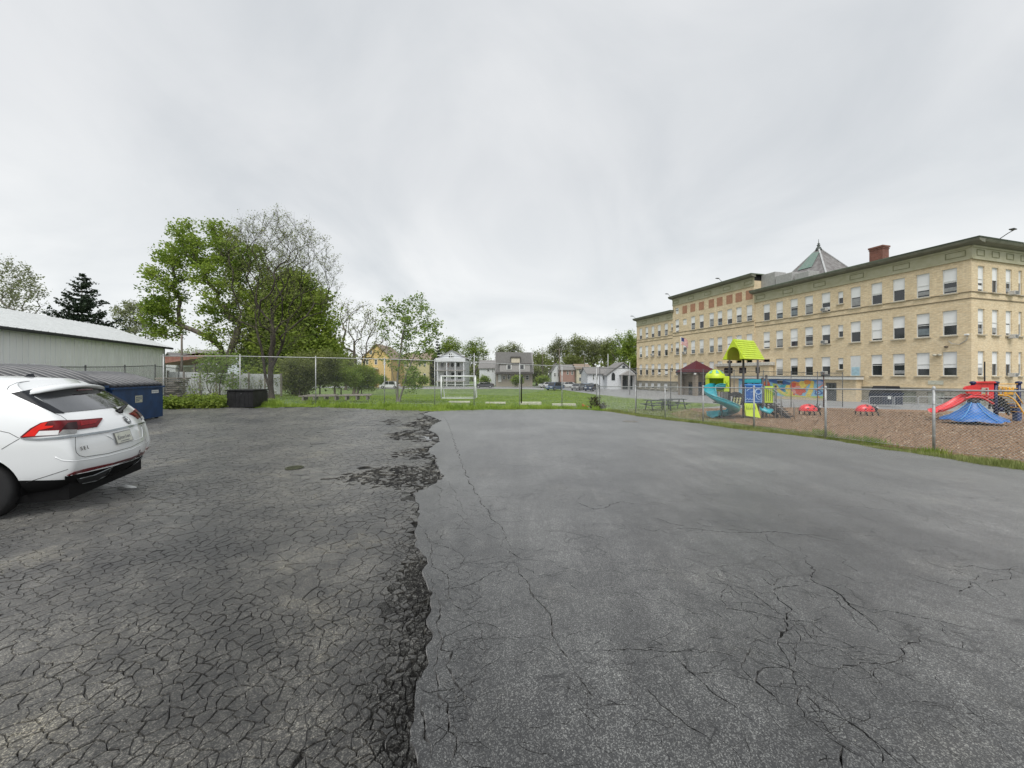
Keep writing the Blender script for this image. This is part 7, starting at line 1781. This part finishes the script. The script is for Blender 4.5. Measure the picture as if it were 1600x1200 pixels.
# side glass, mirror, handles, lower side cladding
def side_fn(sgn):
    def f(x, z):
        o = Vector((x, sgn*3, z)); h = bvh.ray_cast(o, Vector((0,-sgn,0))); return (h[0], h[1]) if h[0] is not None else bvh.find_nearest(o)[:2]
    return f
for s_ in (-1,1):
    for pl_ in ([(-1.05,1.26),(-1.55,1.53),(-1.95,1.58),(-1.95,1.24)],[(-2.0,1.24),(-2.0,1.585),(-2.85,1.58),(-2.9,1.23)],[(-2.95,1.23),(-2.92,1.57),(-3.2,1.50),(-3.75,1.24)]):
        patch(pl_, 'side_window', CGLASS, .002, .004, .08, fn=side_fn(s_))
    m = MB(); m.box((-3.55, s_*1.02, 1.16),(.16,.22,.15),0,.04); m.build('mirror', PAINT, car)
    for xx in (-1.75,-2.75): q2 = side_fn(s_)(xx,1.02)[0]; m = MB(); m.box((xx,q2.y+s_*.02,1.02),(.22,.04,.035),0,.012); m.build('door_handle', PAINT, car)
    for xx in (-1.98,-2.93): m = MB(); m.tube([side_fn(s_)(xx,z_)[0] for z_ in (1.2,1.0,.8,.6,.5)], .004, 5); m.build('panel_gap', GAPM, car)
patch([(-.78,1.20),(-.60,1.52),(.60,1.52),(.78,1.20)], 'windscreen', CGLASS, .003, .004, .08, fn=lambda s, z: (lambda h: (h[0], h[1]))(bvh.ray_cast(Vector((-7,s,z)), Vector((1,0,0)))))
m = MB(); m.b2((-4.6,-.86,.19),(-.30,.86,.40)); m.build('underbody', CLAD, car)  # underbody box hung low and black to deepen the shade under the car
# ================================================================== FAR HOUSES, CARS, TREES
def sidem(name, c, v=.08): return M(name, c, .8, var=v, scale=2, stretch=(1,1,6))
SHG = M('grey_shingles', (.16,.155,.15), .9, col2=(.25,.245,.24), scale=6, stretch=(1,1,3)); SHD = M('dark_shingles', (.09,.085,.08), .9, var=.25, scale=6); SHT = M('brown_shingles', (.24,.19,.15), .9, var=.2, scale=6)
def house(name, label, x0, x1, Y, ybase, yeave, yridge, front, wall, roof, wins, depth=9, trim=None, over=.35, extra=None, cat='house'):
    """front: 'gable' faces the camera or 'side' (ridge parallel to the picture). wins in photo px: (x0,x1,y0,y1)"""
    X0, X1 = PX(x0,Y), PX(x1,Y); g = min(zg(X0,Y), PZ(ybase,Y)); t = thing(name, label, cat, (X0,Y,g)); W_ = X1-X0; ze, zr = PZ(yeave,Y)-g, PZ(yridge,Y)-g
    m = MB(); m.b2((0,0,-.5),(W_,depth,ze))
    if front == 'gable': m.prism([(0,ze),(W_,ze),(W_/2,zr)], (0,.001,0),(1,0,0),(0,0,1),(0,1,0),depth-.002)
    else:
        for xx in (0,W_): m.prism([(0,ze),(depth,ze),(depth/2,zr)], (xx,0,0),(0,1,0),(0,0,1),(1 if xx == 0 else -1,0,0),.1)
    m.build('wall', wall, t)
    m = MB(); th = .18
    if front == 'gable':
        for s_ in (0,1):
            xa = -over if s_ == 0 else W_+over; za = ze-(zr-ze)*over/(W_/2); y0_, y1_ = -over, depth+over
            m._add([(xa,y0_,za),(W_/2,y0_,zr),(W_/2,y1_,zr),(xa,y1_,za),(xa,y0_,za+th),(W_/2,y0_,zr+th),(W_/2,y1_,zr+th),(xa,y1_,za+th)], [(0,1,2,3),(4,5,6,7),(0,1,5,4),(1,2,6,5),(2,3,7,6),(3,0,4,7)])
    else: gable_x(m, 0, W_, 0, depth, ze, zr, th, over)
    m.build('roof', roof, t)
    tm = trim or WFR
    for (a, b, c, d) in wins:
        xa, xb, za, zb_ = PX(a,Y)-X0, PX(b,Y)-X0, PZ(d,Y)-g, PZ(c,Y)-g
        m = MB(); f_ = .10; m.b2((xa-f_,-.06,za-f_),(xa,.0-.001,zb_+f_)); m.b2((xb,-.06,za-f_),(xb+f_,-.001,zb_+f_)); m.b2((xa,-.06,za-f_),(xb,-.001,za)); m.b2((xa,-.06,zb_),(xb,-.001,zb_+f_)); m.b2((xa,-.05,(za+zb_)/2-.03),(xb,-.012,(za+zb_)/2+.03)); w = m.build('window', tm, t)
        m = MB(); m.b2((xa,-.03,za),(xb,-.01,zb_)); m.build('pane', GLASS, w)
    if extra: extra(t, X0, Y, g, W_, ze, zr)
    return t
def rel(X0, g, Y): return (lambda px: PX(px,Y)-X0), (lambda py: PZ(py,Y)-g)
WHT = sidem('white_siding', (.62,.64,.66)); GRY = sidem('grey_siding', (.34,.33,.32)); YEL_S = sidem('yellow_siding', (.60,.44,.19)); YPL = sidem('pale_yellow_siding', (.50,.46,.26)); TANS = sidem('tan_siding', (.50,.42,.33)); PNK = sidem('pink_brick', (.36,.22,.19)); WBL = sidem('blueish_white_siding', (.52,.56,.62)); CRMW = sidem('cream_siding', (.55,.50,.40))
# gable house with double porch
def ex_porch(t, X0, Y, g, W_, ze, zr):
    fx, fz = rel(X0, g, Y)
    m = MB(); m.b2((-.2,-2.4,fz(566)),(W_+.2,-.08,fz(560))); m.build('porch_roof', WHT, t)
    for z_ in (fz(578.5), fz(595.5)): m = MB(); m.b2((-.1,-2.3,z_-.12),(W_+.1,-.08,z_+.1)); m.build('porch_deck', M('porch_deck_grey',(.40,.38,.36),.8), t)
    for px in (685.5,700,713,726): m = MB(); xx = fx(px); m.b2((xx-.14,-2.25,-.3),(xx+.14,-1.97,fz(566))); m.build('column', WHT, t)
    for z_ in (fz(578.5),): 
        r = MB(); r.b2((0,-2.25,z_+.85),(W_,-2.18,z_+.93)); rr_ = r.build('railing', GRY, t)
        for k in range(26): m = MB(); xx = .15+k*(W_-.3)/25; m.b2((xx-.02,-2.24,z_+.1),(xx+.02,-2.19,z_+.85)); m.build('baluster', GRY, rr_)
    m = MB(); m.b2((fx(683),-.2,fz(556)),(fx(727),-.05,fz(554.8))); m.build('gable_trim', WHT, t)
    for px in (689,697,705,714): m = MB(); m.b2((fx(px),-.12,fz(574)),(fx(px)+.75,-.065,fz(567))); m.build('door' if px == 705 else 'porch_window', GLASS if px != 697 else PNK, t)
    for px in (694,705,716): m = MB(); m.b2((fx(px),-.12,fz(592)),(fx(px)+.85,-.065,fz(582))); m.build('porch_window', GLASS, t)
house('gable_house', 'white gable-fronted house with a double porch behind the soccer goal', 684, 727, 112, 600, 560, 547.5, 'gable', WHT, SHG, [(701.5,703.5,552.5,558.5),(704.6,706,552.5,558.5),(707,708.5,554,558.5)], 11, extra=ex_porch)
# gambrel house
def ex_gam(t, X0, Y, g, W_, ze, zr):
    fx, fz = rel(X0, g, Y)
    m = MB(); m.prism([(fx(776),fz(582)),(fx(833),fz(582)),(fx(831),fz(566)),(fx(829),fz(551)),(fx(774.5),fz(550))], (0,-.9,0),(1,0,0),(0,0,1),(0,1,0),.4); m.build('steep_roof', SHG, t)
    m = MB(); m.b2((fx(781),-1.5,fz(581)),(fx(828),-.88,fz(570))); dm = m.build('dormer', GRY, t)
    m = MB(); m.b2((fx(779.5),-1.65,fz(569.9)),(fx(830),-.85,fz(568))); m.build('dormer_roof', SHD, t)
    for a, b in ((793,798),(812,818)):
        m = MB(); m.b2((fx(a)-.25,-1.60,fz(577.5)),(fx(b)+.25,-1.505,fz(569.9))); w = m.build('window', WFR, t); m = MB(); m.b2((fx(a),-1.64,fz(576.6)),(fx(b),-1.602,fz(570.6))); m.build('pane', GLASS, w)
    m = MB(); m.b2((fx(799),-1.6,fz(567)),(fx(812),-.85,fz(559.5))); m.build('top_dormer', CRMW, t); m = MB(); m.b2((fx(797.5),-1.8,fz(559.4)),(fx(813.5),-.8,fz(557.5))); m.build('dormer_roof', SHD, t)
    m = MB(); m.b2((fx(775),-1.8,fz(584)),(fx(832),-.5,fz(581.5))); m.build('eave', SHD, t)
    m = MB(); m.b2((fx(778.5),-.14,fz(597)),(fx(783.5),-.065,fz(585))); m.build('door', WFR, t)
house('gambrel_house', 'grey gambrel-roofed house with dormers right of the small white house', 775, 832, 108, 600, 582, 550, 'side', sidem('stone_tan',(.36,.32,.27)), SHG, [(786,789,588,592),(793.5,796,586,592),(811,818,586,594),(822,826,587,593)], 10, extra=ex_gam)
house('small_house', 'small white house with grey roof between the green tree and the gambrel house', 749, 774, 116, 600, 575, 563, 'side', WHT, SHG, [(761.5,764.5,575.8,580),(769,770.5,578,581),(752,755,589,593)], 8)
def ex_yel(t, X0, Y, g, W_, ze, zr):
    fx, fz = rel(X0, g, Y); m = MB(); m.prism([(fx(563),fz(577)),(fx(592),fz(577)),(fx(590),fz(574.5)),(fx(567),fz(574.5))], (0,-2.2,0),(1,0,0),(0,0,1),(0,1,0),2.1); m.build('porch_roof', CRMW, t)
    for px in (564,571,579,588): m = MB(); m.b2((fx(px)-.12,-2.1,-.3),(fx(px)+.12,-1.86,fz(577))); m.build('column', WHT, t)
house('yellow_house', 'yellow house with a steep brown roof behind the bare tree', 565, 611, 100, 600, 560, 538, 'gable', YEL_S, SHT, [(572,575,562,569),(586,589,562,569),(578,581,548,553),(569,572,581,588),(600,602,564,570)], 12, extra=ex_yel)
house('pale_house', 'pale yellow house partly hidden by the young tree', 628, 671, 116, 600, 563, 551, 'side', YPL, SHT, [(632,634,566,572),(640,642,566,572),(655,657,566,572),(663,665,566,572),(634,637,584,590),(650,653,584,590),(662,665,584,590)], 10)
house('white_house', 'small white gabled house just right of the metal building', 253, 276, 62, 600, 566, 552, 'gable', WHT, SHG, [(262,265,560,564)], 9)
house('long_grey_house', 'long house with a weathered grey roof behind the rusty shed', 272, 348, 70, 600, 563, 545, 'side', WHT, M('weathered_grey_roof',(.15,.145,.14),.9,col2=(.25,.24,.23),scale=4), [(352-60,354-58,568,572)], 12)
house('blue_white_house', 'narrow pale house fragment between the big maple and the bare tree', 356, 373, 60, 600, 552, 544, 'side', WBL, SHD, [(359,364,549,556)], 8)
# houses right
house('porch_house', 'white two-storey house with a grey roof left of the pink house', 862, 878, 120, 601, 580, 568, 'gable', WHT, SHG, [(866,868,583,588),(872,874,583,588)], 9)
house('pink_house', 'pinkish brick house with a pale blue porch left of the tan house', 874, 898, 118, 601, 578, 570, 'side', PNK, SHG, [(877,879,580,585),(886,888,580,585),(893,895,580,585)], 9)
house('tan_house', 'cream two-storey house with a hipped roof left of the chapel', 901, 922, 116, 601, 576, 569, 'side', CRMW, SHT, [(905,907,577,582),(911,913,577,582),(905,908,590,595),(914,916,589,594)], 9)
def ex_ch(t, X0, Y, g, W_, ze, zr):
    fx, fz = rel(X0, g, Y)
    # gable front with round vent, pointed window, entrance porch
    m = MB(); m.prism([(fx(944),-.4),(fx(986),-.4),(fx(986),fz(583)),(fx(968),fz(569)),(fx(944),fz(586))], (0,-3.0,0),(1,0,0),(0,0,1),(0,1,0),8); m.build('front_wall', WHT, t)
    m = MB()
    for a, b in (((941,587.5),(968,567.8)),((968,567.8),(989,584.5))): m.beam((fx(a[0]),1.0,fz(a[1])+.1),(fx(b[0]),1.0,fz(b[1])+.1), 8.6, .25, (0,0,1)) if False else m._add([(fx(a[0]),-3.3,fz(a[1])),(fx(b[0]),-3.3,fz(b[1])),(fx(b[0]),5.2,fz(b[1])),(fx(a[0]),5.2,fz(a[1])),(fx(a[0]),-3.3,fz(a[1])+.25),(fx(b[0]),-3.3,fz(b[1])+.25),(fx(b[0]),5.2,fz(b[1])+.25),(fx(a[0]),5.2,fz(a[1])+.25)], [(0,1,2,3),(4,5,6,7),(0,1,5,4),(1,2,6,5),(2,3,7,6),(3,0,4,7)])
    m.build('front_roof', SHG, t)
    m = MB(); k = 14; m.prism([(fx(969)+.38*math.cos(2*math.pi*i/k), fz(573.8)+.38*math.sin(2*math.pi*i/k)) for i in range(k)], (0,-3.06,0),(1,0,0),(0,0,1),(0,1,0),.055); m.build('round_vent', GLASS, t)
    m = MB(); m.prism([(fx(950.5),fz(594)),(fx(955.8),fz(594)),(fx(955.8),fz(585.5)),(fx(954.8),fz(583.4)),(fx(953.2),fz(582.2)),(fx(951.5),fz(583.4)),(fx(950.5),fz(585.5))], (0,-3.06,0),(1,0,0),(0,0,1),(0,1,0),.055); m.build('arched_window', GLASS, t)
    m = MB(); m.prism([(fx(962),fz(586)),(fx(985),fz(586)),(fx(974),fz(579.2))], (0,-4.6,0),(1,0,0),(0,0,1),(0,1,0),1.6); m.build('porch_gable', GRY, t)
    for px in (963.5,973.5,983.5): m = MB(); m.b2((fx(px)-.12,-4.5,-.4),(fx(px)+.12,-4.3,fz(586))); m.build('column', GRY, t)
    m = MB(); m.b2((fx(965),-3.08,-.3),(fx(982),-3.002,fz(587))); m.build('door', GLASS, t)
house('chapel', 'small white chapel with an arched window and gabled entrance porch', 918, 962, 94, 603, 584, 574, 'side', WHT, SHG, [(931.5,933.5,585,593),(942.5,944.5,585,593),(926.5,928,585.5,593)], 9, extra=ex_ch, cat='chapel')
# shrubs before the houses
for i, (px, w, lb) in enumerate(((596,9,'rounded green bush in front of the yellow house'),(640,10,'low grey-green hedge in front of the pale yellow house'),(808,9,'dark bush at the left end of the grey house front'),(848,10,'dark bushes right of the gambrel house'),(757,7,'dark bush left of the gambrel house'),(660,9,'low hedge left of the double porch house'))):
    Y = 96+i*1.7; b = gb(px, Y); tree('garden_shrub', lb, b, [(0,0,0),(0,0,.5)], [bl(b,px,594,w,7,Y,1)], 60, LM_DARK, .3, 22, .35, seed=90+i, r0=.06, cat='shrub')
# parked cars far away
def small_car(px, py, Y, L_, col, label, rz=0, van=False):
    X = PX(px,Y); t = thing('parked_car', label, 'car', (X,Y,zg(X,Y)), rz, 'cars parked along the far street'); mt = M('car_paint_'+col[0], col[1], .3, coat=.7, var=.05); h = 1.45 if not van else 1.75
    pr = [(-L_/2,.35),(-L_/2+.02,.75),(-L_/2+.25,.92),(-L_/2+.75,.98),(-L_*.22,h-.06),(-L_*.1,h),(L_*.22,h),(L_*.36,h-.12),(L_*.47,.98),(L_/2,.85),(L_/2,.38),(L_*.42,.25),(-L_*.42,.25)]
    m = MB(); n_ = len(pr); rows = [(-.88,.86),(-.84,1.0),(.84,1.0),(.88,.86)]; vs = []
    for y_, s_ in ((-.80,.97),(-.88,1.0),(.88,1.0),(.80,.97)):
        for a, z_ in pr: vs.append((a*s_, y_*(1 if z_ < 1.0 else .80), z_*(1 if abs(y_) > .85 or z_ < 1 else 1.0)))
    m._add(vs, [(i*n_+k,i*n_+(k+1)%n_,(i+1)*n_+(k+1)%n_,(i+1)*n_+k) for i in range(3) for k in range(n_)]+[tuple(range(n_)), tuple(3*n_+k for k in range(n_))]); m.build('body', mt, t)
    for s_ in (-1,1):
        m = MB(); m.prism([(-L_*.27,1.0),(-L_*.19,h-.12),(-L_*.02,h-.09),(-L_*.02,1.0)], (0,s_*.80,0),(1,0,0),(0,0,1),(0,s_,0),.03); m.build('window', GLASS, t)
        m = MB(); m.prism([(.02,1.0),(.02,h-.09),(L_*.22,h-.09),(L_*.34,1.0)], (0,s_*.80,0),(1,0,0),(0,0,1),(0,s_,0),.03); m.build('window', GLASS, t)
        for xx in (-L_*.31, L_*.31):
            m = MB(); m.T = Matrix.Translation((xx, s_*.80, .33)) @ Matrix.Rotation(math.pi/2, 4, 'X'); m.lathe([(0,-.10),(.20,-.10),(.33,-.09),(.33,.09),(.20,.10),(0,.10)], n=16); w = m.build('wheel', RUBBER, t); m = MB(); m.T = Matrix.Translation((xx, s_*.905, .33)) @ Matrix.Rotation(math.pi/2, 4, 'X'); m.lathe([(0,.0),(.19,.0)], n=12); m.build('hubcap', GALV, w)
    for s_ in (-1,1):
        m = MB(); m.b2((L_/2-.04,s_*.45-.2,.68),(L_/2+.02,s_*.45+.2,.82)); m.build('tail_light', RED, t)
        m = MB(); m.b2((-L_/2-.02,s_*.5-.2,.62),(-L_/2+.04,s_*.5+.2,.78)); m.build('headlight', WFR, t)
    m = MB(); m._add([(L_*.37,-.66,h-.17),(L_*.37,.66,h-.17),(L_*.47,.7,1.02),(L_*.47,-.7,1.02)], [(0,1,2,3)]); m._add([(-L_*.23,-.66,h-.10),(-L_*.23,.66,h-.10),(-L_*.36,.74,1.02),(-L_*.36,-.74,1.02)], [(0,1,2,3)]); o = m.build('windscreen', GLASS, t); o.location.z = .02
    return t
small_car(572,0,93,4.6,('dark_blue',(.02,.03,.05)),'dark car in front of the yellow house, partly behind the bare trunk')
small_car(555,0,94,4.4,('black',(.015,.015,.017)),'black car at the left edge of the yellow house')
small_car(609,0,92,4.7,('white',(.62,.63,.63)),'white car right of the yellow house, left of the young tree', 0, True)
small_car(757,0,94,4.7,('charcoal',(.05,.05,.055)),'dark sedan in front of the small white house')
small_car(856,0,98,4.6,('silver_white',(.6,.61,.62)),'white car at the left end of the parked row', .3)
small_car(867,0,82,4.6,('steel_blue',(.08,.12,.20)),'blue-grey SUV nearest the grass field', .9, True)
small_car(886,0,100,4.6,('pale',(.6,.61,.6)),'white car behind the blue-grey SUV', .4)
small_car(903,0,84,4.7,('grey',(.16,.165,.17)),'grey car in the middle of the parked row', 1.1)
small_car(918,0,88,4.7,('pale_blue',(.30,.38,.47)),'pale blue car left of the chapel', .9)
small_car(925,0,80,4.6,('navy',(.03,.045,.08)),'dark blue car in front of the chapel', 1.0)
# low wall of stone / parapet near the street, curb line
CURB = M('kerb_concrete', (.42,.41,.38), .85)
# far trees
def ft(px, py, w, h, Y, mat, label, seed, dens=30, n=200, bare=False, name='tree', size=.30, lobes=None, bark=BARK, tw=0):
    b = gb(px, Y); lobes = lobes or [bl(b,px-w*.35,py+h*.15,w*.6,h*.75,Y,1.2,.5), bl(b,px+w*.35,py+h*.1,w*.6,h*.8,Y,1.2,-.5), bl(b,px,py-h*.2,w*.6,h*.75,Y,1.3)]
    return tree(name, label, b, [(0,0,0),(.1,0,2.5),(0,0,4)], lobes, n, mat, size, dens, .6, bark=bark, seed=seed, r0=.3, twigs=tw, twig_len=1.4, tipr=.03, leaf_frac=.9 if not bare else .6)
LM_LIME = leafmat('bright_spring_leaves', (.10,.16,.025), (.25,.33,.06), .3, .35); LM_OLIVE = leafmat('olive_leaves', (.10,.135,.04), (.29,.33,.11), .35, .45)
ft(703,545,22,22,128,LM_DARK,'dark green tree right behind the double porch house',101)
ft(742,550,24,24,126,LM_LIME,'bright green rounded tree between the porch house and the small white house',102, n=200)
ft(672,562,12,24,124,LM_LIME,'light green tree left of the spruce by the porch house',103)
ft(610,568,26,26,130,LM_LIME,'bright tree behind the yellow house',104)
ft(800,548,18,12,136,LM_OLIVE,'pale tree above the roof of the gambrel house',105, dens=5, bare=True, tw=2, n=120)
ft(782,553,8,12,134,LM_OLIVE,'small tree at the left ridge end of the gambrel house',106, dens=6, n=70, tw=1)
ft(845,568,20,26,125,LM_OLIVE,'bare-looking tree right of the gambrel house',107, dens=5, bare=True, tw=2, n=140)
ft(838,585,13,13,118,LM_OLIVE,'dark low tree at the right wall of the gambrel house',108, dens=14)
ft(872,548,16,20,132,LM_PALE,'pale feathery tree behind the utility pole',109, dens=7, tw=2, n=150)
ft(905,548,26,24,130,LM_OLIVE,'broad tree with open branches behind the tan house',110, dens=7, tw=2, n=260)
ft(932,550,18,22,128,LM_PALE,'light budding tree behind the chapel, left one',111, dens=7, tw=2, n=180)
ft(893,566,20,14,126,LM_OLIVE,'low dense tree above the pink house',112, dens=22)
ft(952,552,14,24,122,LM_OLIVE,'green tree behind the chapel roof',113, dens=12, tw=1)
ft(966,548,16,30,116,LM_LIME,'yellow-green tree behind the chapel front',114, dens=14)
ft(984,546,16,32,108,LM_DARK,'tall dark tree at the left end of the school',115, dens=30, n=220)
ft(992,575,8,22,100,LM_DARK,'dark shrubby tree touching the left corner of the school',116, dens=30)
ft(540,575,30,24,84,LM_OLIVE,'tree mass behind the hedge row, left part',117, dens=12)
ft(300,560,40,18,110,LM_OLIVE,'low tree line behind the grey roof at the left',118, dens=12, n=200)
# distant wood closing the horizon
rng = np.random.default_rng(5); C = []
for k in range(1500):
    x = rng.uniform(-330, 330); y = rng.uniform(185, 215); C.append((x, y, zg(x, y)+rng.uniform(0, 9+3*math.sin(x*.05)+2*math.sin(x*.17))))
v_, f_ = leaf_cloud(np.array(C), 1.6, 1.5, 26, rng); o = np_mesh('distant_wood', v_, f_, LM_OLIVE); tag(o, 'distant line of trees on the horizon', 'wood', kind='stuff')
